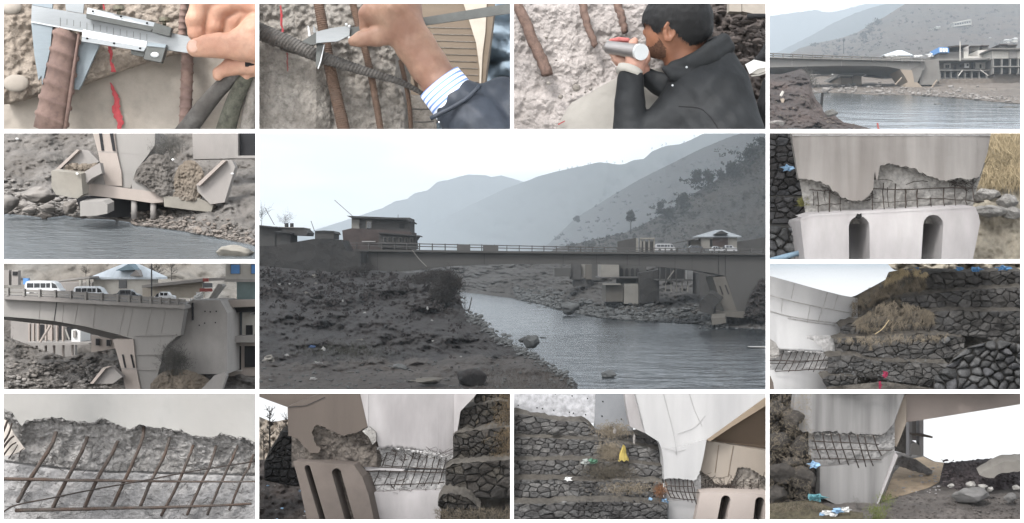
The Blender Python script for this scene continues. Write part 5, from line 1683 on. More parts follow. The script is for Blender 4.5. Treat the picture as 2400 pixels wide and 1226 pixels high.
v, f = sheet(E, 10, 2395, 735, 1222, 60, 40, lambda X, Y, v: tE(Y))
mk('river_edge', v, f, m_eW, kind='structure', label='slate grey water below the undermined pier footing')
sE = interp([(20, 755), (250, 775), (430, 800), (600, 775), (740, 800), (1000, 810), (1200, 835), (1250, 870), (1450, 890), (1700, 920), (1900, 960), (2100, 1000), (2392, 1060)])


def tEb(X, Y, v=0):
    s = sE(X)
    up = max(0, s - Y)
    return tE(s) - .4 + up * .012 + (.55 * fbm(X * .006, Y * .010, 1, 5) + .16 * fbm(X * .025, Y * .035, 2, 4)) * min(1, up / 40)


v, f = sheet(E, 10, 2395, 6, lambda X: sE(X) + 8, 190, 90, tEb)
mk('river_bank', v, f, m_eS, smooth=True, kind='structure', label='stony scrub bank around the undermined footing')
scatter(E, 420, lambda: (lambda X: (X, sE(X) - abs(rnd.gauss(0, 1)) * 130))(rnd.uniform(20, 780)), lambda X, Y: tEb(X, Y) - .15, 14, 90, m_eR, 'bank_rubble', 'grey broken stones on the bank left of the footing', LUMP1)
scatter(E, 700, lambda: (lambda X: (X, sE(X) - abs(rnd.gauss(0, 1)) * 60))(rnd.uniform(1230, 2390)), lambda X, Y: tEb(X, Y) - .15, 8, 50, m_pebble, 'shore_gravel', 'brown and grey stones along the water right of the piles', LUMP0)
for i, (x, y, w, h, lab) in enumerate(((370, 590, 330, 150, 'big sloping boulder left of the box shaped footing'), (60, 670, 220, 180, 'grey boulder at the left edge by the water'), (650, 710, 130, 120, 'dark split boulder beside the fallen slab'), (440, 715, 180, 80, 'pale flat boulder above the waterline'), (1090, 770, 110, 110, 'boulder under the footing, left of the piles'), (1190, 760, 120, 110, 'paler boulder under the footing, next to the piles'), (770, 620, 90, 70, 'dark boulder wedged under the box footing'), (280, 730, 150, 60, 'low stone at the waterline far left'))):
    rock(E, x, y, tE(800) - 1.0 + (.5 if y < 650 else 0), w, h, m_eR, lab, i)
rock(E, 2190, 1120, tE(1150), 330, 130, m_eM, 'slanting flat rock rising from the water in the right corner', 5)
rock(E, 1815, 910, tE(930), 120, 70, m_eR, 'angular block at the edge of the gravel', 1)
TE = tE(800) - 2.5
uE = E.u(TE)
pe = thing('pier_footing', 'concrete pier standing on an undermined footing with open wing walls', 'pier', E.p(1100, 700, TE))
mk('shaft', *pz(E, [(860, 0), (1445, 0), (1440, 130), (1370, 230), (1270, 360), (1225, 500), (1215, 530), (970, 500), (912, 190)], TE, 2.0), m_eL, pe)
sf = mk('front_face', *pz(E, [(860, 0), (1060, 0), (1085, 190), (1130, 380), (1135, 510), (968, 500), (912, 190)], TE - .12, .3), m_eT, pe)
for pts in ([(918, 0), (945, 0), (968, 175), (945, 178)], [(1018, 0), (1048, 0), (1075, 183), (1050, 180)]):
    mk('slot', *pz(E, pts, TE - .16, .1), m_dk, sf)
for pts in ([(1085, 196), (1370, 215), (1370, 219), (1085, 200)], [(912, 186), (1086, 192), (1086, 197), (912, 191)], [(1130, 378), (1240, 384), (1240, 388), (1130, 382)]):
    mk('joint', *pz(E, pts, TE - (.128 if pts[0][0] < 1000 else .008), .05), m_eC, pe)
mk('footing', *pz(E, [(805, 480), (965, 498), (1225, 535), (1430, 560), (1520, 560), (1520, 660), (1420, 668), (1230, 640), (980, 612), (805, 590)], TE - .3, 2.5), m_eT, pe)
mk('footing', *pz(E, [(1230, 450), (1300, 460), (1480, 560), (1430, 560), (1225, 540)], TE - .25, 1.6), m_eL, pe)
mk('footing', *pz(E, [(795, 470), (850, 430), (950, 390), (975, 500), (810, 490)], TE - .2, 1.6), m_eC, pe)
wg = mk('wing_wall', *pz(E, [(478, 365), (755, 395), (770, 590), (720, 625), (520, 590), (480, 520)], TE - 1.3, .45, .1, .1), m_eM, pe)
mk('wing_wall', *pz(E, [(515, 362), (720, 172), (800, 172), (830, 185), (920, 280), (850, 340), (760, 400), (540, 370)], TE - .2, .5), m_eC, pe)
mk('wing_edge', *pz(E, [(510, 358), (715, 168), (740, 172), (545, 364)], TE - .45, .3), m_eT, pe)
mk('wing_wall', *pz(E, [(755, 396), (930, 290), (950, 390), (850, 440), (800, 490), (792, 585), (770, 590)], TE - 1.0, .4), m_eC, pe)
hp = MB()
for _ in range(60): hp.add(lumpat(E.p(rnd.uniform(640, 900), rnd.uniform(325, 385), TE - .5), rnd.uniform(.08, .3), LUMP0))
hp.build('earth_fill', m_eB, pe, kind='stuff')
for x in (1250, 1428):
    mk('pile', *tube([E.p(x, 640, TE - .1), E.p(x, 815, TE - .1)], 28 * uE, 14), m_eC, pe, smooth=True)
mk('undercut_shade', *pz(E, [(700, 600), (980, 600), (1520, 655), (1960, 750), (1480, 790), (1000, 800), (760, 780)], TE + 1.2, .4), m_dk, pe)  # dark sheet: the shade under the footing put into its colour
mk('wing_wall', *pz(E, [(1490, 500), (1530, 420), (1600, 350), (1660, 330), (1650, 560), (1610, 600), (1480, 600)], TE - .2, .5), m_eC, pe)
mk('wing_wall', *pz(E, [(1830, 500), (2080, 265), (2160, 270), (2190, 330), (2090, 660), (1960, 680), (1840, 560)], TE - .6, .5), m_eC, pe)
mk('wing_edge', *pz(E, [(1826, 496), (2070, 268), (2105, 272), (1860, 506)], TE - .85, .3), m_eT, pe)
mk('footing', *pz(E, [(1520, 600), (1650, 610), (1850, 620), (1990, 680), (1965, 752), (1800, 735), (1530, 700)], TE - .5, 1.5), m_eM, pe)
mound(E, 1245, 1700, [(1245, 440), (1290, 330), (1400, 225), (1460, 205), (1560, 230), (1640, 300), (1700, 330)], [(1245, 455), (1340, 500), (1470, 600), (1560, 610), (1640, 600), (1700, 560)], TE - .15, .35, .14, .012, 'earth_heap', m_eS, 'grey earth heap against the right of the pier', seed=2)
mound(E, 1600, 1900, [(1600, 480), (1660, 330), (1740, 265), (1820, 275), (1880, 340), (1900, 400)], [(1600, 600), (1660, 640), (1800, 650), (1870, 620), (1900, 480)], TE - .25, .28, .12, .012, 'earth_heap', m_eB, 'brown earth slope between the two right wing walls', seed=5)
mk('fallen_slab', *pz(E, [(745, 655), (960, 650), (1000, 680), (1000, 765), (900, 785), (745, 790)], TE - 1.4, .7, .05, .15), m_eL, label='pale broken concrete block lying in the water under the footing', cat='slab')
mk('house_wall', *pz(E, [(1790, 0), (2215, 0), (2215, 250), (1800, 260)], TE + 1.0, .5), m_eC, label='plain grey house wall behind the right wing walls', cat='wall')
gt = thing('dark_doorway', 'square dark opening in the grey wall in the top right corner', 'opening', E.p(2300, 230, TE + .8))
mk('recess', *pz(E, [(2215, 0), (2392, 0), (2392, 225), (2215, 228)], TE + 1.3, .2), m_dk, gt)
mk('sill', *pz(E, [(2200, 226), (2392, 224), (2392, 250), (2200, 252)], TE + .8, .5), m_eC, gt)
bush(E, 1600, 130, 330, 260, TE - .4, 700, 'dark leafless bush on the bank right of the pier', m_scrub)
bush(E, 560, 290, 180, 150, TE - .2, 300, 'pale dry weeds behind the left wing wall', m_scrub)
for (x, y) in ((720, 395), (30, 365), (160, 70), (1610, 262), (2165, 395)):
    mk('litter', *lumpat(E.p(x, y, TE - 1.4), .07, LUMP0), m_white, label='small white scrap on the bank around the undermined footing', cat='litter', group='white scraps by the footing')
# ================================================================ LEFT, lower: right abutment, van and houses (F)
opening(4, 612, 603, 918, .74, 1.0)
W = Fv
m_hillF = mat('scrub_hill', (104, 102, 98), var=.3, scale=.8, bump=.5, rgb2=(122, 112, 100), mix=.4, s2=.15, bdist=.15)
v, f = sheet(W, 10, 2395, 6, 720, 90, 40, lambda X, Y, v: 84 - 6 * v + .5 * fbm(X * .006, Y * .012, 4, 5))
mk('back_hill', v, f, m_hillF, smooth=True, kind='structure', label='dull scrub hillside behind the white roofed house')
for i, (x, y0, y1, w, lab) in enumerate(((1470, 30, 200, 160, 'bare tree on the hill, right of the white roof'), (1600, 20, 190, 150, 'second bare tree on the hill above the long wall'), (1420, 40, 190, 110, 'thin bare tree closest to the white roof'), (800, 40, 180, 110, 'bare tree left of the white roof'))):
    tree(W, x, y0, y1, w, 78, lab, 'bare trees on the hill', bare=True, name='bare_tree')


def tFb(X, Y, v=0):
    return 62 - (Y - 700) * .012 + 0.6 * fbm(X * .006, Y * .012, 6, 5) + .2 * fbm(X * .03, Y * .04, 2, 4)


v, f = sheet(W, 10, 2395, interp([(10, 690), (300, 800), (600, 900), (900, 850), (1200, 800), (2392, 760)]), 1222, 170, 70, tFb)
mk('slope', v, f, m_eS, smooth=True, kind='structure', label='scrub covered slope under the bridge end')
scatter(W, 360, lambda: (rnd.uniform(20, 1100), rnd.uniform(960, 1215)), lambda X, Y: tFb(X, Y) - .2, 10, 60, m_eR, 'slope_rubble', 'pale stones scattered on the scrub slope', LUMP0)
bush(W, 100, 900, 300, 420, 60, 420, 'tall dry reeds at the left edge under the bridge', m_scrub)
bush(W, 620, 1010, 420, 160, 59, 500, 'grey brush on the slope below the stilts', m_scrub)
bush(W, 950, 1090, 360, 160, 57, 360, 'grey brush left of the curved wing wall', m_scrub)
v, f = sheet(W, 10, 1300, 540, 1010, 40, 16, lambda X, Y, v: 70 - 3 * v + .4 * fbm(X * .01, Y * .01, 9, 4))
mk('far_slope', v, f, m_eS, smooth=True, kind='structure', label='dull slope closing the view under the grey deck')
TFb = 54.0
uF = W.u(TFb)
brF = thing('bridge_end', 'grey concrete bridge end curving down into its pier, railing on top', 'bridge', W.p(1300, 1200, TFb))
gt = [(10, 362), (520, 388), (1235, 428), (1725, 428)]
gb = [(1725, 430), (1700, 560), (1680, 700), (1600, 728), (1240, 735), (1100, 690), (800, 617), (500, 565), (300, 545), (10, 522)]
mk('girder', *pz(W, gt + gb, TFb, .6), m_eL, brF)
so = []
fe = [(10, 522), (300, 545), (500, 565), (800, 617), (1100, 690), (1236, 735)]
be = [(10, 552), (300, 585), (470, 600), (640, 622), (860, 690), (1052, 738)]
for a, b in zip(fe, be): so += [W.p(*a, TFb + .02), W.p(b[0], b[1], TFb + 4)]
mk('soffit', so + [p + Vector((0, 0, .25)) for p in so], [(2 * i, 2 * i + 1, 2 * i + 3, 2 * i + 2) for i in range(5)] + [(12 + 2 * i + 2, 12 + 2 * i + 3, 12 + 2 * i + 1, 12 + 2 * i) for i in range(5)], m_eC, brF)
mk('deck_slab', *pz(W, [(10, 325), (520, 345), (800, 368), (1720, 420), (1720, 452), (1235, 428), (800, 404), (520, 388), (10, 362)], TFb - .35, 4), m_eC, brF)
for x0, y0, x1, y1, w in ((525, 392, 500, 562, 7), (725, 402, 690, 590, 4), (885, 412, 860, 632, 4), (1160, 428, 1105, 690, 5), (1238, 432, 1180, 705, 5), (1412, 440, 1350, 700, 4), (1545, 445, 1490, 700, 4), (370, 385, 360, 550, 4), (590, 395, 575, 578, 4)):
    mk('joint', *pz(W, [(x0, y0), (x0 + w, y0), (x1 + w, y1), (x1, y1)], TFb - .015, .06), m_dk if w > 6 else m_eC, brF)
mk('pier', *pz(W, [(1236, 733), (1640, 720), (1575, 770), (1520, 850), (1500, 960), (1470, 1060), (1440, 1222), (1320, 1222), (1262, 1010)], TFb - .02, 2.5), m_eL, brF)
pf = mk('pier_face', *pz(W, [(1050, 736), (1240, 736), (1268, 1005), (1312, 1222), (1175, 1222), (1128, 1008)], TFb - .12, 2.0), m_eT, brF)
for pts in ([(1133, 878), (1147, 878), (1174, 1000), (1160, 1002)], [(1212, 878), (1228, 878), (1255, 1002), (1240, 1004)]):
    mk('slot', *pz(W, pts, TFb - .16, .1), m_dk, pf)
for pts in ([(1240, 698), (1640, 690), (1640, 697), (1240, 706)], [(1262, 876), (1510, 880), (1510, 886), (1262, 882)], [(1128, 1004), (1480, 1020), (1480, 1026), (1128, 1010)]):
    mk('joint', *pz(W, pts, TFb - .14, .08), m_eC, brF)
frt = interp([(10, 262), (640, 290), (1240, 332), (1720, 368)])
fdk = interp([(10, 325), (520, 345), (800, 368), (1720, 420)])
for o0, o1 in ((0, 26), (36, 52)):
    xs = [10, 640, 1240, 1720]
    mk('rail', *pz(W, [(x, frt(x) + o0) for x in xs] + [(x, frt(x) + o1) for x in reversed(xs)], TFb - .3, .2), m_eL, brF)
for x in (60, 210, 355, 500, 645, 785, 935, 1085, 1190, 1290, 1390, 1480, 1560, 1640):
    mk('post', *bxz(W, x, frt(x) - 6, x + 18, fdk(x) + 4, TFb - .38, .2), m_eL, brF)
mk('abutment', *pz(W, [(1705, 430), (1790, 372), (2050, 372), (2115, 490), (2115, 1060), (1500, 1060), (1560, 700)], TFb + .8, 3), m_eC, label='tall plain grey wall closing the bridge end, with small weep holes', cat='wall')
for (x, y) in ((1903, 470), (1952, 475), (2008, 470), (1850, 600), (1900, 580), (2000, 575)):
    mk('weep_hole', *pz(W, [(x, y), (x + 10, y), (x + 10, y + 12), (x, y + 12)], TFb + .77, .05), m_dk, bpy.data.objects['abutment'])
for (x0, x1) in ((1786, 1798),):
    mk('drain_pipe', *bxz(W, x0, 395, x1, 560, TFb + .7, .1), m_dk, bpy.data.objects['abutment'])
mk('wing_wall', *pz(W, [(845, 1150), (960, 1010), (1030, 990), (1065, 1010), (1140, 1085), (1050, 1150)], TFb - .9, .4), m_eC, label='curved wing wall standing left of the pier', cat='wall')
mk('wing_edge', *pz(W, [(838, 1148), (955, 1002), (1000, 988), (1030, 992), (985, 1008), (868, 1150)], TFb - 1.1, .3), m_eT, label='pale sloping edge of the curved wing wall', cat='kerb')
mk('wing_wall', *pz(W, [(1860, 1215), (2000, 1070), (2090, 1045), (2110, 1080), (2060, 1222)], TFb - .6, .4), m_eC, label='wing wall cut off by the frame at the bottom right', cat='wall')
bush(W, 1650, 920, 270, 300, TFb - .3, 1500, 'dark dense bush growing against the right of the pier', m_scrub)
mound(W, 1400, 1960, [(1400, 1150), (1480, 1060), (1600, 1010), (1750, 1020), (1860, 1060), (1960, 1110)], [(1400, 1222), (1960, 1222)], TFb - .1, .5, .14, .012, 'earth_heap', m_eB, 'brown earth piled below the dark bush', seed=8)
# house, vehicles
h, dp = hip_house(W, 66, (830, 1090, 1240, 1465, 160, 34, 330), 'white roofed house with a gable, behind the railing', 8)
mk('gable', *pz(W, [(1075, 98), (1195, 34), (1262, 88)], 65.7, 1.5), mat('teal_gable', (128, 148, 158), var=.1, scale=3, bump=.1), h)
mk('gable', *pz(W, [(1208, 145), (1265, 90), (1310, 152)], 65.6, 1.2), m_eC, h)
mk('door', *bxz(W, 1010, 172, 1048, 262, 66.4, .3), m_dk, h)
mk('wall_panel', *bxz(W, 1052, 165, 1310, 300, 66.3, .3), mat('mauve_boards', (118, 104, 106), var=.15, scale=3, bump=.1), h)
mk('window', *bxz(W, 1105, 180, 1180, 262, 66.2, .12), m_glass, h)
mk('porch_roof', *pz(W, [(430, 200), (830, 150), (835, 168), (430, 212)], 64.5, 1.5), m_eC, h)
mk('side_room', *bxz(W, 520, 205, 860, 330, 66.8, 1), m_eC, h)
for x in (735, 805, 870):
    mk('post', *bxz(W, x, 165, x + 22, 330, 66.3, .2), m_pale, h)
vehicle(W, 230, 562, 192, 345, 58, 'van', m_vanw, 'white minibus behind the railing, left of the house', 'minibus')
vehicle(W, 684, 975, 243, 372, 57.6, 'van', mat('white_pickup_paint', (214, 218, 222), var=.03, bump=0, rough=.3), 'white van with dark sides parked in front of the white roofed house', 'van')
vehicle(W, 1040, 1290, 275, 390, 58.5, 'car', m_cardk, 'dark car half hidden by the railing under the porch', 'car')
vehicle(W, 1430, 1620, 296, 400, 58.2, 'car', m_vanw, 'small white car near the end of the railing', 'car', flip=True)
mk('blue_board', *bxz(W, 214, 168, 265, 225, 62, .2), m_blue, label='small blue board above the minibus', cat='sign')
h = thing('unfinished_building', 'pale unfinished wall with openings at the top left edge', 'building', W.p(90, 230, 70))
mk('wall', *bxz(W, 20, 92, 82, 232, 70, .5), m_eC, h)
mk('column', *bxz(W, 108, 95, 168, 232, 70, .4), m_eC, h)
mk('window', *bxz(W, 116, 105, 160, 140, 69.95, .1), m_dk, h)
mk('lamp_post', *tube([W.p(1412, 400, 60), W.p(1412, 20, 60)], 7 * uF, 8), m_pole, label='tall dark pole rising right of the white roof', cat='pole')
mk('roadside_wall', *pz(W, [(1325, 250), (1850, 185), (1880, 215), (1880, 350), (1330, 350)], 64, .6), mat('pale_panel_wall', (172, 164, 152), var=.1, scale=2, bump=.1), label='long pale panelled wall along the road', cat='wall')
mk('lean_to_roof', *pz(W, [(1320, 232), (1880, 170), (2100, 160), (2100, 185), (1880, 200), (1320, 258)], 63.2, 2), m_eC, label='long thin roof over the pale panelled wall', cat='roof')
sg = thing('shop_sign', 'faded red sign board over the road end', 'sign', W.p(1920, 290, 62))
for y0, y1 in ((168, 200), (212, 255), (262, 292)):
    mk('board', *bxz(W, 1888 - (30 if y0 > 250 else 0), y0, 1940 + (35 if y0 > 200 else 0), y1, 61.5, .1), m_red if y0 != 212 else m_cardk, sg)
mk('stair_ramp', *pz(W, [(1945, 355), (2030, 222), (2065, 222), (2070, 240), (1985, 355)], 61, .8), m_eL, label='pale slanting stair beside the right hand building', cat='stair')
for i, (x, y, w, h_) in enumerate(((1860, 330, 90, 70), (1790, 370, 60, 30), (1830, 350, 50, 50))):
    scrap(W, x, y, w, h_, 58, m_white, ['largest crumpled white sheet at the end of the railing', 'flat low white sheet at the end of the railing, leftmost', 'middle crumpled white sheet at the end of the railing'][i], 'sheet', 'white_sheet', None, i)
h = thing('corner_building', 'three storey grey building with balconies and blue windows at the right edge', 'building', W.p(2260, 1100, 57))
mk('top_floor', *bxz(W, 2100, 20, 2400, 180, 57.5, 3), m_pale, h)
for x0, x1 in ((2145, 2236), (2335, 2400)):
    w_ = mk('window', *bxz(W, x0, 35, x1, 130, 57.4, .15), m_rail, h)
    mk('pane', *bxz(W, x0 + 6, 42, x1 - 6, 124, 57.35, .08), m_blue, w_)
mk('shop_front', *bxz(W, 2205, 200, 2400, 372, 57.8, .4), mat('teal_glass_front', (86, 106, 106), var=.12, scale=2, bump=0, rough=.3), h)
mk('roof_slab', *bxz(W, 2090, 178, 2400, 202, 56.8, 3), m_eC, h)
mk('balcony', *pz(W, [(2030, 392), (2120, 372), (2400, 372), (2400, 430), (2150, 440), (2040, 440)], 56.2, 2.5), m_eT, h)
mk('balcony_soffit', *pz(W, [(2040, 440), (2400, 430), (2400, 482), (2120, 486)], 56.6, 2), m_dk, h)  # near black underside: its shade is put into the colour
mk('middle_floor', *bxz(W, 2112, 486, 2260, 702, 57.4, 3), mat('blue_grey_plaster', (112, 118, 124), var=.1, scale=2, bump=.05), h)
mk('middle_floor', *bxz(W, 2255, 482, 2400, 702, 57.2, 3), m_pale, h)
mk('window', *bxz(W, 2290, 605, 2350, 702, 57.1, .15), m_dk, h)
mk('window', *bxz(W, 2330, 486, 2400, 508, 57.1, .15), m_glass, h)
mk('balcony', *pz(W, [(2085, 712), (2400, 700), (2400, 766), (2110, 768)], 56.4, 2.5), m_eC, h)
mk('lower_floor', *bxz(W, 2112, 768, 2400, 1080, 57.4, 3), m_eT, h)
mk('window', *bxz(W, 2120, 800, 2242, 1022, 57.3, .15), m_dk, h)
mk('window', *bxz(W, 2278, 800, 2400, 995, 57.3, .15), m_dk, h)
mk('sill', *bxz(W, 2112, 1024, 2245, 1036, 57.1, .3), m_pale, h)
# under the deck
h = thing('platform_house', 'stilted platform house with a white room under the grey deck', 'house', W.p(520, 960, 64))
mk('floor_slab', *pz(W, [(225, 765), (830, 770), (830, 784), (200, 800)], 62, 2), m_eC, h)
mk('back_wall', *bxz(W, 100, 560, 690, 770, 66, .5), m_eC, h)
for x0, x1, mm in ((350, 415, m_dk), (430, 470, m_eT), (525, 580, m_dk), (620, 662, m_dk)):
    mk('room', *bxz(W, x0, 600, x1, 768, 65.8, .15), mm, h)
for x in (262, 302, 345, 416, 470, 520, 575):
    mk('post', *bxz(W, x, 590, x + 14, 768, 63, .2), m_eT, h)
for x in (240, 330, 415, 492, 578, 664):
    mk('stilt', *bxz(W, x, 782, x + 13, 965, 62.4, .15), m_eT, h)
mk('back_wall', *bxz(W, 235, 790, 700, 960, 65, .3), m_eC, h)
mk('brace', *tube([W.p(372, 765, 62.2), W.p(470, 605, 62.2)], .06, 6), m_eT, h)
mk('brace', *tube([W.p(612, 645, 62.2), W.p(645, 738, 62.2)], .04, 6), m_pale, h)
wr = mk('white_room', *bxz(W, 665, 648, 748, 766, 62.8, 1.5), m_white, h)
mk('window', *bxz(W, 678, 655, 704, 720, 62.7, .15), m_eC, h)
h = thing('bank_house', 'grey house wall with two small windows left of the pier', 'house', W.p(950, 1000, 61))
mk('wall', *pz(W, [(850, 700), (1060, 735), (1120, 1020), (850, 1000)], 60.5, 1), m_eT, h)
for x0, y0, x1, y1 in ((888, 728, 926, 796), (988, 738, 1026, 802)):
    w_ = mk('window', *bxz(W, x0, y0, x1, y1, 60.4, .12), m_eC, h)
    mk('pane', *bxz(W, x0 + 4, y0 + 4, x1 - 4, y1 - 4, 60.35, .08), m_dk, w_)
mk('old_wall', *bxz(W, 20, 560, 240, 720, 67, .5), m_eS, label='dark patched wall at the left edge under the deck', cat='wall')

# ================================================================ TOP RIGHT: hazy valley with bridge, town wall and river (D)
opening(1690, 4, 2480, 308, .50, 8.0)
W = D
KD, YD = 33580.0, 480.0


def tD(Y): return KD / max(40, Y - YD)


m_dW = water_mat('pale_water', (78, 84, 86), .4, bs=.22, rough=.13, stretch=(.5, 1, 1), dist=.35)
m_dB = mat('tan_grey_bank', (130, 120, 110), var=.28, scale=.5, bump=.5, rgb2=(112, 104, 98), mix=.45, s2=.12, fine=16, bdist=.15)
m_dS = mat('brown_bank', (86, 72, 66), var=.4, scale=.6, bump=.6, rgb2=(66, 60, 58), mix=.5, s2=.2, fine=14, bdist=.15)
m_dC = mat('pale_bridge_concrete', (140, 137, 132), var=.1, scale=.4, bump=.08, stretch=(1, 1, .3), bdist=.05)
m_dT = mat('tan_concrete', (164, 150, 134), var=.1, scale=.5, bump=.08, bdist=.05)
m_dH = mat('brown_hillside', (96, 88, 80), var=.3, scale=.12, bump=.5, rgb2=(116, 94, 80), mix=.35, s2=.03, fine=14, bdist=.6)
m_dP = mat('stained_plaster', (138, 134, 128), var=.22, scale=.7, bump=.1, rgb2=(112, 108, 104), mix=.45, bdist=.05)
v, f = sheet(W, 150, 2720, 840, 1222, 40, 40, lambda X, Y, v: tD(Y))
mk('river', v, f, m_dW, kind='structure', label='grey river in the hazy valley view, top right')


def ridgeD(name, prof, base, t0, t1, amp, frq, m, label, X0, X1=2720, n=120):
    pf = interp(prof)
    def tf(X, Y, v):
        e = min(1, v * 6)
        return t1 + (t0 - t1) * v + ((ridged(X * frq, Y * frq * 1.4, t0 * .1, 5) - 1) * amp + fbm(X * frq * 5, Y * frq * 5, t0, 4) * amp * .3) * e
    v, f = sheet(W, X0, X1, lambda X: pf(X) + 5 * fbm(X * .02, t0, 0, 3), base, n, 30, tf)
    mk(name, v, f, m, smooth=True, kind='structure', label=label)


ridgeD('far_mountain', [(10, 152), (250, 120), (450, 92), (580, 118), (700, 95), (860, 52), (1000, 22), (1400, 0)], 520, 2000, 2400, 30, .003, m_mount, 'almost white far mountain in the hazy valley view', -420, 1500)
ridgeD('middle_mountain', [(10, 520), (120, 480), (420, 330), (620, 215), (860, 110), (1020, 60), (1230, 10), (1500, -60)], 540, 1050, 1400, 22, .004, m_mount, 'pale middle ridge in the hazy valley view', -420, 1600)
ridgeD('town_hillside', [(220, 500), (300, 455), (480, 400), (680, 360), (860, 300), (980, 215), (1090, 165), (1300, 30), (1500, -60), (2400, -120)], 590, 300, 620, 8, .006, m_dH, 'brown hillside above the town in the hazy valley view', 220)
pfD = interp([(220, 500), (300, 455), (480, 400), (680, 360), (860, 300), (980, 215), (1090, 165), (1300, 30), (1500, -60), (2400, -120)])
def tH(X, Y):
    v = max(0, min(1, (Y - pfD(X)) / (590 - pfD(X)))); return 620 - 320 * v - 8
for i, (x, y0, y1, w, lab) in enumerate(((1030, 170, 240, 110, 'dark tree on the shoulder of the town hillside'), (900, 290, 380, 90, 'pale grey tree halfway down the hillside shoulder'), (960, 250, 330, 100, 'grey tree between the shoulder and the lower trees'), (720, 335, 500, 40, 'tall thin tree standing behind the bridge deck'))):
    tree(W, x, y0, y1, w, tH(x, y1), lab, 'trees in the hazy valley', n=160, trunk=.6 if i == 3 else .15)
h = thing('hillside_house', 'long white house high on the town hillside', 'house', W.p(1830, 245, tH(1830, 240)))
th_ = tH(1830, 240)
mk('wall', *pz(W, [(1745, 215), (1912, 190), (1912, 228), (1748, 248)], th_, 3), m_pale, h)
mk('roof', *pz(W, [(1740, 210), (1790, 200), (1905, 178), (1915, 188), (1800, 210), (1745, 222)], th_ - .5, 4), m_pale, h)
for x in range(1760, 1905, 22):
    mk('window', *bxz(W, x, 218 - (x - 1760) * .15, x + 9, 232 - (x - 1760) * .15, th_ - .2, .4), m_dk, h)
for i, (x, y, w, h_) in enumerate(((1530, 276, 14, 10), (1592, 258, 26, 20), (1616, 255, 14, 20), (2085, 355, 20, 12), (2240, 385, 60, 30), (2320, 375, 40, 40))):
    t = tH(x, y)
    hh = thing('small_house', ['tiny white hut lowest left on the town hillside, left of the long house', 'tiny white hut, middle of three left of the long hillside house', 'tiny white hut, nearest the long hillside house', 'lone tiny white hut above the weathered houses', 'pale hillside house high at the right edge, left one', 'pale hillside house at the very right edge'][i], 'house', W.p(x, y + h_ / 2, t), 'tiny houses on the hillside')
    mk('wall', *bxz(W, x - w / 2, y - h_ / 3, x + w / 2, y + h_ / 2, t, 3), m_pale, hh)
    mk('roof', *pz(W, [(x - w * .6, y - h_ / 3), (x - w * .2, y - h_ * .6), (x + w * .4, y - h_ * .6), (x + w * .6, y - h_ / 3)], t - .3, 3.6), m_white, hh)
shrubs('hillside_scrub', 'scrub dotted over the town hillside', 420, lambda: (lambda x: (x, pfD(x) + (540 - pfD(x)) * rnd.random()))(rnd.uniform(420, 2390)), lambda X, Y: tH(X, Y) + 4, 5, 22, W)
# far bank
sD = interp([(150, 870), (520, 862), (700, 862), (1000, 880), (1300, 880), (1500, 890), (1700, 905), (1900, 920), (2100, 940), (2395, 965)])


def tDb(X, Y, v=0):
    s = sD(X); up = max(0, s - Y)
    return tD(s) - 1 + up * .14 + (1.3 * fbm(X * .006, Y * .014, 1, 5) + .5 * fbm(X * .025, Y * .04, 2, 4)) * min(1, up / 30)


v, f = sheet(W, -420, 2720, interp([(10, 610), (1150, 640), (1300, 720), (1450, 780), (1620, 735), (2110, 728), (2120, 690), (2395, 690)]), lambda X: sD(X) + 4, 200, 60, tDb)
mk('far_bank', v, f, m_dB, smooth=True, kind='structure', label='tan stony bank below the bridge in the hazy valley view')
scatter(W, 520, lambda: (lambda X: (X, sD(X) - abs(rnd.gauss(0, 1)) * 40))(rnd.uniform(420, 2390)), lambda X, Y: tDb(X, Y) - .6, 8, 44, m_eR, 'bank_rubble', 'grey stones along the waterline of the hazy valley')
rock(W, 1050, 860, tD(870) - 1.5, 110, 50, m_eR, 'flat grey boulder at the waterline left of the pier, hazy view', 2)
rock(W, 555, 838, tD(860) - 1.5, 80, 56, m_eR, 'pointed boulder at the waterline near the dark bush, hazy view', 1)
TD = 92.0
uD = W.u(TD)
br = thing('arch_bridge', 'pale concrete bridge in haze, seen below the town hillside', 'bridge', W.p(900, 830, TD))
gt = [(-420, 529), (700, 553), (1480, 571)]
gb = [(1480, 590), (1470, 655), (1355, 658), (1300, 652), (1250, 643), (1130, 622), (1000, 613), (700, 612), (400, 618), (10, 628), (-420, 645)]
mk('girder', *pz(W, gt + gb, TD, 4), m_dC, br)
mk('deck_slab', *pz(W, [(-420, 518), (700, 545), (1482, 562), (1482, 572), (700, 554), (-420, 529)], TD - .4, 5), m_dC, br)
for x in (238, 700, 1118, 1320):
    mk('joint', *bxz(W, x, 545 + x * .018, x + 4, 615, TD - .03, .1), m_eC, br)
for o in (0, 18):
    mk('rail', *pz(W, [(-420, 474 + o), (700, 520 + o), (1480, 545 + o * .5), (1480, 548 + o * .5), (700, 525 + o), (-420, 480 + o)], TD - .3, .25), m_dC, br)
for x in range(66, 1470, 92):
    a = interp([(10, 490), (700, 518), (1480, 544)])(x)
    mk('post', *bxz(W, x, a, x + 7, a + 40, TD - .35, .3), m_dC, br)
mk('pier', *pz(W, [(1350, 640), (1480, 585), (1440, 700), (1405, 770), (1372, 770), (1362, 700)], TD - .05, 3), m_dP, br)
mk('pier_face', *pz(W, [(1245, 646), (1355, 655), (1368, 700), (1378, 772), (1322, 772), (1290, 710)], TD - .12, 2.6), m_dT, br)
mk('footing', *pz(W, [(1318, 766), (1405, 766), (1455, 812), (1455, 842), (1282, 834), (1296, 790)], TD - .3, 3), m_dT, br)
mk('abutment', *pz(W, [(1478, 566), (1605, 545), (1622, 740), (1560, 790), (1425, 790), (1430, 730)], TD + .3, 4), m_dP, br)
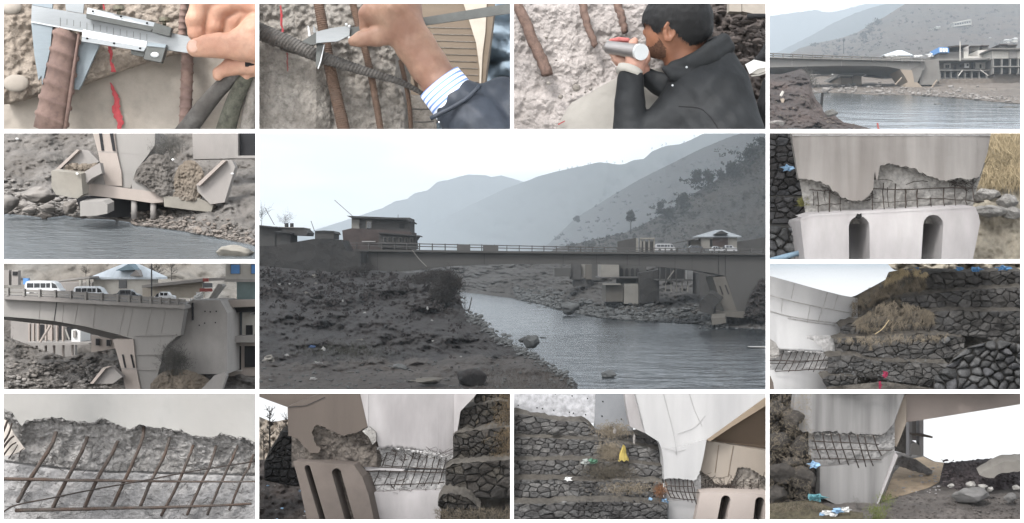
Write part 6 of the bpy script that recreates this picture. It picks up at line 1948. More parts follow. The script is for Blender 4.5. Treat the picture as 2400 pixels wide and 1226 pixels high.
for (a, b) in (((1200, 790), (1262, 722)), ((1540, 815), (1590, 745))):
    mk('wing_edge', *tube([W.p(a[0], a[1], TD - .6), W.p(b[0], b[1], TD - .6)], 7 * uD, 6), m_dT, br)
mk('plank', *tube([W.p(1455, 850, TD - 1), W.p(1600, 846, TD - 1)], 6 * uD, 6), m_dS, label='thin dark beam lying at the waterline right of the pier', cat='beam')
h = thing('basement_blocks', 'two cream concrete blocks under a flat roof below the hazy bridge', 'house', W.p(790, 795, 98))
mk('block', *bxz(W, 695, 702, 806, 786, 96.6, 4), m_dT, h)
mk('block', *bxz(W, 810, 700, 888, 794, 96.2, 4), m_dT, h)
mk('roof', *bxz(W, 690, 668, 922, 698, 95.8, 5), m_dP, h)
mk('canopy', *bxz(W, 692, 700, 806, 710, 95.7, .8), m_pale, h)
mk('upper_wall', *bxz(W, 670, 612, 780, 668, 97.5, 2), m_pale, h)
h = thing('bank_row', 'row of grey walls half hidden under the hazy deck', 'building', W.p(1000, 690, 106))
for x0, x1, y1, mm in ((30, 300, 690, m_dP), (300, 560, 660, m_eC), (560, 672, 665, m_dP), (925, 1130, 680, m_eC), (1130, 1200, 675, m_pale)):
    mk('wall', *bxz(W, x0, 606, x1, y1, 107 + rnd.uniform(0, 1), 2), mm, h)
mk('floor_slab', *bxz(W, 968, 676, 1180, 684, 104, 3), m_dk, h)
# town walls right
h = thing('town_block', 'weathered row of houses on dark arcades at the right of the hazy bridge', 'building', W.p(1860, 735, 96))
mk('upper_wall', *bxz(W, 1606, 482, 1830, 548, 97, 4), m_dP, h)
mk('upper_wall', *bxz(W, 1830, 420, 1885, 548, 97.5, 4), m_eC, h)
mk('upper_wall', *pz(W, [(1840, 480), (1880, 480), (1880, 525), (1970, 525), (1970, 468), (2105, 462), (2105, 548), (1840, 548)], 96.8, 3), m_pale, h)
mk('blue_room', *bxz(W, 1605, 442, 1702, 490, 96.6, 2), m_blue, h)
for x in (1618, 1644, 1670):
    mk('window', *bxz(W, x, 450, x + 18, 484, 96.5, .2), m_white, h)
mk('roof', *pz(W, [(1700, 430), (1885, 415), (1885, 425), (1700, 440)], 96.4, 3), m_dS, h)
mk('balcony', *pz(W, [(1588, 548), (2108, 540), (2108, 552), (1900, 560), (1590, 564)], 95.5, 3), m_dC, h)
mk('middle_wall', *bxz(W, 1612, 562, 2112, 652, 97, 3), m_dP, h)
for x0, y0, x1, y1, mm in ((1656, 575, 1718, 636, m_pale), (1845, 566, 1890, 630, m_white), (1950, 575, 2040, 640, m_pale), (1672, 605, 1684, 632, m_dk), (1690, 605, 1702, 632, m_dk), (1752, 606, 1770, 645, m_dk), (1806, 596, 1818, 624, m_dk), (1868, 596, 1884, 616, m_dk), (1915, 562, 1926, 640, m_dk), (1990, 600, 2004, 632, m_dk), (1875, 566, 1888, 574, m_dk)):
    mk('window' if mm is m_dk else 'wall_patch', *bxz(W, x0, y0, x1, y1, 96.9 - (.08 if mm is m_dk else 0), .2), mm, h)
mk('floor_slab', *bxz(W, 1612, 650, 2114, 658, 96, 3), m_dC, h)
for x0, x1 in ((1622, 1662), (1666, 1718), (1728, 1780), (1792, 1848), (1858, 1912), (1922, 1980), (1992, 2050), (2056, 2108)):
    mk('arcade_opening', *bxz(W, x0, 662, x1, 722 if x1 < 1990 else 706, 97, .3), m_black, h)
for x in (1616, 1662, 1718, 1782, 1848, 1912, 1980, 2050, 2106):
    mk('post', *bxz(W, x, 656, x + 9, 732, 96.2, .3), m_dC, h)
mk('floor_slab', *bxz(W, 1620, 722, 2110, 732, 96.5, 2), m_dC, h)
for a, b in (((1790, 705), (1828, 655)), ((1992, 650), (2068, 706))):
    mk('brace', *tube([W.p(a[0], a[1], 95.6), W.p(b[0], b[1], 95.6)], 5 * uD, 6), m_pale, h)
mk('pole', *tube([W.p(1805, 570, 95), W.p(1805, 390, 95)], 5 * uD, 6), m_pale, label='tall pale pole in front of the weathered houses', cat='pole')
h = thing('gridded_block', 'concrete block with two rows of square dark openings at the right edge', 'building', W.p(2240, 690, 94))
mk('top_wall', *bxz(W, 2105, 458, 2400, 545, 95, 3), m_pale, h)
mk('roof_slab', *bxz(W, 2095, 448, 2400, 460, 94.4, 4), m_dP, h)
mk('wall', *bxz(W, 2112, 545, 2400, 690, 95.4, 3), m_dP, h)
for j, (y0, y1) in enumerate(((550, 614), (624, 684))):
    for x in (2120, 2202, 2280, 2354):
        mk('opening', *bxz(W, x, y0, x + 68, y1, 95.2, .25), m_black, h)
for x in (2112, 2192, 2270, 2346):
    mk('column', *bxz(W, x, 545, x + 9, 688, 94.9, .4), m_dC, h)
mk('floor_slab', *bxz(W, 2112, 615, 2400, 623, 94.8, .5), m_dC, h)
mk('roof_patch', *bxz(W, 2262, 462, 2340, 540, 94.9, .2), m_eC, h)
for i, (x, y, w) in enumerate(((2210, 430, 60), (2290, 435, 80), (2040, 440, 60), (1950, 445, 70))):
    hh = thing('rooftop_room', 'small dark rooftop room above the town walls', 'room', W.p(x, y + 24, 99), 'rooftop rooms')
    mk('wall', *bxz(W, x - w / 2, y - 14, x + w / 2, y + 26, 99, 2), m_dP, hh)
    mk('roof', *bxz(W, x - w * .6, y - 20, x + w * .6, y - 12, 98.6, 3), m_dS, hh)
h, dp = hip_house(W, 103, (1090, 1240, 1290, 1365, 512, 457, 560), 'white roofed house in haze at the end of the bridge', 2)
for i, (x, y, w, h_) in enumerate(((1170, 515, 60, 20), (1222, 512, 40, 28), (1440, 522, 50, 20), (1535, 515, 80, 40), (1400, 525, 60, 24), (1120, 522, 40, 14))):
    scrap(W, x, y, w, h_, 98, m_white, 'bright white sheet roof beside the hazy bridge end', 'roof', 'sheet_roof', 'white sheet roofs at the bridge end', i)
mk('retaining_wall', *pz(W, [(1605, 735), (2115, 730), (2120, 690), (2400, 690), (2400, 800), (1900, 790), (1620, 830)], 95.6, 2), m_dB, label='tan retaining wall below the arcades in the hazy view', cat='wall')
# near left bank
lD = interp([(10, 690), (150, 690), (330, 640), (400, 700), (430, 850), (470, 935), (520, 985), (530, 1050), (600, 1040), (660, 1095), (720, 1140), (850, 1165), (1060, 1222)])


def tDl(X, Y, v=0):
    e = min(1, (Y - lD(X)) / 50)
    return interp([(640, 62), (900, 54), (1222, 46)])(Y) + (1.2 * fbm(X * .006, Y * .012, 5, 5) + .35 * fbm(X * .03, Y * .04, 3, 4)) * e


v, f = sheet(W, -420, 1060, lD, 1224, 130, 80, tDl)
mk('near_bank', v, f, m_dS, smooth=True, kind='structure', label='dark brown near bank in the lower left of the hazy view')
bush(W, 395, 730, 170, 200, 60, 520, 'dark leafless bush on the brown bank, hazy view', m_scrub)
scatter(W, 160, lambda: (lambda X: (X, rnd.uniform(max(lD(X), 900), 1215)))(rnd.uniform(20, 1000)), lambda X, Y: tDl(X, Y) - .1, 5, 26, m_dB, 'bank_stones', 'stones and clods on the brown near bank')
rock(W, 610, 1060, 50, 110, 90, m_scrub, 'dark lump of earth at the tip of the near bank', 4, 'earth_lump', 'earth')
rock(W, 100, 1150, 47, 130, 60, m_eR, 'grey boulder low on the brown near bank', 6)
mk('stick', *tube([W.p(122, 918, 54), W.p(158, 852, 54)], .06, 5), m_pale, label='pale stick on the brown near bank', cat='stick')
mk('sack', *lumpat(W.p(143, 950, 53), (.13, .12, .15), LUMP2, 2), m_dT, label='tan sack lying on the brown near bank', cat='sack', smooth=True)
mk('red_rag', *tube([W.p(1035, 1145, 46), W.p(1042, 1190, 46), W.p(1052, 1215, 46)], .035, 5), m_red, label='narrow red rag at the bottom of the hazy view', cat='rag')
mk('stake', *tube([W.p(512, 1000, 56), W.p(524, 865, 56)], .06, 5), m_twig, label='thin stake at the water edge of the brown bank', cat='stake')
for i, (x, y, w) in enumerate(((1610, 968, 90), (2260, 996, 170))):
    mk('foam_streak', *pz(W, [(x - w / 2, y), (x, y - 6), (x + w / 2, y), (x, y + 5)], tD(y) - .5, .3), m_dP, label=['shorter white foam streak on the water, hazy view', 'longer white foam streak at the right edge, hazy view'][i], cat='foam')
# ================================================================ pier close-ups: right column and bottom row
opening(1799, 308, 2396, 612, .46, 1.0)
m_pS = mat('streaked_pier_concrete', (177, 172, 167), var=.1, scale=1.5, bump=.1, rgb2=(138, 131, 126), mix=.55, s2=1.0, stretch=(1.6, 1, .16), fine=14, bdist=.01)
m_pW = mat('whitish_pier_concrete', (204, 200, 199), var=.12, scale=1.5, bump=.1, rgb2=(168, 163, 163), mix=.5, s2=.8, stretch=(1.2, 1, .4), fine=14, bdist=.01)
m_pR = mat('broken_pier_core', (186, 183, 178), var=.3, scale=7, bump=.4, rgb2=(160, 156, 151), mix=.45, s2=1.6, fine=14, bdist=.03, cells=14)
m_pRw = mat('broken_white_core', (204, 202, 200), var=.24, scale=7, bump=.4, rgb2=(182, 180, 178), mix=.4, s2=1.4, fine=14, bdist=.025, cells=14)
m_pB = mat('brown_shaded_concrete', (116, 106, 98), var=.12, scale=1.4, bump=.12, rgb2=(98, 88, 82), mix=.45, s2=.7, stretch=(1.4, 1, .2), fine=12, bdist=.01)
m_pBc = mat('brown_broken_core', (124, 116, 108), var=.34, scale=7, bump=.45, rgb2=(104, 96, 90), mix=.45, s2=1.6, fine=14, bdist=.03, cells=14)
m_pT = mat('tan_pier_concrete', (176, 166, 154), var=.08, scale=1.4, bump=.1, rgb2=(166, 150, 134), mix=.4, s2=.7, stretch=(1.2, 1, .3), fine=12, bdist=.01)
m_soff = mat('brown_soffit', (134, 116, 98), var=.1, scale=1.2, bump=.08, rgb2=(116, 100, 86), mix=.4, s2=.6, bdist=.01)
m_bar = mat('dark_rebar', (66, 60, 57), var=.25, scale=9, bump=.25, rgb2=(84, 70, 62), mix=.4, s2=2.5, bdist=.008)
m_barg = mat('grey_rebar', (100, 93, 88), var=.28, scale=8, bump=.35, rgb2=(106, 80, 64), mix=.4, s2=2.5, bdist=.008)
def stones3(nm, cols):
    return [mat(nm + '_' + w, c, var=.34, scale=6, bump=.7, rgb2=tuple(v * .78 for v in c), mix=.4, s2=2, fine=12, bdist=.035, cells=7) for w, c in zip(('grey', 'brown', 'pale'), cols)]
TONE = .62
m_stD = stones3('dark_stone', ((74, 74, 76), (68, 66, 66), (86, 85, 86)))
m_stH = stones3('terrace_stone', ((78, 77, 76), (72, 70, 68), (90, 88, 86)))
m_stK = stones3('wall_stone', ((96, 95, 94), (86, 84, 83), (108, 106, 104)))
m_stJ = stones3('black_stone', ((58, 54, 50), (50, 47, 44), (66, 62, 56)))
m_stR = stones3('river_stone', ((92, 92, 94), (84, 84, 84), (104, 104, 104)))
m_mort = mat('dark_joint', (72, 70, 67), var=.35, scale=6, bump=.5, bdist=.04)
m_earth = mat('grey_earth', (96, 92, 86), var=.4, scale=4, bump=.6, rgb2=(74, 68, 62), mix=.4, s2=1, fine=14, bdist=.05)
m_straw = mat('dry_straw', (166, 150, 120), var=.35, scale=3, bump=0)
m_strawd = mat('dull_straw', (120, 110, 95), var=.4, scale=3, bump=0)
m_cloth = mat('light_blue_plastic', (150, 184, 214), var=.12, scale=6, bump=.2, rough=.5)
m_sand = mat('sandy_slope', (172, 164, 148), var=.22, scale=3.5, bump=.5, rgb2=(150, 140, 124), mix=.4, s2=.8, fine=16, bdist=.03)


def slotted(W, out, slots, t, depth, m, parent, name='base_block', dx=0.0, dz=0.0, inner=None):
    """block with round-headed slots open at the bottom; out: outline from bottom left over the top to bottom right; slots (x0, x1, ytop, slant)"""
    yb = out[-1][1]
    pts = list(out)
    for x0, x1, yt, sl in sorted(slots, key=lambda q: -q[0]):
        r = (x1 - x0) / 2; cx = (x0 + x1) / 2; H_ = yb - (yt + r)
        pts.append((x1 + sl, yb))
        n = 8
        for i in range(n + 1):
            a = math.pi * i / n
            pts.append((cx + r * math.cos(a), yt + r - r * math.sin(a)))
        pts.append((x0 + sl, yb))
    o = mk(name, *pz(W, pts, t, depth, dx, dz), m, parent)
    return o


def rim_chips(W, edge, X0, X1, n, t, m, parent, s=(10, 34)):
    """crumbled lip along a broken edge"""
    mb = MB()
    f = interp(edge)
    for _ in range(n):
        X = rnd.uniform(X0, X1)
        r = rnd.uniform(*s) * W.u(t) / 2
        mb.add(lumpat(W.p(X, f(X) + rnd.uniform(-4, 14), t + rnd.uniform(-.01, .12)), (r * 1.3, r, r * .7), LUMP0))
    return mb.build('crumbled_edge', m, parent, kind='stuff')


# ---------------- G: pier foot with two round-headed slots
TG = 33.0
W = G
uG = W.u(TG)
pg = thing('cracked_pier', 'pale pier broken open above a white base block with two round headed slots', 'pier', W.p(1150, 1215, TG))
v, f = rough_layer(W, 270, 2010, 290, 860, 33.28, .10, .004, 170, 60, seed=31, chip=.8)
# the core narrows with the pier
lim = interp([(290, 262), (440, 305), (780, 368), (860, 372)]); rim = interp([(290, 2040), (520, 1965), (640, 1935), (860, 1900)])
def squeeze(p):
    X, Y = W.inv(p); s = (X - 270) / 1740; X2 = lim(Y) + (rim(Y) - lim(Y)) * s; q = W.p(X2, Y, p.y); return q
mk('broken_core', [squeeze(p) for p in v], f, m_pR, pg, smooth=True)
gE = [(240, 420), (310, 437), (430, 455), (540, 482), (600, 530), (640, 560), (700, 605), (760, 640), (880, 648), (955, 600), (985, 560), (1000, 520), (1030, 470), (1005, 420), (1010, 360), (1060, 318), (1150, 300), (1240, 322), (1330, 335), (1400, 352), (1440, 388), (1550, 425), (1670, 465), (1720, 450), (1800, 430), (1880, 452), (1960, 430), (2090, 420)]
gEf = interp(sorted(gE))
mk('shaft', *sheet(W, 300, 1960, 8, lambda X: gEf(X) + 16 * fbm(X * .025, 2, 1, 5), 240, 24, lambda X, Y, v: 32.95 + .012 * fbm(X * .004, Y * .004, 1, 3), .3), m_pS, pg, smooth=False)
mk('shaft_side', *pz(W, [(232, 8), (302, 8), (302, 440), (312, 440), (298, 430)], 32.97, .6, .1), m_pS, pg)
mk('shaft_side', *pz(W, [(1958, 8), (2092, 8), (2060, 200), (1985, 420), (1960, 436)], 32.97, .6, -.05), m_pS, pg)
mk('pour_line', *pz(W, [(240, 30), (2090, 30), (2089, 40), (241, 40)], 32.93, .05), m_pRw, pg)
rim_chips(W, sorted(gE), 560, 960, 50, 33.05, m_pR, pg)
rim_chips(W, sorted(gE), 1700, 1950, 40, 33.05, m_pR, pg)
rim_chips(W, [(300, 445), (560, 500)], 310, 560, 20, 33.05, m_pR, pg, (8, 20))
slotted(W, [(362, 1225), (318, 830), (322, 808), (345, 800), (440, 770), (1100, 738), (1880, 698), (1945, 702), (1975, 770), (1992, 850), (1918, 1225)], [(768, 962, 790, 4), (1462, 1650, 776, -22)], 32.55, 2.2, m_pW, pg)
tp = [W.p(x, y, 32.54) for x, y in ((330, 806), (440, 772), (1100, 740), (1880, 700), (1940, 702))]
mk('top_ledge', tp + [p + Vector((0, .75, .09)) for p in tp] + [p + Vector((0, 0, -.05)) for p in tp], [(i, i + 1, i + 6, i + 5) for i in range(4)] + [(i + 10, i + 11, i + 1, i) for i in range(4)], m_pW, pg)
mk('slot_back', *pz(W, [(700, 760), (1720, 740), (1720, 1225), (700, 1225)], 34.6, .2), m_blk, pg)  # black sheet standing for the shade deep in the slots
mk('chipped_hole', *pz(W, [(835, 795), (850, 765), (868, 775), (885, 760), (890, 795), (870, 812), (850, 810)], 32.52, .1), m_blk, pg)
for x, y0, y1, w in ((440, 560, 690, 7), (478, 558, 782, 9), (540, 560, 650, 7), (592, 545, 778, 13), (690, 568, 772, 8), (988, 540, 745, 10), (1090, 480, 742, 10), (1130, 520, 700, 8), (1205, 490, 738, 12), (1300, 540, 738, 14), (1408, 540, 730, 13), (1530, 620, 726, 9), (1652, 530, 718, 10), (1757, 490, 712, 9), (1862, 540, 706, 9), (1925, 430, 640, 11)):
    rod(W, [(x, y0, 33.2), (x + rnd.uniform(-6, 6), (y0 + y1) / 2, 33.1), (x + rnd.uniform(-4, 14), y1, 32.95)], w, w, 33.1, 'rebar', m_bar, pg, n=6, sides=6, wob=.01)
for pts, w in (([(925, 532), (1300, 542), (1660, 530), (1930, 526)], 10), ([(400, 545), (500, 552), (600, 546)], 9), ([(470, 690), (580, 680), (700, 672)], 7), ([(730, 648), (860, 652), (970, 630)], 9), ([(1400, 625), (1660, 630), (1800, 638), (2030, 655)], 9), ([(1300, 492), (1400, 462), (1500, 466)], 7), ([(1040, 450), (1120, 448), (1180, 466)], 6), ([(1928, 365), (1950, 400), (1975, 436)], 9), ([(990, 660), (1200, 655), (1400, 640)], 6)):
    rod(W, [(x, y, 33.12) for x, y in pts], w, w, 33.1, 'rebar', m_bar, pg, n=8, sides=6, wob=.012)
wk = mk('wire_tangle', *(lambda mb: (mb.v, mb.f))((lambda mb: [mb.add(tube(spline([W.p(cx + rnd.gauss(0, 50), cy + rnd.gauss(0, 26), 33.15 + rnd.uniform(-.08, .05)) for _ in range(4)], 8), 2.2 * uG, 4, False)) for cx, cy in [(1760, 470)] * 7 + [(1860, 480)] * 6 + [(960, 600)] * 5 + [(680, 590)] * 4] and mb)(MB())), m_bar, pg, kind='stuff')
# masonry at the left
sw = thing('stone_wall', 'dark dry stone wall at the left of the cracked pier', 'wall', W.p(180, 1215, 34))
tG = lambda X, Y: 34.2 - .25 * (Y > 610) - .3 * (Y > 870) + .0003 * X
mk('core', *sheet(W, 10, 400, 8, 1222, 8, 40, lambda X, Y, v: tG(X, Y) + .06), m_mort, sw)
masonry(W, 10, 390, 8, 600, 62, 88, tG, m_stD, sw, .09, 5)
masonry(W, 10, 372, 614, 862, 52, 80, tG, m_stD, sw, .09, 5)
masonry(W, 10, 385, 880, 1222, 84, 104, tG, m_stR, sw, .13, 6, jit=.4, smooth=True)
scrap(W, 198, 345, 105, 62, 33.9, m_cloth, 'light blue plastic rag stuck on the dark stone wall', 'rag', 'plastic_rag', None, 3)
mk('blue_pipe', *tube([W.p(30, 1205, 33.2), W.p(200, 1160, 33.2), W.p(362, 1118, 33.2)], 26 * uG, 10), mat('faded_blue_pipe', (118, 140, 156), var=.12, scale=5, bump=.1), smooth=True, label='faded blue pipe lying along the foot of the dark stone wall', cat='pipe')
tuft(W, 240, lambda: (rnd.gauss(340, 22), rnd.uniform(640, 700)), lambda X, Y: 33.3, (20, 60), (0, .6), mat('olive_weed', (124, 122, 70), var=.3, scale=3, bump=0), 'weed', 'olive weed growing beside the pier, against the stone wall', wid=4)
# right: straw, rock, sand
v, f = sheet(W, 1850, 2395, 8, 1222, 60, 80, lambda X, Y, v: 36.5 - 1.8 * v + .14 * fbm(X * .008, Y * .008, 1, 5) - (.5 * max(0, 1 - ((X - 2150) / 220) ** 2 - ((Y - 690) / 190) ** 2)) + .04 * ridged(X * .012, Y * .016, 2, 4))
mk('sandy_slope', v, f, m_sand, smooth=True, kind='structure', label='pale sandy slope right of the cracked pier')
tuft(W, 2600, lambda: (rnd.uniform(1990, 2390), rnd.uniform(-10, 480)), lambda X, Y: 36.0 - .3 * rnd.random() - Y * .001, (60, 190), (-.35, -.8), m_straw, 'straw', 'hanging dry straw right of the cracked pier', wid=5, curl=.15)
for i, (x, y, w, h_) in enumerate(((2060, 600, 260, 130), (2230, 660, 260, 150), (2120, 740, 300, 130), (2290, 760, 180, 120))):
    rock(W, x, y, 35.3 - .1 * i, w, h_, m_pR, ['layered rock touching the pier on the right', 'layered rock at the right edge below the straw', 'lowest layered rock above the sand', 'rounded rock at the right edge above the sand'][i], i + 2, 'rock', 'rock')

# ---------------- H: terraced dry stone walls beside the white abutment
opening(1799, 612, 2396, 918, .52, 1.0)
W = H
TH_ = 33.2
uH = W.u(TH_)
m_abW = mat('white_abutment_concrete', (194, 193, 192), var=.05, scale=1.2, bump=.06, rgb2=(166, 165, 166), mix=.45, s2=.9, stretch=(1.4, 1, .2), fine=12, bdist=.008)
ab = thing('white_abutment', 'smooth white concrete abutment with an exposed bar mesh near its foot', 'abutment', W.p(350, 1215, TH_))
aT = interp([(10, 140), (250, 205), (500, 275), (700, 325), (840, 352)])
aR = 840
mk('face', *sheet(W, 10, 850, aT, interp([(10, 735), (100, 830), (350, 838), (640, 865), (700, 862), (850, 862)]), 60, 30, lambda X, Y, v: 33.6 + .9 * (X / 850) ** 2 + .35 * math.sin(v * 3.1), .4), m_abW, ab, smooth=True)
mk('lower_face', *sheet(W, 10, 640, 1020, 1222, 40, 12, lambda X, Y, v: 33.55 + .6 * (X / 700) ** 2), m_abW, ab, smooth=True)
v, f = rough_layer(W, 10, 700, 700, 1060, 34.0, .07, .005, 80, 40, seed=41, chip=.7)
mk('broken_core', v, f, m_pRw, ab, smooth=True)
mk('spalled_corner', *pz(W, [(10, 720), (40, 735), (90, 770), (120, 830), (120, 900), (10, 930)], 33.5, .3), m_pR, ab)
def aface(X, Y): 
    v = (Y - aT(X)) / max(1, 850 - aT(X)); return 33.6 + .9 * (X / 850) ** 2 + .35 * math.sin(max(0, min(1, v)) * 3.1) - .02
for pts in ([(10, 322), (250, 385), (500, 440), (800, 495)], [(10, 468), (200, 520), (400, 555), (700, 592)], [(200, 540), (400, 575), (640, 606)]):
    mb = MB().add(tube([W.p(x, y, aface(x, y)) for x, y in [(pts[0][0] + (pts[-1][0] - pts[0][0]) * i / 16, interp(pts)(pts[0][0] + (pts[-1][0] - pts[0][0]) * i / 16)) for i in range(17)]], 3.2 * uH, 5))
    mb.build('pour_line', m_pR, ab)
for x0, y0, x1, y1 in ((262, 215, 232, 360), (570, 298, 530, 440), (668, 318, 628, 455), (410, 420, 380, 580), (520, 450, 480, 580), (150, 360, 140, 480)):
    mb = MB().add(tube([W.p(x0 + (x1 - x0) * i / 8, y0 + (y1 - y0) * i / 8, aface(x0 + (x1 - x0) * i / 8, y0 + (y1 - y0) * i / 8)) for i in range(9)], 2.0 * uH, 4))
    mb.build('board_line', m_pR, ab)
rim_chips(W, [(60, 770), (120, 838), (350, 842), (640, 868)], 60, 640, 70, 33.7, m_pRw, ab, (10, 30))
for i, (x0, x1) in enumerate(((165, 80), (235, 145), (295, 208), (355, 268), (415, 330), (462, 395), (512, 440), (560, 490), (598, 545))):
    rod(W, [(x0, 848 + rnd.uniform(-8, 8), 33.85), ((x0 + x1) / 2 + 6, 935, 33.5), (x1, 1030 + rnd.uniform(-15, 20), 33.5)], 8.5, 7.5, 33.5, 'rebar', m_bar, ab, n=7, sides=6, wob=.008)
for pts, w in (([(10, 932), (300, 938), (600, 932)], 9), ([(10, 962), (150, 962), (400, 945)], 6), ([(80, 1032), (300, 1025), (600, 1010)], 9), ([(20, 890), (90, 892), (150, 880)], 6)):
    rod(W, [(x, y, 33.45) for x, y in pts], w, w, 33.45, 'rebar', m_bar, ab, n=8, sides=6, wob=.008)
terr = [('topmost dark stone terrace under the blue bags', 1480, 2395, [(1480, 150), (1560, 112), (1800, 110), (2100, 100), (2395, 100)], [(1480, 270), (1600, 290), (1900, 268), (2395, 232)], 54, 78, 34.6, m_stH, 120),
        ('second stone terrace from the top, behind the straw mound', 1260, 2395, [(1260, 345), (1480, 318), (1700, 290), (1900, 275), (2395, 245)], [(1260, 440), (1500, 440), (1700, 452), (1950, 468), (2395, 462)], 58, 88, 34.2, m_stH, 120),
        ('third stone terrace, with the straw clump on its left end', 690, 2395, [(690, 620), (740, 582), (880, 570), (1300, 560), (1560, 470), (1800, 462), (1950, 475), (2395, 470)], [(690, 715), (1000, 700), (1500, 680), (1830, 700), (2120, 750), (2395, 770)], 56, 84, 33.8, m_stH, 150),
        ('fourth stone terrace, long block beside the white abutment', 638, 1850, [(638, 740), (660, 725), (1000, 712), (1450, 682), (1650, 690), (1850, 720)], [(638, 880), (800, 872), (1000, 900), (1200, 925), (1500, 925), (1850, 900)], 52, 80, 33.4, m_stH, 120),
        ('fifth stone terrace, crumbling low block near the bar mesh', 572, 1700, [(572, 905), (620, 885), (850, 890), (1000, 940), (1300, 950), (1700, 960)], [(572, 1060), (780, 1075), (1000, 1100), (1400, 1160), (1700, 1190)], 52, 78, 33.0, m_stH, 120),
        ('lowest rounded stone block at the foot of the abutment', 524, 850, [(524, 1100), (570, 1068), (850, 1080)], [(524, 1120), (580, 1205), (850, 1215)], 46, 66, 32.8, m_stH, 60)]
for lab, X0, X1, tp_, bt_, rh, swd, t, ms, lim_ in terr:
    ter = thing('stone_terrace', lab, 'stone wall', W.p((X0 + X1) / 2, max(b for a, b in bt_), t))
    ft, fb = interp(tp_), interp(bt_)
    tq = (lambda t: lambda X, Y: t + .12 * fbm(X * .004, Y * .006, t, 3) - .0002 * (X - 1200))(t)
    mk('core', *sheet(W, X0, X1, lambda x: ft(x) + 3, lambda x: fb(x) + 6, 60, 8, lambda X, Y, v: tq(X, Y) + .05), m_mort, ter)
    masonry(W, X0, X1, ft, fb, rh, swd, tq, ms, ter, .055, 2.2, jit=.3, limit=lim_)
    # the earth on its top, back to the next terrace
    vs = []
    n = 40
    for i in range(n + 1):
        x = X0 + (X1 - X0) * i / n
        p = W.p(x, ft(x) + 6, tq(x, ft(x)) - .04)
        for k in range(4):
            vs.append(p + Vector((0, k * .16, k * .035 + .05 * fbm(x * .02, k * 2.0, t, 3))))
    mk('earth_top', vs, [(4 * i + k, 4 * i + k + 1, 4 * i + k + 5, 4 * i + k + 4) for i in range(n) for k in range(3)], m_earth, ter, smooth=True)
rp = thing('river_stone_wall', 'wall of rounded river stones in the lower right of the terraces', 'stone wall', W.p(2100, 1215, 32.9))
rtop = interp([(1560, 1080), (1700, 960), (1790, 850), (1900, 800), (2050, 760), (2160, 730), (2395, 790)])
tq = lambda X, Y: 32.9 - .0006 * (Y - 750)
mk('core', *sheet(W, 1560, 2395, rtop, 1222, 30, 20, lambda X, Y, v: tq(X, Y) + .05), m_mort, rp)
masonry(W, 1560, 2395, rtop, 1222, 66, 92, tq, m_stR, rp, .16, 5, jit=.34, limit=150, smooth=True)
v, f = sheet(W, 560, 2395, interp([(560, 1180), (1100, 1130), (1600, 1200), (2395, 1215)]), 1224, 60, 10, lambda X, Y, v: 32.7 + .1 * fbm(X * .01, Y * .01, 2, 4))
mk('ground_strip', v, f, m_earth, smooth=True, kind='structure', label='sandy ground at the foot of the terraces')
v, f = sheet(W, 560, 2395, interp([(560, 905), (780, 345), (830, 330), (1000, 240), (1110, 180), (1140, 110), (1350, 70), (2395, 105)]), 1222, 120, 60, lambda X, Y, v: 35.6 - 2.0 * v + .18 * fbm(X * .008, Y * .01, 3, 5))
mk('terrace_earth', v, f, m_earth, smooth=True, kind='structure', label='grey earth bank behind the stone terraces')
v, f = sheet(W, 1130, 2395, interp([(1130, 20), (1170, 70), (1200, 90), (2395, 90)]) and 6, interp([(1130, 30), (1180, 90), (2395, 140)]), 40, 12, lambda X, Y, v: 44 + fbm(X * .01, Y * .01, 1, 3))
mk('distant_bank', v, f, m_sand, smooth=True, kind='structure', label='pale blurred bank above the topmost terrace')
def strawmound(lab, pts, n, ln, m, t, lean=(-.2, -.7)):
    f0, f1 = interp([(a, b) for a, b, c in pts]), interp([(a, c) for a, b, c in pts])
    x0, x1 = pts[0][0], pts[-1][0]
    def reg():
        while True:
            x = rnd.uniform(x0, x1); y = rnd.uniform(f0(x), f1(x))
            if fbm(x * .03, y * .03, t, 3) + .3 > rnd.random() * .9: return x, y
    tuft(W, n, reg, lambda X, Y: t - .35 * rnd.random(), ln, lean, m, 'straw', lab, wid=2.2, curl=.25)
strawmound('tan straw clump hanging over the third terrace', [(830, 560, 600), (950, 480, 640), (1050, 400, 640), (1200, 350, 620), (1400, 415, 600), (1560, 480, 560)], 1900, (30, 110), m_strawd, 33.75)
strawmound('lit straw on the crest of the topmost terrace', [(1105, 190, 215), (1150, 110, 200), (1250, 75, 160), (1370, 65, 130), (1500, 110, 150)], 1300, (20, 60), m_straw, 34.5)
strawmound('dull scrub on the slope left of the top terrace', [(800, 370, 520), (930, 270, 430), (1100, 195, 330), (1300, 180, 310), (1500, 150, 300)], 2400, (20, 70), m_strawd, 34.7)
strawmound('thin dry grass along the edge of the fourth terrace', [(640, 720, 745), (900, 700, 760), (1200, 680, 760), (1700, 680, 720)], 800, (14, 70), m_strawd, 33.3)
scatter(W, 500, lambda: (rnd.uniform(580, 1700), rnd.uniform(880, 1215)), lambda X, Y: 32.95, 6, 26, m_stR[2], 'grit', 'loose grey grit over the lower terraces', LUMP0)
for i, (x, y, w, h_) in enumerate(((1395, 82, 80, 34), (1800, 78, 90, 40), (1955, 86, 100, 50), (2210, 76, 130, 46))):
    scrap(W, x, y, w, h_, 34.4, mat('blue_bag', (104, 158, 208), var=.1, scale=6, bump=.2, rough=.5) if i == 0 else bpy.data.materials['blue_bag'], ['blue bag on the straw crest, leftmost', 'small blue bag above the topmost terrace, second from left', 'bulging blue bag above the topmost terrace, third from left', 'widest blue bag above the topmost terrace, rightmost'][i], 'bag', 'plastic_bag', None, i)
m_pink = mat('crimson_rag', (150, 46, 76), var=.2, scale=8, bump=.2)
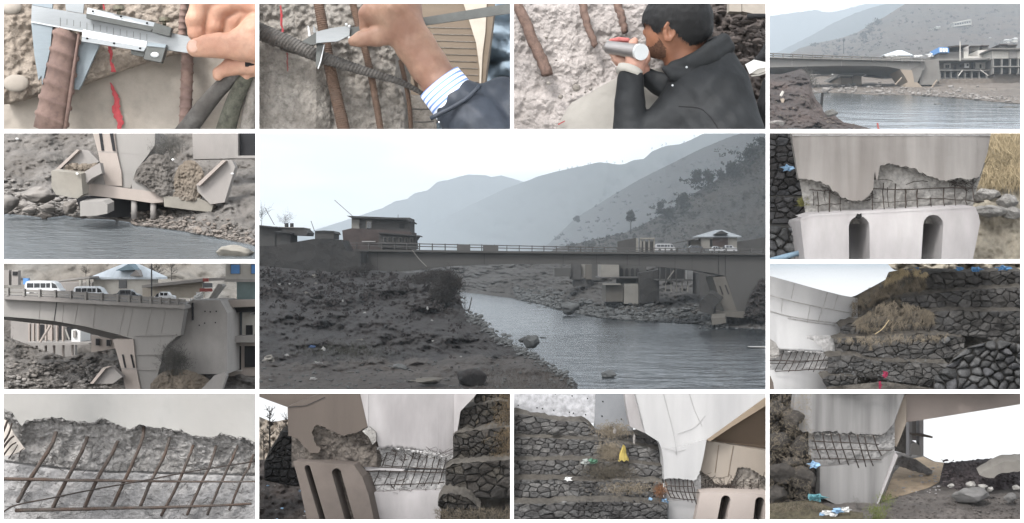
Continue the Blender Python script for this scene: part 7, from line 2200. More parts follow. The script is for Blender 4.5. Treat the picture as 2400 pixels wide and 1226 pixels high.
scrap(W, 1108, 1062, 56, 70, 32.6, m_pink, 'crimson rag on the stones, upper piece', 'rag', 'rag', None, 1)
scrap(W, 1060, 1165, 28, 80, 32.5, m_pink, 'narrow crimson rag hanging below the first', 'rag', 'rag', None, 2)
rock(W, 1675, 745, 33.2, 90, 62, m_stR[2], 'pale round stone lying on the fourth terrace', 3)
mk('curved_board', *pz(W, [(10, 1050), (40, 1080), (65, 1140), (75, 1225), (10, 1225)], 32.6, .2), m_pB, label='brown curved edge of the base block in the bottom left corner', cat='block')
bush(W, 980, 760, 120, 160, 33.1, 90, 'pale dead twigs hanging over the fourth terrace', m_strawd)
mk('dead_stem', *tube(spline([W.p(1010, 690, 33.2), W.p(1080, 640, 33.15), W.p(1145, 555, 33.2)], 8), 4 * uH, 5), m_straw, label='thin bent dead stem on the straw clump', cat='stem')

# ---------------- I: bar mesh close up
opening(4, 917, 603, 1222, .5, 1.0)
W = I
TI = 33.0
uI = W.u(TI)
m_iS = mat('smooth_grey_concrete', (184, 182, 178), var=.06, scale=1.6, bump=.08, rgb2=(168, 165, 160), mix=.4, s2=.8, stretch=(1.2, 1, .5), fine=14, bdist=.008)
m_iR = mat('crumbled_concrete', (192, 189, 186), var=.34, scale=8, bump=.5, rgb2=(160, 157, 153), mix=.45, s2=1.8, fine=12, bdist=.05, cells=13)
m_iL = mat('pitted_concrete', (192, 190, 189), var=.26, scale=8, bump=.45, rgb2=(170, 168, 166), mix=.4, s2=1.5, fine=14, bdist=.022, cells=17)
iw = thing('spalled_wall', 'grey concrete wall with its cover broken off over slanting bars', 'wall', W.p(1200, 1215, TI))
iE = interp([(10, 130), (40, 170), (110, 200), (200, 330), (250, 270), (350, 262), (480, 245), (600, 262), (700, 282), (860, 292), (900, 275), (940, 250), (1060, 300), (1150, 340), (1200, 362), (1260, 325), (1330, 305), (1360, 332), (1500, 342), (1700, 372), (1800, 420), (2000, 432), (2050, 382), (2180, 432), (2250, 428), (2395, 492)])
mk('smooth_cover', *sheet(W, 10, 2395, 8, lambda X: iE(X) + 14 * fbm(X * .02, 1, 5, 4), 200, 14, lambda X, Y, v: 32.75 + .01 * fbm(X * .004, Y * .004, 1, 3), .25), m_iS, iw)
cr = interp([(10, 640), (300, 680), (500, 700), (700, 725), (1000, 742), (1300, 745), (1600, 758), (1800, 762), (2395, 772)])


def iedge(X, Y):
    d = Y - iE(X)
    return -.30 * max(0, min(1, 1 - (d - 60) / 150)) + .10 * ridged(X * .012, Y * .02, 4, 4) * max(0, 1 - d / 260)


v, f = rough_layer(W, 10, 2395, lambda X: iE(X) - 12, lambda X: cr(X) + 5 * fbm(X * .03, 3, 1, 3), 33.2, .12, .0055, 230, 70, lip=.3, seed=51, chip=.9, edge=iedge)
mk('crumbled_layer', v, f, m_iR, iw, smooth=True)
v, f = rough_layer(W, 10, 2395, lambda X: cr(X) - 30, 1222, 33.34, .07, .004, 220, 70, seed=52, chip=.5, edge=lambda X, Y: -.22 * min(1, max(0, (Y - cr(X) - 12) / 10)))
mk('lower_face', v, f, m_iL, iw, smooth=True)
rim_chips(W, [(x, iE(x)) for x in range(20, 2400, 40)], 60, 2390, 260, 32.78, m_iR, iw, (12, 44))
bars = [[(520, 380), (470, 520), (290, 800), (165, 1030)], [(812, 425), (760, 560), (620, 820), (488, 1085)], [(1092, 465), (1040, 580), (890, 840), (788, 1080)], [(1335, 335), (1310, 480), (1150, 840), (1035, 1085)], [(1572, 435), (1530, 580), (1400, 840), (1300, 1075)], [(1792, 505), (1740, 640), (1655, 850), (1495, 1160)], [(2005, 505), (1950, 690), (1870, 850), (1735, 1150)], [(2205, 505), (2150, 640), (2055, 840), (1920, 1150)], [(2352, 585), (2300, 720), (2235, 840), (2125, 1105)]]
for i, b in enumerate(bars):
    w0 = 40 - 2.2 * i
    rod(W, [(x, y, 32.95 - (.12 if 0 < k < 3 else -.05)) for k, (x, y) in enumerate(b)], w0 * .9, w0, TI, 'slanting_bar', m_barg, iw, n=12, sides=10, wob=.006, rib=16 * uI, ribh=1.3 * uI)
for pts, w0, w1 in (([(10, 815), (500, 825), (900, 832), (1600, 842), (2395, 842)], 34, 13), ([(145, 1108), (600, 1102), (1030, 1090), (1700, 1075), (2330, 1048)], 36, 22)):
    rod(W, [(x, y, 32.72) for x, y in pts], w0, w1, 32.72, 'level_bar', m_barg, iw, n=16, sides=10, wob=.006, rib=20 * uI, ribh=1.2 * uI)
rod(W, [(10, 1135, 32.6), (150, 1060, 32.6), (500, 990, 32.62), (850, 918, 32.62), (1390, 822, 32.62), (1750, 752, 32.62), (2395, 650, 32.65)], 15, 13, 32.62, 'loose_wire', m_bar, iw, n=26, sides=6)
mw = MB()
for _ in range(150):
    x, y = rnd.uniform(60, 2350), rnd.uniform(520, 1190)
    a = rnd.uniform(0, 6.28)
    p = [W.p(x + math.cos(a) * k * 26 + rnd.gauss(0, 9), y + math.sin(a) * k * 16 + rnd.gauss(0, 8), 33.06) for k in range(4)]
    mw.add(tube(spline(p, 6), 2.0 * uI, 3, False))
mw.build('root_hairs', m_bar, iw, kind='stuff')
for i, (pts, w) in enumerate((([(30, 480), (80, 400), (110, 300)], 22), ([(20, 540), (90, 450), (130, 420)], 24), ([(30, 600), (100, 510), (150, 480)], 18), ([(80, 630), (130, 560), (165, 500)], 12), ([(180, 610), (190, 560), (220, 535)], 10), ([(10, 420), (50, 330), (70, 270)], 26))):
    rod(W, [(x, y, 32.5) for x, y in pts], w, w * .7, 32.5, 'bent_bar', m_bar, iw, n=6, sides=7)
mk('light_gap', *pz(W, [(8, 260), (60, 275), (150, 430), (230, 540), (120, 590), (8, 610)], 32.7, .04), mat('bright_gap_sheet', (226, 216, 206), var=.08, scale=4, bump=.1), label='bright sheet for the background past the wall edge at the left', cat='ground')  # pale sheet put in for the bright background behind the gap

# ---------------- J: broken pier from the side, bar mesh and stone blocks
opening(603, 917, 1200, 1222, .5, 1.0)
W = J
TJ = 33.2
uJ = W.u(TJ)
pj = thing('broken_pier', 'leaning pier with a dark front, slotted base block and a white side', 'pier', W.p(950, 1215, TJ))
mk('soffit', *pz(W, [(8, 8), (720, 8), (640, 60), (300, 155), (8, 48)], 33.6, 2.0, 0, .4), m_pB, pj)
jf = interp([(8, 960), (330, 1038), (400, 1060)])
jl = interp([(290, 290), (300, 296), (380, 440), (520, 580)])
dB = [(300, 420), (380, 440), (440, 520), (520, 580), (560, 580), (600, 540), (545, 480), (520, 400), (540, 335), (580, 318), (640, 335), (700, 372), (800, 412), (860, 400), (940, 385), (1000, 350), (1030, 330)]
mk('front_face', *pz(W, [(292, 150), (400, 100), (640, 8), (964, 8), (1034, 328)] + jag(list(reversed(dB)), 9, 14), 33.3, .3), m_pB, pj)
v, f = rough_layer(W, 330, 1230, lambda X: 300, lambda X: 705, 33.48, .12, .005, 120, 60, seed=61, chip=.9, edge=lambda X, Y: .5 * max(0, (X - 1120) / 100) + max(0, (450 - X)) * .004)
mk('dark_broken_core', v, f, m_pBc, pj, smooth=True)
rim_chips(W, [(560, 560), (600, 520), (640, 345), (800, 415), (1000, 352)], 640, 1000, 60, 33.35, m_pBc, pj, (12, 36))
mk('torn_corner', *pz(W, [(985, 375), (1050, 336), (1110, 392), (1112, 470), (1080, 500), (1045, 430)], 33.1, .3), m_pR, pj)
jE = interp([(1030, 330), (1060, 345), (1110, 400), (1130, 500), (1150, 540), (1250, 520), (1400, 535), (1500, 556), (1600, 572), (1680, 592), (1800, 612), (1840, 625)])
mk('white_face', *sheet(W, 1034, 1835, 8, lambda X: jE(X) + 16 * fbm(X * .03, 2, 7, 5), 160, 20, lambda X, Y, v: 33.25 + .0006 * (X - 1034) + .25 * v * (X - 1034) / 800, .25), m_pW, pj, smooth=True)
mk('white_face', *pz(W, [(962, 8), (1040, 8), (1040, 345), (1036, 330)], 33.24, .3), m_pW, pj)
mk('white_face', *pz(W, [(1834, 8), (2060, 8), (2020, 60), (1895, 190), (1850, 480), (1834, 625)], 33.75, .3), m_pW, pj)
v, f = rough_layer(W, 900, 1835, lambda X: min(690, jE(X) - 20) if X > 1100 else 640, lambda X: 960, 33.7, .06, .005, 100, 50, seed=62, chip=.6)
mk('broken_core', v, f, m_pRw, pj, smooth=True)
rim_chips(W, [(1130, 530), (1250, 525), (1500, 560), (1800, 615)], 1120, 1810, 110, 33.5, m_pRw, pj, (10, 34))
mk('joint_gap', *pz(W, [(1370, 722), (1520, 720), (1760, 726), (1760, 734), (1600, 732), (1400, 734)], 33.56, .05), m_dk, pj)
mk('lower_face', *pz(W, [(1050, 945), (1300, 930), (1760, 920), (1740, 960), (1700, 1225), (1095, 1225)], 33.5, .4), m_pW, pj)
mk('edge_band', *pz(W, [(905, 686), (1130, 706), (1380, 722), (1370, 745), (1120, 735), (990, 745), (945, 730)], 33.55, .2), m_pW, pj)
out = [(478, 1225), (400, 860), (345, 656), (620, 668), (905, 686), (985, 800), (1042, 960), (1100, 1225)]
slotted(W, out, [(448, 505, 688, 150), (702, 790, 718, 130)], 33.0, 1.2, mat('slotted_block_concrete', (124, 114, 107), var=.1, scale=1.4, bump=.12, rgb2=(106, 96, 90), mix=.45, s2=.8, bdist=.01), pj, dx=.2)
mk('slot_back', *pz(W, [(430, 690), (830, 700), (960, 1225), (480, 1225)], 33.5, .1), m_pBc, pj)
jb = [((1218, 575), (1165, 700), (1085, 870)), ((1298, 580), (1260, 710), (1195, 860)), ((1388, 590), (1345, 720), (1275, 890)), ((1470, 550), (1420, 700), (1350, 890)), ((1530, 570), (1490, 710), (1430, 890)), ((1590, 600), (1560, 730), (1490, 900)), ((1655, 612), (1620, 740), (1560, 880)), ((1705, 625), (1670, 740), (1625, 885)), ((1765, 620), (1735, 740), (1690, 870))]
for b in jb:
    rod(W, [(x, y, 33.62) for x, y in b], 10, 9, 33.6, 'rebar', m_bar, pj, n=8, sides=6, wob=.01)
for pts, w in (([(980, 742), (1400, 750), (1770, 756)], 9), ([(1095, 875), (1400, 868), (1745, 850)], 10), ([(905, 690), (1100, 705), (1380, 720)], 7), ([(1180, 690), (1500, 716), (1770, 726)], 9), ([(560, 500), (800, 520), (960, 500), (1090, 488)], 9), ([(1250, 870), (1285, 915)], 12)):
    rod(W, [(x, y, 33.55) for x, y in pts], w, w, 33.5, 'rebar', m_bar, pj, n=10, sides=6, wob=.01)
mw = MB()
for _ in range(120):
    x, y = rnd.choice([(rnd.uniform(1130, 1800), rnd.uniform(540, 660)), (rnd.uniform(980, 1800), rnd.uniform(740, 940)), (rnd.uniform(560, 1120), rnd.uniform(420, 640))])
    p = [W.p(x + rnd.gauss(0, 34), y + rnd.gauss(0, 26), 33.5 + rnd.uniform(-.05, .1)) for _ in range(4)]
    mw.add(tube(spline(p, 7), 1.8 * uJ, 3, False))
mw.build('wire_tangle', m_bar, pj, kind='stuff')
mk('pour_line', *tube([W.p(300, 152, 33.28), W.p(460, 140, 33.28), W.p(640, 60, 33.28)], 3 * uJ, 5), m_dk, pj)
for lab, X0, X1, tp_, bt_, t in (('topmost black stone block at the right, in the upper corner', 2020, 2395, [(2020, 60), (2040, 15), (2395, 8)], [(2020, 110), (2150, 110), (2395, 50)], 34.2),
                                 ('upper black stone block at the right of the white pier side', 1888, 2360, [(1888, 190), (1910, 165), (2030, 130), (2250, 80), (2360, 110)], [(1888, 360), (2000, 368), (2150, 350), (2360, 325)], 34.0),
                                 ('middle black stone block at the right, beside the bar mesh', 1826, 2395, [(1826, 420), (1850, 388), (2020, 372), (2240, 340), (2395, 330)], [(1826, 630), (1900, 645), (2100, 645), (2395, 620)], 33.6),
                                 ('lower black stone block at the right, with the largest stones', 1755, 2395, [(1755, 720), (1830, 672), (2100, 655), (2395, 630)], [(1755, 900), (1800, 935), (1950, 985), (2200, 1000), (2395, 985)], 33.2),
                                 ('rounded black stone heap lowest at the right', 1686, 2080, [(1686, 1020), (1720, 960), (1770, 945), (1900, 960), (2000, 1020), (2080, 1100)], [(1686, 1060), (1760, 1150), (1900, 1190), (2080, 1195)], 32.6)):
    ter = thing('stone_block', lab, 'stone wall', W.p((X0 + X1) / 2, max(b for a, b in bt_), t))
    ft, fb = interp(tp_), interp(bt_)
    tq = (lambda t: lambda X, Y: t + .15 * fbm(X * .004, Y * .006, t, 3))(t)
    mk('core', *sheet(W, X0, X1, lambda x: ft(x) + 3, lambda x: fb(x) + 4, 40, 8, lambda X, Y, v: tq(X, Y) + .06, .3), m_mort, ter)
    big_ = t == 33.2
    masonry(W, X0, X1, ft, fb, 76 if big_ else 54, 96 if big_ else 72, tq, m_stJ, ter, .075, 2.8, jit=.34, limit=120)
    vs = []
    for i in range(31):
        x = X0 + (X1 - X0) * i / 30
        p = W.p(x, ft(x) + 5, tq(x, ft(x)) - .05)
        for k in range(4): vs.append(p + Vector((0, k * .2, k * .04 + .05 * fbm(x * .02, k, t, 3))))
    mk('earth_top', vs, [(4 * i + k, 4 * i + k + 1, 4 * i + k + 5, 4 * i + k + 4) for i in range(30) for k in range(3)], m_earth, ter, smooth=True)
v, f = sheet(W, 1660, 2395, 6, 1222, 50, 60, lambda X, Y, v: 35.2 - 1.6 * v + .2 * fbm(X * .008, Y * .008, 1, 5))
mk('earth_bank', v, f, m_earth, smooth=True, kind='structure', label='dark earth bank behind the black stone blocks')
tuft(W, 900, lambda: (2395 - abs(rnd.gauss(0, 90)), rnd.uniform(20, 620)), lambda X, Y: 33.7 if Y < 330 else 33.4, (20, 80), (-.1, -.5), mat('brown_straw', (94, 80, 60), var=.4, scale=3, bump=0), 'straw', 'brown straw over the black stone blocks', wid=3.5)
tuft(W, 700, lambda: (rnd.uniform(1660, 2390), rnd.uniform(1100, 1222)), lambda X, Y: 32.4, (20, 80), (0, .6), m_strawd, 'dry_grass', 'dry grass in the lower right under the stone heap', wid=3.5)
# left: dark pile, trees, ground
v, f = sheet(W, 8, 560, interp([(8, 640), (330, 640)]), 1222, 50, 50, lambda X, Y, v: 38 - 4.5 * v + .3 * fbm(X * .008, Y * .012, 1, 5) + .12 * ridged(X * .02, Y * .02, 2, 4))
mk('littered_ground', v, f, mat('dark_littered_ground', (78, 70, 66), var=.45, scale=4, bump=.6, rgb2=(56, 52, 50), mix=.45, s2=1, bdist=.05), smooth=True, kind='structure', label='dark littered ground left of the leaning pier')
dp_ = thing('dark_stone_pile', 'nearly black stacked stone pile left of the leaning pier', 'stone wall', W.p(300, 900, 34.6))
ptp = interp([(75, 660), (140, 520), (205, 430), (245, 345), (330, 302), (380, 380), (480, 470), (540, 590)])
tq = lambda X, Y: 34.7 - .0004 * (Y - 300) - .2 * (Y > 610)
mk('core', *sheet(W, 75, 560, ptp, interp([(75, 830), (300, 880), (560, 900)]), 30, 20, lambda X, Y, v: tq(X, Y) + .06, .3), m_mort, dp_)
masonry(W, 75, 540, ptp, interp([(75, 830), (300, 880), (540, 900)]), 58, 76, tq, stones3('sooty_stone', ((40, 39, 40), (36, 34, 34), (46, 45, 45))), dp_, .09, 6, jit=.36, limit=120)
for i, (x, y0, y1, w, lab) in enumerate(((130, 60, 620, 130, 'tallest bare trunk at the left under the soffit'), (75, 300, 640, 110, 'short bare tree at the left edge by the dark pile'), (225, 270, 560, 90, 'bare stump like tree leaning on the dark pile'), (280, 180, 420, 110, 'thin bare tree seen just below the soffit edge'))):
    tree(W, x, y0, y1, w, 35.6 + i * .3, lab, 'bare trees by the dark pile', bare=True, name='bare_tree', trunk=.25)
v, f = sheet(W, 8, 420, interp([(8, 230), (150, 290), (420, 240)]), 680, 40, 30, lambda X, Y, v: 46 - 3 * v + .5 * fbm(X * .02, Y * .02, 1, 4))
mk('far_scrub', v, f, mat('pale_far_scrub', (176, 164, 150), var=.3, scale=3, bump=.4, bdist=.1), smooth=True, kind='structure', label='pale far scrub hillside at the left edge')
for i in range(16):
    x, y = rnd.uniform(20, 460), rnd.uniform(860, 1210)
    scrap(W, x, y, rnd.uniform(14, 44), rnd.uniform(8, 20), 37.6 - 4.5 * (y - 640) / 582 - .3, m_pS if i % 3 else m_cloth, 'white or bluish paper scrap on the dark littered ground', group='paper scraps on the littered ground', seed=i)

# ---------------- K: stone wall, white strut and slotted base
opening(1200, 917, 1799, 1222, .5, 1.0)
W = K
uK = W.u(33)
kw = thing('pale_backing_wall', 'patchy white concrete wall above the stone terraces', 'wall', W.p(400, 300, 35))
v, f = rough_layer(W, 8, 785, 8, 300, 35.0, .03, .006, 80, 30, seed=71, chip=.5)
mk('patchy_panel', v, f, mat('patchy_white_concrete', (206, 206, 208), var=.3, scale=6, bump=.3, rgb2=(160, 160, 164), mix=.35, s2=1.6, bdist=.02), kw, smooth=True)
mk('grey_panel', *pz(W, [(786, 8), (1090, 8), (1140, 420), (770, 420)], 34.9, .4), mat('flat_grey_concrete', (150, 152, 155), var=.08, scale=1.4, bump=.08, bdist=.01), kw)
for i, (x, y) in enumerate(((410, 28), (566, 48), (708, 72), (240, 158), (290, 166), (395, 182), (540, 200), (578, 208), (690, 222), (65, 135), (850, 100), (842, 235), (1022, 262))):
    mk('hole', *ball(W.p(x, y, 34.9), (7 * uK, .03, 8 * uK), 8, 5), m_blk, kw)
m_jl = plain('faint_joint', (156, 154, 152))
st = thing('strut_pier', 'white splayed strut standing on a slotted base block, bars exposed at its waist', 'pier', W.p(1650, 1215, 33))
mk('upper_strut', *pz(W, [(1140, 8), (2395, 8), (2395, 40), (1812, 462), (1790, 470), (1545, 545), (1400, 550), (1365, 470), (1242, 392), (1180, 150)], 33.6, .8), m_abW, st)
mk('strut_flange', *pz(W, [(1048, 8), (1145, 8), (1185, 150), (1245, 394), (1100, 330), (1075, 180)], 33.9, .6), m_pW, st)
mk('waist', *pz(W, [(1395, 540), (1545, 530), (1812, 455), (1785, 600), *jag([(1755, 740), (1722, 815), (1690, 835), (1560, 812), (1440, 815), (1418, 830)], 7, 12), (1410, 640)], 33.45, .8), m_abW, st)
for pts in ([(1405, 8), (1470, 250), (1520, 480), (1530, 600)], [(1148, 20), (1200, 220), (1240, 390)], [(1650, 20), (1700, 180), (1770, 330)], [(1545, 400), (1700, 340), (1800, 230)], [(1400, 520), (1560, 560), (1800, 470)]):
    mk('joint', *tube(spline([W.p(x, y, 33.42 if y > 470 else 33.58) for x, y in pts], 10), 1.7 * uK, 5), m_jl, st)
v, f = rough_layer(W, 1415, 1760, 780, 1070, 33.75, .05, .006, 50, 40, seed=72, chip=.6)
mk('broken_core', v, f, m_pRw, st, smooth=True)
mk('strut_foot', *pz(W, [(1460, 1030), (1735, 1000), (1735, 1225), (1460, 1225)], 33.55, .5), m_abW, st)
for x in range(1440, 1690, 38):
    rod(W, [(x - 12 if x < 1460 else x, 818, 33.55), (x + 14, 930, 33.4), (x + 50 if x > 1500 else x + 40, 985 + (x - 1440) * .28, 33.4)], 9.5, 9, 33.4, 'rebar', m_bar, st, n=8, sides=6, wob=.006)
for y0, y1, a, b in ((880, 885, 1450, 1680), (925, 945, 1450, 1760), (988, 1012, 1475, 1705)):
    rod(W, [(a, y0, 33.38), ((a + b) / 2, (y0 + y1) / 2 + 4, 33.38), (b, y1, 33.38)], 9, 8, 33.4, 'rebar', m_bar, st, n=8, sides=6)
rod(W, [(1680, 835, 33.4), (1700, 920, 33.38), (1706, 1010, 33.38)], 9, 8, 33.4, 'rebar', m_bar, st, n=5, sides=6)
mk('soffit', *[(p0 := [W.p(x, y, 33.6) for x, y in ((2395, 36), (1810, 460))]) + [W.p(x, y, 34.3) for x, y in ((1845, 468), (2395, 566))], [(0, 1, 2, 3)]], m_soff, st)  # tilted towards the viewer so that the underside catches light
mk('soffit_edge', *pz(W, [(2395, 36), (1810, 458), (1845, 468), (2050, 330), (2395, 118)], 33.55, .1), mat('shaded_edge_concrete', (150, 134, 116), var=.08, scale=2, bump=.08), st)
mk('tan_face', *pz(W, [(1805, 470), (1850, 466), (2395, 560), *jag([(2395, 830), (2350, 800), (2250, 735), (2180, 710), (2095, 712), (2085, 780), (2035, 860), (1980, 875), (1890, 862), (1840, 800), (1755, 735)], 8, 14)], 33.9, .4), m_pT, st)
for pts in ([(1850, 468), (2000, 480), (2395, 520)], [(1925, 500), (1890, 760)], [(2060, 510), (2010, 800)]):
    mk('joint', *tube([W.p(x, y, 33.88) for x, y in pts], 2.5 * uK, 5), m_soff, st)
v, f = rough_layer(W, 1715, 2395, interp([(1715, 800), (1755, 715), (1900, 790), (2060, 770), (2100, 690), (2395, 690)]), 975, 34.1, .1, .006, 90, 40, seed=73, chip=.9)
mk('broken_core', v, f, mat('tan_broken_core', (192, 184, 174), var=.3, scale=7, bump=.45, rgb2=(128, 120, 112), mix=.4, s2=1.6, bdist=.03, cells=13), st, smooth=True)
mw = MB()
for _ in range(70):
    x, y = rnd.uniform(1740, 2380), rnd.uniform(790, 940)
    p = [W.p(x + rnd.gauss(0, 40), y + rnd.gauss(0, 30), 33.9) for _ in range(3)]
    mw.add(tube(spline(p, 6), 2.2 * uK, 3, False))
for k in range(9):
    x = 1800 + k * 70
    mw.add(tube([W.p(x, 820, 33.92), W.p(x + 10, 945, 33.9)], 3 * uK, 4, False))
mw.build('wire_tangle', m_bar, st, kind='stuff')
slotted(W, [(1700, 1225), (1755, 945), (1990, 945), (2395, 962), (2395, 1225)], [(1945, 2035, 970, -40), (2262, 2350, 985, -20)], 33.2, 1.4, mat('warm_base_concrete', (206, 194, 186), var=.07, scale=1.4, bump=.08, rgb2=(178, 166, 158), mix=.4, bdist=.01), st)
mk('slot_back', *pz(W, [(1880, 960), (2395, 975), (2395, 1225), (1860, 1225)], 34.0, .1), m_pB, st)
# stone terraces
bands = [('top band of the grey stone wall under the patchy wall', [(8, 200), (200, 232), (215, 238), (400, 270), (520, 285), (680, 282), (760, 350), (770, 400), (1000, 420), (1230, 400), (1370, 440)], [(8, 420), (500, 440), (800, 455), (1000, 470), (1170, 500), (1370, 545)], 34.5, 46, 78, 170),
         ('second band of the grey stone wall, behind the yellow cloth', [(8, 424), (500, 445), (800, 460), (1000, 476), (1170, 506), (1395, 550)], [(8, 640), (600, 635), (900, 650), (1100, 660), (1395, 690)], 34.2, 44, 74, 200),
         ('third band of the grey stone wall, below the yellow cloth', [(8, 645), (600, 640), (900, 656), (1100, 666), (1420, 700)], [(8, 820), (400, 815), (750, 838), (1000, 815), (1400, 850)], 33.9, 46, 74, 170),
         ('fourth band of the grey stone wall, with small broken stones', [(8, 826), (400, 820), (750, 842), (1000, 822), (1410, 858)], [(8, 1025), (400, 1020), (900, 1010), (1400, 1045)], 33.5, 46, 80, 170),
         ('lowest band of the grey stone wall at the bottom edge', [(8, 1042), (340, 1050), (420, 1030), (900, 1022), (1450, 1052)], [(8, 1222), (1460, 1222)], 33.0, 52, 86, 120)]
for lab, tp_, bt_, t, rh, swd, lim_ in bands:
    X0, X1 = tp_[0][0], tp_[-1][0]
    ter = thing('stone_terrace', lab, 'stone wall', W.p((X0 + X1) / 2, max(b for a, b in bt_), t))
    ft, fb = interp(tp_), interp(bt_)
    tq = (lambda t: lambda X, Y: t + .1 * fbm(X * .004, Y * .006, t, 3))(t)
    mk('core', *sheet(W, X0, X1, lambda x: ft(x) + 3, lambda x: fb(x) + 8, 60, 8, lambda X, Y, v: tq(X, Y) + .05, .3), m_mort, ter)
    masonry(W, X0, X1, ft, fb, rh, swd, tq, m_stK, ter, .045, 2.0, jit=.24, limit=lim_)
    vs = []
    for i in range(41):
        x = X0 + (X1 - X0) * i / 40
        p = W.p(x, ft(x) + 5, tq(x, ft(x)) - .04)
        for k in range(4): vs.append(p + Vector((0, k * .13, k * .03 + .04 * fbm(x * .02, k, t, 3))))
    mk('earth_top', vs, [(4 * i + k, 4 * i + k + 1, 4 * i + k + 5, 4 * i + k + 4) for i in range(40) for k in range(3)], m_earth, ter, smooth=True)
def patch(lab, x0, x1, y0, y1, n, m, t, ln=(14, 50)):
    tuft(W, n, lambda: (rnd.gauss((x0 + x1) / 2, (x1 - x0) / 4.4), rnd.gauss((y0 + y1) / 2, (y1 - y0) / 4.4)), lambda X, Y: t - .15 * rnd.random(), ln, (-.1, -.3), m, 'scrub', lab, wid=3.2, curl=.5)
patch('dull scrub on the mound under the grey panel', 770, 1120, 290, 430, 1100, m_strawd, 34.3)
patch('dry scrub left of the yellow cloth', 800, 1020, 470, 640, 1500, m_strawd, 34.0)
patch('dark scrub hanging under the yellow cloth', 640, 1180, 650, 830, 2000, mat('dark_scrub', (84, 78, 68), var=.5, scale=4, bump=0), 33.7)
patch('dry scrub low in the middle of the stone wall', 800, 1400, 830, 960, 700, m_strawd, 33.3)
scatter(W, 900, lambda: (rnd.uniform(600, 1440), rnd.uniform(840, 1215)), lambda X, Y: (33.45 if Y < 1020 else 32.95), 6, 26, m_stK[1], 'grit', 'small broken stones over the lower wall bands', LUMP0)
yc = MB()
vs, fs = [], []
for i in range(15):
    for j in range(10):
        a, b = i / 14, j / 9
        y = 500 + a * 150
        wd = 6 + 44 * a ** .8
        vs.append(W.p(1040 + (b - .5) * 2 * wd + 4 * math.sin(a * 9), y + (8 * math.sin(b * 14) if i == 14 else 0), 33.85 - .12 * math.sin(b * math.pi) - .035 * math.sin(b * 21 + a * 4)))
fs = [(i * 10 + j, i * 10 + j + 1, i * 10 + j + 11, i * 10 + j + 10) for i in range(14) for j in range(9)]
mk('yellow_cloth', vs, fs, mat('yellow_cloth', (196, 176, 100), var=.15, scale=6, bump=.3), smooth=True, label='pointed yellow cloth hanging on the grey stone wall', cat='cloth')
scrap(W, 752, 655, 90, 56, 33.75, mat('green_net', (98, 140, 116), var=.25, scale=8, bump=.3), 'green plastic scrap on the third stone band', 'scrap', 'plastic_scrap', None, 4)
scrap(W, 690, 660, 80, 60, 33.7, mat('grey_sheeting', (160, 164, 160), var=.2, scale=8, bump=.2), 'greyish plastic sheet left of the green scrap', 'scrap', 'plastic_scrap', None, 6)
scrap(W, 526, 818, 70, 44, 33.5, m_white, 'white rag on the ledge of the fourth stone band', 'rag', 'rag', None, 5)
scrap(W, 1425, 1030, 70, 60, 33.1, m_cloth, 'light blue plastic at the foot of the white strut', 'scrap', 'plastic_scrap', None, 7)
scrap(W, 1290, 1002, 40, 26, 33.0, m_cloth, 'small blue scrap left of the strut foot', 'scrap', 'plastic_scrap', None, 8)
scrap(W, 960, 370, 34, 50, 33.9, m_pS, 'white scrap on the mound, left of the pair', 'scrap', 'paper_scrap', None, 9)
scrap(W, 1140, 450, 26, 90, 33.9, m_pS, 'long white scrap hanging right of the mound', 'scrap', 'paper_scrap', None, 10)
patch('rust brown fern beside the strut foot', 1330, 1430, 860, 980, 500, mat('rusty_fern', (122, 86, 60), var=.4, scale=4, bump=0), 33.2)
rock(W, 405, 372, 34.2, 100, 62, m_stK[2], 'paler rounded stone proud of the top band', 3)

# ---------------- L: pier edge with mesh, track and boulders beyond
opening(1799, 917, 2396, 1222, .48, 1.0)
W = Lv
uL = W.u(33)
pl_ = thing('streaked_pier', 'grey streaked pier with a bar mesh across its broken waist', 'pier', W.p(800, 1110, 33))
m_lS = mat('vertical_streaked_concrete', (176, 174, 172), var=.14, scale=1.6, bump=.1, rgb2=(118, 116, 115), mix=.6, s2=1.6, stretch=(1.8, 1, .1), fine=12, bdist=.01)
lE = interp([(250, 360), (400, 388), (500, 380), (600, 372), (700, 395), (760, 390), (850, 400), (950, 402), (1040, 412), (1110, 388), (1190, 290)])
lT = lambda X: 8
mk('shaft', *sheet(W, 300, 1190, 8, lambda X: lE(X) + 16 * fbm(X * .03, 5, 2, 5), 150, 16, lambda X, Y, v: 33.1 + .012 * fbm(X * .006, Y * .002, 1, 3), .2), m_lS, pl_)
mk('shaft', *pz(W, [(250, 170), (270, 8), (302, 8), (302, 370), (320, 345)], 33.12, .35), m_lS, pl_)
mk('shaft', *pz(W, [(1188, 8), (1292, 8), (1240, 140), (1188, 290)], 33.12, .35), m_lS, pl_)
v, f = rough_layer(W, 390, 1190, lambda X: lE(X) - 20, 720, 33.3, .07, .006, 100, 50, seed=81, chip=.7)
mk('broken_core', v, f, mat('grey_broken_core', (172, 170, 168), var=.3, scale=7, bump=.45, rgb2=(148, 146, 144), mix=.4, s2=1.6, bdist=.03, cells=13), pl_, smooth=True)
rim_chips(W, [(400, 392), (700, 398), (1040, 415), (1110, 395)], 400, 1110, 90, 33.15, m_pR, pl_, (10, 32))
mk('base_face', *pz(W, [(500, 705), (700, 690), (1070, 640), (1180, 560), (1205, 575), (1180, 720), (1010, 1115), (890, 1135), (800, 1100), (700, 1080), (495, 980)], 33.0, .5), m_lS, pl_)
for k, (o, mm) in enumerate(((0, m_pW), (14, m_pB), (26, m_pS))):
    mk('edge_band', *pz(W, [(1195 + o * .6, 570 + o), (1222 + o * .2, 600), (1018 + o * .9, 1105), (1006 + o * .6, 1112)], 32.95 + .05 * k, .3), mm, pl_)
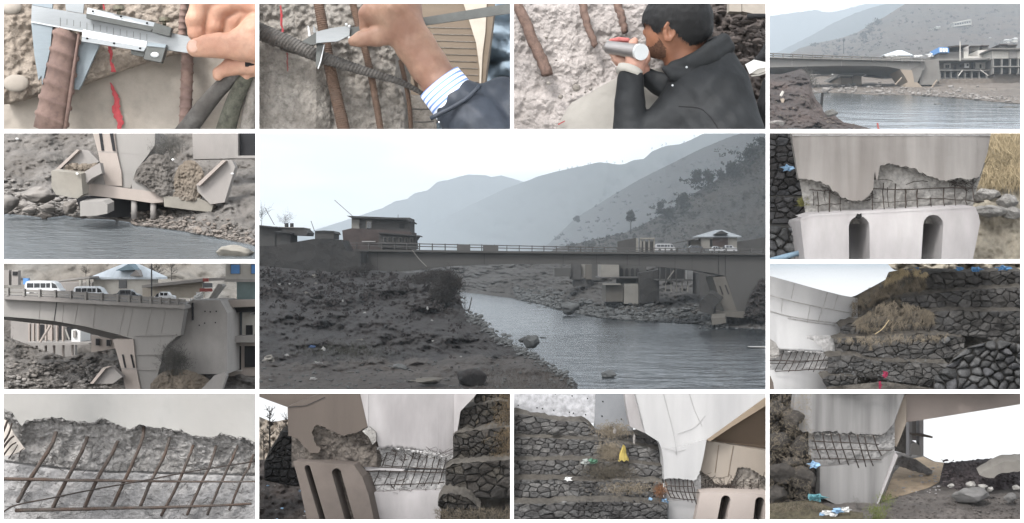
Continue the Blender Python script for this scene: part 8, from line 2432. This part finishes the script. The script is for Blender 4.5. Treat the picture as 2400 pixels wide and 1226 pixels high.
mk('torn_edge', *pz(W, [(1290, 30), (1300, 60), (1300, 290), (1230, 470), (1205, 520), (1150, 490), (1190, 300), (1240, 140)], 33.5, .4), m_pT, pl_)
for b in (((430, 400), (460, 510), (505, 630)), ((520, 390), (545, 510), (590, 640)), ((595, 378), (620, 490), (680, 675)), ((675, 400), (700, 510), (765, 690)), ((765, 410), (790, 530), (855, 712)), ((840, 405), (875, 530), (925, 705)), ((912, 430), (940, 560), (992, 695)), ((990, 410), (1030, 530), (1070, 600))):
    rod(W, [(x, y, 33.0) for x, y in b], 12, 11, 33.0, 'rebar', m_bar, pl_, n=8, sides=7, wob=.006)
for pts in ([(418, 466), (700, 480), (1050, 496)], [(430, 545), (700, 545), (1000, 552), (1170, 548)], [(440, 630), (700, 632), (1065, 640)]):
    rod(W, [(x, y, 32.95) for x, y in pts], 10, 9, 33.0, 'rebar', m_bar, pl_, n=10, sides=7, wob=.006)
mk('haunch', *pz(W, [(1292, 8), (2395, 8), (2395, 118), (1462, 268), (1305, 290), (1300, 60)], 34.0, 3.0, 0, .2), mat('rosy_beam_concrete', (190, 177, 169), var=.08, scale=1.4, bump=.08, rgb2=(172, 158, 150), mix=.4, bdist=.01), pl_)
cb = thing('unfinished_building', 'pale unfinished concrete columns behind the pier edge', 'building', W.p(1350, 600, 37))
mk('back_wall', *pz(W, [(1200, 320), (1330, 280), (1330, 590), (1190, 560)], 37.4, .3), m_eS, cb)
for x0, x1, m_ in ((1325, 1352, m_pW), (1420, 1458, m_pW)):
    mk('column', *bxz(W, x0, 265, x1, 605, 36.8, .3), m_, cb)
mk('wall_panel', *bxz(W, 1352, 280, 1425, 460, 37.2, .3), m_pS, cb)
mk('beam', *pz(W, [(1350, 395), (1455, 402), (1545, 425), (1540, 440), (1450, 425), (1350, 412)], 36.6, .2), m_pB, cb)
mk('parapet', *pz(W, [(1345, 500), (1380, 475), (1430, 520), (1440, 600), (1340, 590)], 36.7, .4), m_pS, cb)
# ground
m_path = mat('tan_track', (206, 182, 152), var=.2, scale=3, bump=.45, rgb2=(150, 134, 116), mix=.4, s2=.8, bdist=.03)  # tan earth, made paler for the sunlight on it
m_dgr = mat('dark_gravel', (120, 114, 110), var=.35, scale=4, bump=.6, rgb2=(98, 92, 88), mix=.45, s2=1, bdist=.05)
KL = 33.0 * (1222 - 520)


def tL(X, Y, v=0):
    return max(31.5, 31.9 + 8 * (max(0, 1222 - Y) / 620) ** 1.6) + .12 * fbm(X * .008, Y * .012, 1, 5) + .05 * fbm(X * .04, Y * .05, 2, 3)


v, f = sheet(W, 380, 2395, interp([(380, 960), (900, 900), (1160, 560), (1330, 585), (1450, 600), (1560, 655), (1640, 665), (2395, 700)]), 1224, 150, 90, tL)
mk('gravel_ground', v, f, m_dgr, smooth=True, kind='structure', label='dark gravel ground right of the streaked pier')
v, f = sheet(W, 1085, 1660, interp([(1085, 1000), (1180, 760), (1300, 640), (1450, 610), (1560, 660), (1660, 668)]), interp([(1085, 1020), (1300, 960), (1500, 900), (1600, 850), (1660, 720)]), 50, 40, lambda X, Y, v: tL(X, Y) - .06)
mk('track', v, f, m_path, smooth=True, kind='structure', label='tan earth track leading back past the pier')
m_pur = mat('purple_grey_soil', (100, 92, 93), var=.45, scale=4, bump=.6, rgb2=(70, 64, 66), mix=.4, s2=1, bdist=.05)
mound(W, 1600, 2420, [(1600, 860), (1645, 670), (1760, 655), (2000, 632), (2200, 625), (2420, 632)], [(1600, 900), (1750, 960), (2000, 1010), (2420, 1060)], 35.5, 1.4, .12, .012, 'rubble_bank', m_pur, 'purple grey rubble bank under the white sky', 90, 50, 4)
mound(W, 1200, 1540, [(1200, 640), (1250, 600), (1400, 640), (1540, 740)], [(1200, 690), (1350, 740), (1480, 775), (1540, 770)], 36.5, .5, .08, .012, 'rubble_heap', m_dgr, 'low dark heap beyond the pier edge beside the track', 50, 30, 6)
scatter(W, 420, lambda: (rnd.uniform(1620, 2390), rnd.uniform(640, 900)), lambda X, Y: 34.2 + (900 - Y) * .004, 6, 40, m_pur, 'rubble', 'loose stones on the purple grey bank', LUMP0)
scatter(W, 700, lambda: (rnd.uniform(1000, 2390), rnd.uniform(960, 1220)), lambda X, Y: tL(X, Y) - .03, 5, 30, m_dgr, 'gravel', 'loose gravel over the dark ground', LUMP0)
scatter(W, 80, lambda: (rnd.uniform(1190, 1640), rnd.uniform(680, 960)), lambda X, Y: tL(X, Y) - .05, 8, 36, m_pW, 'pale_stones', 'pale stones scattered along the track', LUMP0)
rock(W, 1910, 970, 32.9, 330, 150, m_rockL := mat('smooth_boulder', (140, 138, 136), var=.16, scale=3, bump=.3, rgb2=(120, 118, 116), mix=.4, bdist=.03), 'largest smooth boulder on the ground, lower right', 2)
rock(W, 2268, 990, 32.8, 124, 86, m_rockL, 'small round boulder right of the largest one', 3)
mk('slab', *pz(W, jag([(1975, 780), (2100, 700), (2210, 655), (2395, 645), (2395, 740), (2160, 770), (2110, 810), (2040, 805), (1975, 780)], 6, 30)[:-1], 33.6, .5, .1, .1), mat('pale_slab_concrete', (158, 153, 146), var=.1, scale=3, bump=.15), label='pale tilted concrete slab on the rubble bank', cat='slab')
for i, (x, y, w, h_) in enumerate(((1900, 870, 90, 60), (2000, 890, 90, 60), (2075, 915, 70, 50), (1715, 880, 70, 40), (2320, 900, 70, 50))):
    rock(W, x, y, 33.3, w, h_, m_pR, ['pale knobbly rock above the largest boulder, left', 'pale knobbly rock above the largest boulder, middle', 'pale knobbly rock above the largest boulder, right', 'flat pale rock left of the largest boulder', 'pale rock at the right edge below the slab'][i], i, 'rock', 'rock')
# left: rough stone bank
v, f = sheet(W, 8, 520, 8, 1222, 80, 110, lambda X, Y, v: 33.6 - 1.1 * v + .35 * fbm(X * .007, Y * .007, 3, 5) + .16 * ridged(X * .012, Y * .014, 2, 4) + max(0, X - (250 + 60 * math.sin(Y * .012) + Y * .16)) * .006)
mk('stone_bank', v, f, mat('dark_stone_bank', (84, 79, 74), var=.45, scale=5, bump=.7, rgb2=(66, 62, 58), mix=.45, s2=1.2, bdist=.06, cells=5), smooth=True, kind='structure', label='dark overgrown stone bank left of the streaked pier')
for i, (x, y, w, h_, t) in enumerate(((240, 260, 210, 190, 33.0), (120, 470, 220, 170, 32.9), (310, 520, 190, 200, 32.8), (100, 170, 160, 140, 33.2), (330, 800, 260, 220, 32.5), (120, 760, 260, 200, 32.4), (250, 660, 200, 100, 32.7), (90, 960, 220, 160, 32.2))):
    rock(W, x, y, t, w, h_, bpy.data.materials['dark_stone_bank'], ['bulging dark stone beside the pier, uppermost big one', 'dark stone at the left edge in the middle', 'dark stone touching the bar mesh', 'dark stone high at the left edge', 'large dark stone beside the lower pier face', 'large dark stone low at the left edge', 'flat dark stone under the bar mesh level', 'lowest dark stone in the left corner'][i], i + 1, 'bank_stone', 'stone')
tuft(W, 1800, lambda: (rnd.uniform(10, 420), rnd.uniform(20, 1210)), lambda X, Y: 33.0 - 1.1 * Y / 1222, (14, 60), (0, -.2), m_strawd, 'dry_grass', 'thin dry grass over the dark stone bank', wid=2.4, curl=.6)
v, f = sheet(W, 8, 900, interp([(8, 1050), (430, 1010), (620, 1090), (900, 1130)]), 1224, 70, 30, lambda X, Y, v: 32.0 - .5 * v + .1 * fbm(X * .01, Y * .012, 4, 5))
mk('grassy_foreground', v, f, mat('brown_grass_ground', (92, 86, 70), var=.4, scale=5, bump=.6, bdist=.05), smooth=True, kind='structure', label='brown grassy ground in the lower left corner')
tuft(W, 1400, lambda: (rnd.uniform(10, 520), rnd.uniform(1040, 1222)), lambda X, Y: 31.8, (10, 40), (0, .8), m_strawd, 'dry_grass', 'short dry grass in the lower left corner', wid=2.4)
m_green = mat('fresh_grass', (122, 132, 72), var=.3, scale=4, bump=0)
tuft(W, 420, lambda: (rnd.gauss(1030, 55), rnd.uniform(1080, 1220)), lambda X, Y: 31.9, (16, 60), (0, .9), m_green, 'grass', 'fresh green grass at the foot of the pier edge', wid=3)
tuft(W, 240, lambda: (rnd.gauss(1110, 45), rnd.gauss(1010, 30)), lambda X, Y: 32.6, (10, 40), (0, .9), m_green, 'grass', 'smaller green grass patch further along the pier edge', wid=3)
scrap(W, 460, 990, 160, 70, 32.0, mat('teal_plastic', (112, 168, 176), var=.2, scale=6, bump=.2, rough=.4), 'teal plastic bag at the foot of the dark bank', 'bag', 'plastic_bag', None, 2)
for i, (x, y, w, h_) in enumerate(((560, 1130, 120, 50), (660, 1110, 120, 50), (740, 1100, 100, 46), (520, 1145, 70, 40), (620, 1150, 90, 30))):
    scrap(W, x, y, w, h_, 31.7, m_cloth if i % 2 else m_white, ['white plastic sheet, leftmost large one at the pier foot', 'pale blue plastic sheet in the middle at the pier foot', 'white plastic sheet nearest the pier face', 'small pale blue scrap furthest left at the pier foot', 'thin white strip in front at the pier foot'][i], 'plastic', 'plastic_sheet', None, i + 5)
scrap(W, 440, 690, 100, 70, 32.5, m_cloth, 'light blue plastic caught between bank and pier', 'plastic', 'plastic_sheet', None, 3)
bush(W, 850, 1050, 120, 160, 32.5, 120, 'dry dark weeds growing up the lower pier face', m_scrub)

# ---------------------------------------------------------------- haze
CLIP = None; SC = 1.0
# --- the air
hz = bpy.data.materials.new('haze_air')
hz.use_nodes = True
hz.node_tree.nodes.clear()
ho = hz.node_tree.nodes.new('ShaderNodeOutputMaterial')
hv = hz.node_tree.nodes.new('ShaderNodeVolumePrincipled')
hv.inputs['Color'].default_value = (.77, .87, .95, 1)
hv.inputs['Density'].default_value = .0001
hv.inputs['Anisotropy'].default_value = .1
hz.node_tree.links.new(hv.outputs[0], ho.inputs['Volume'])
mk('haze', *box((-9500, -420, -60), (9500, 20500, 4800)), hz, kind='stuff', label='thin valley haze')
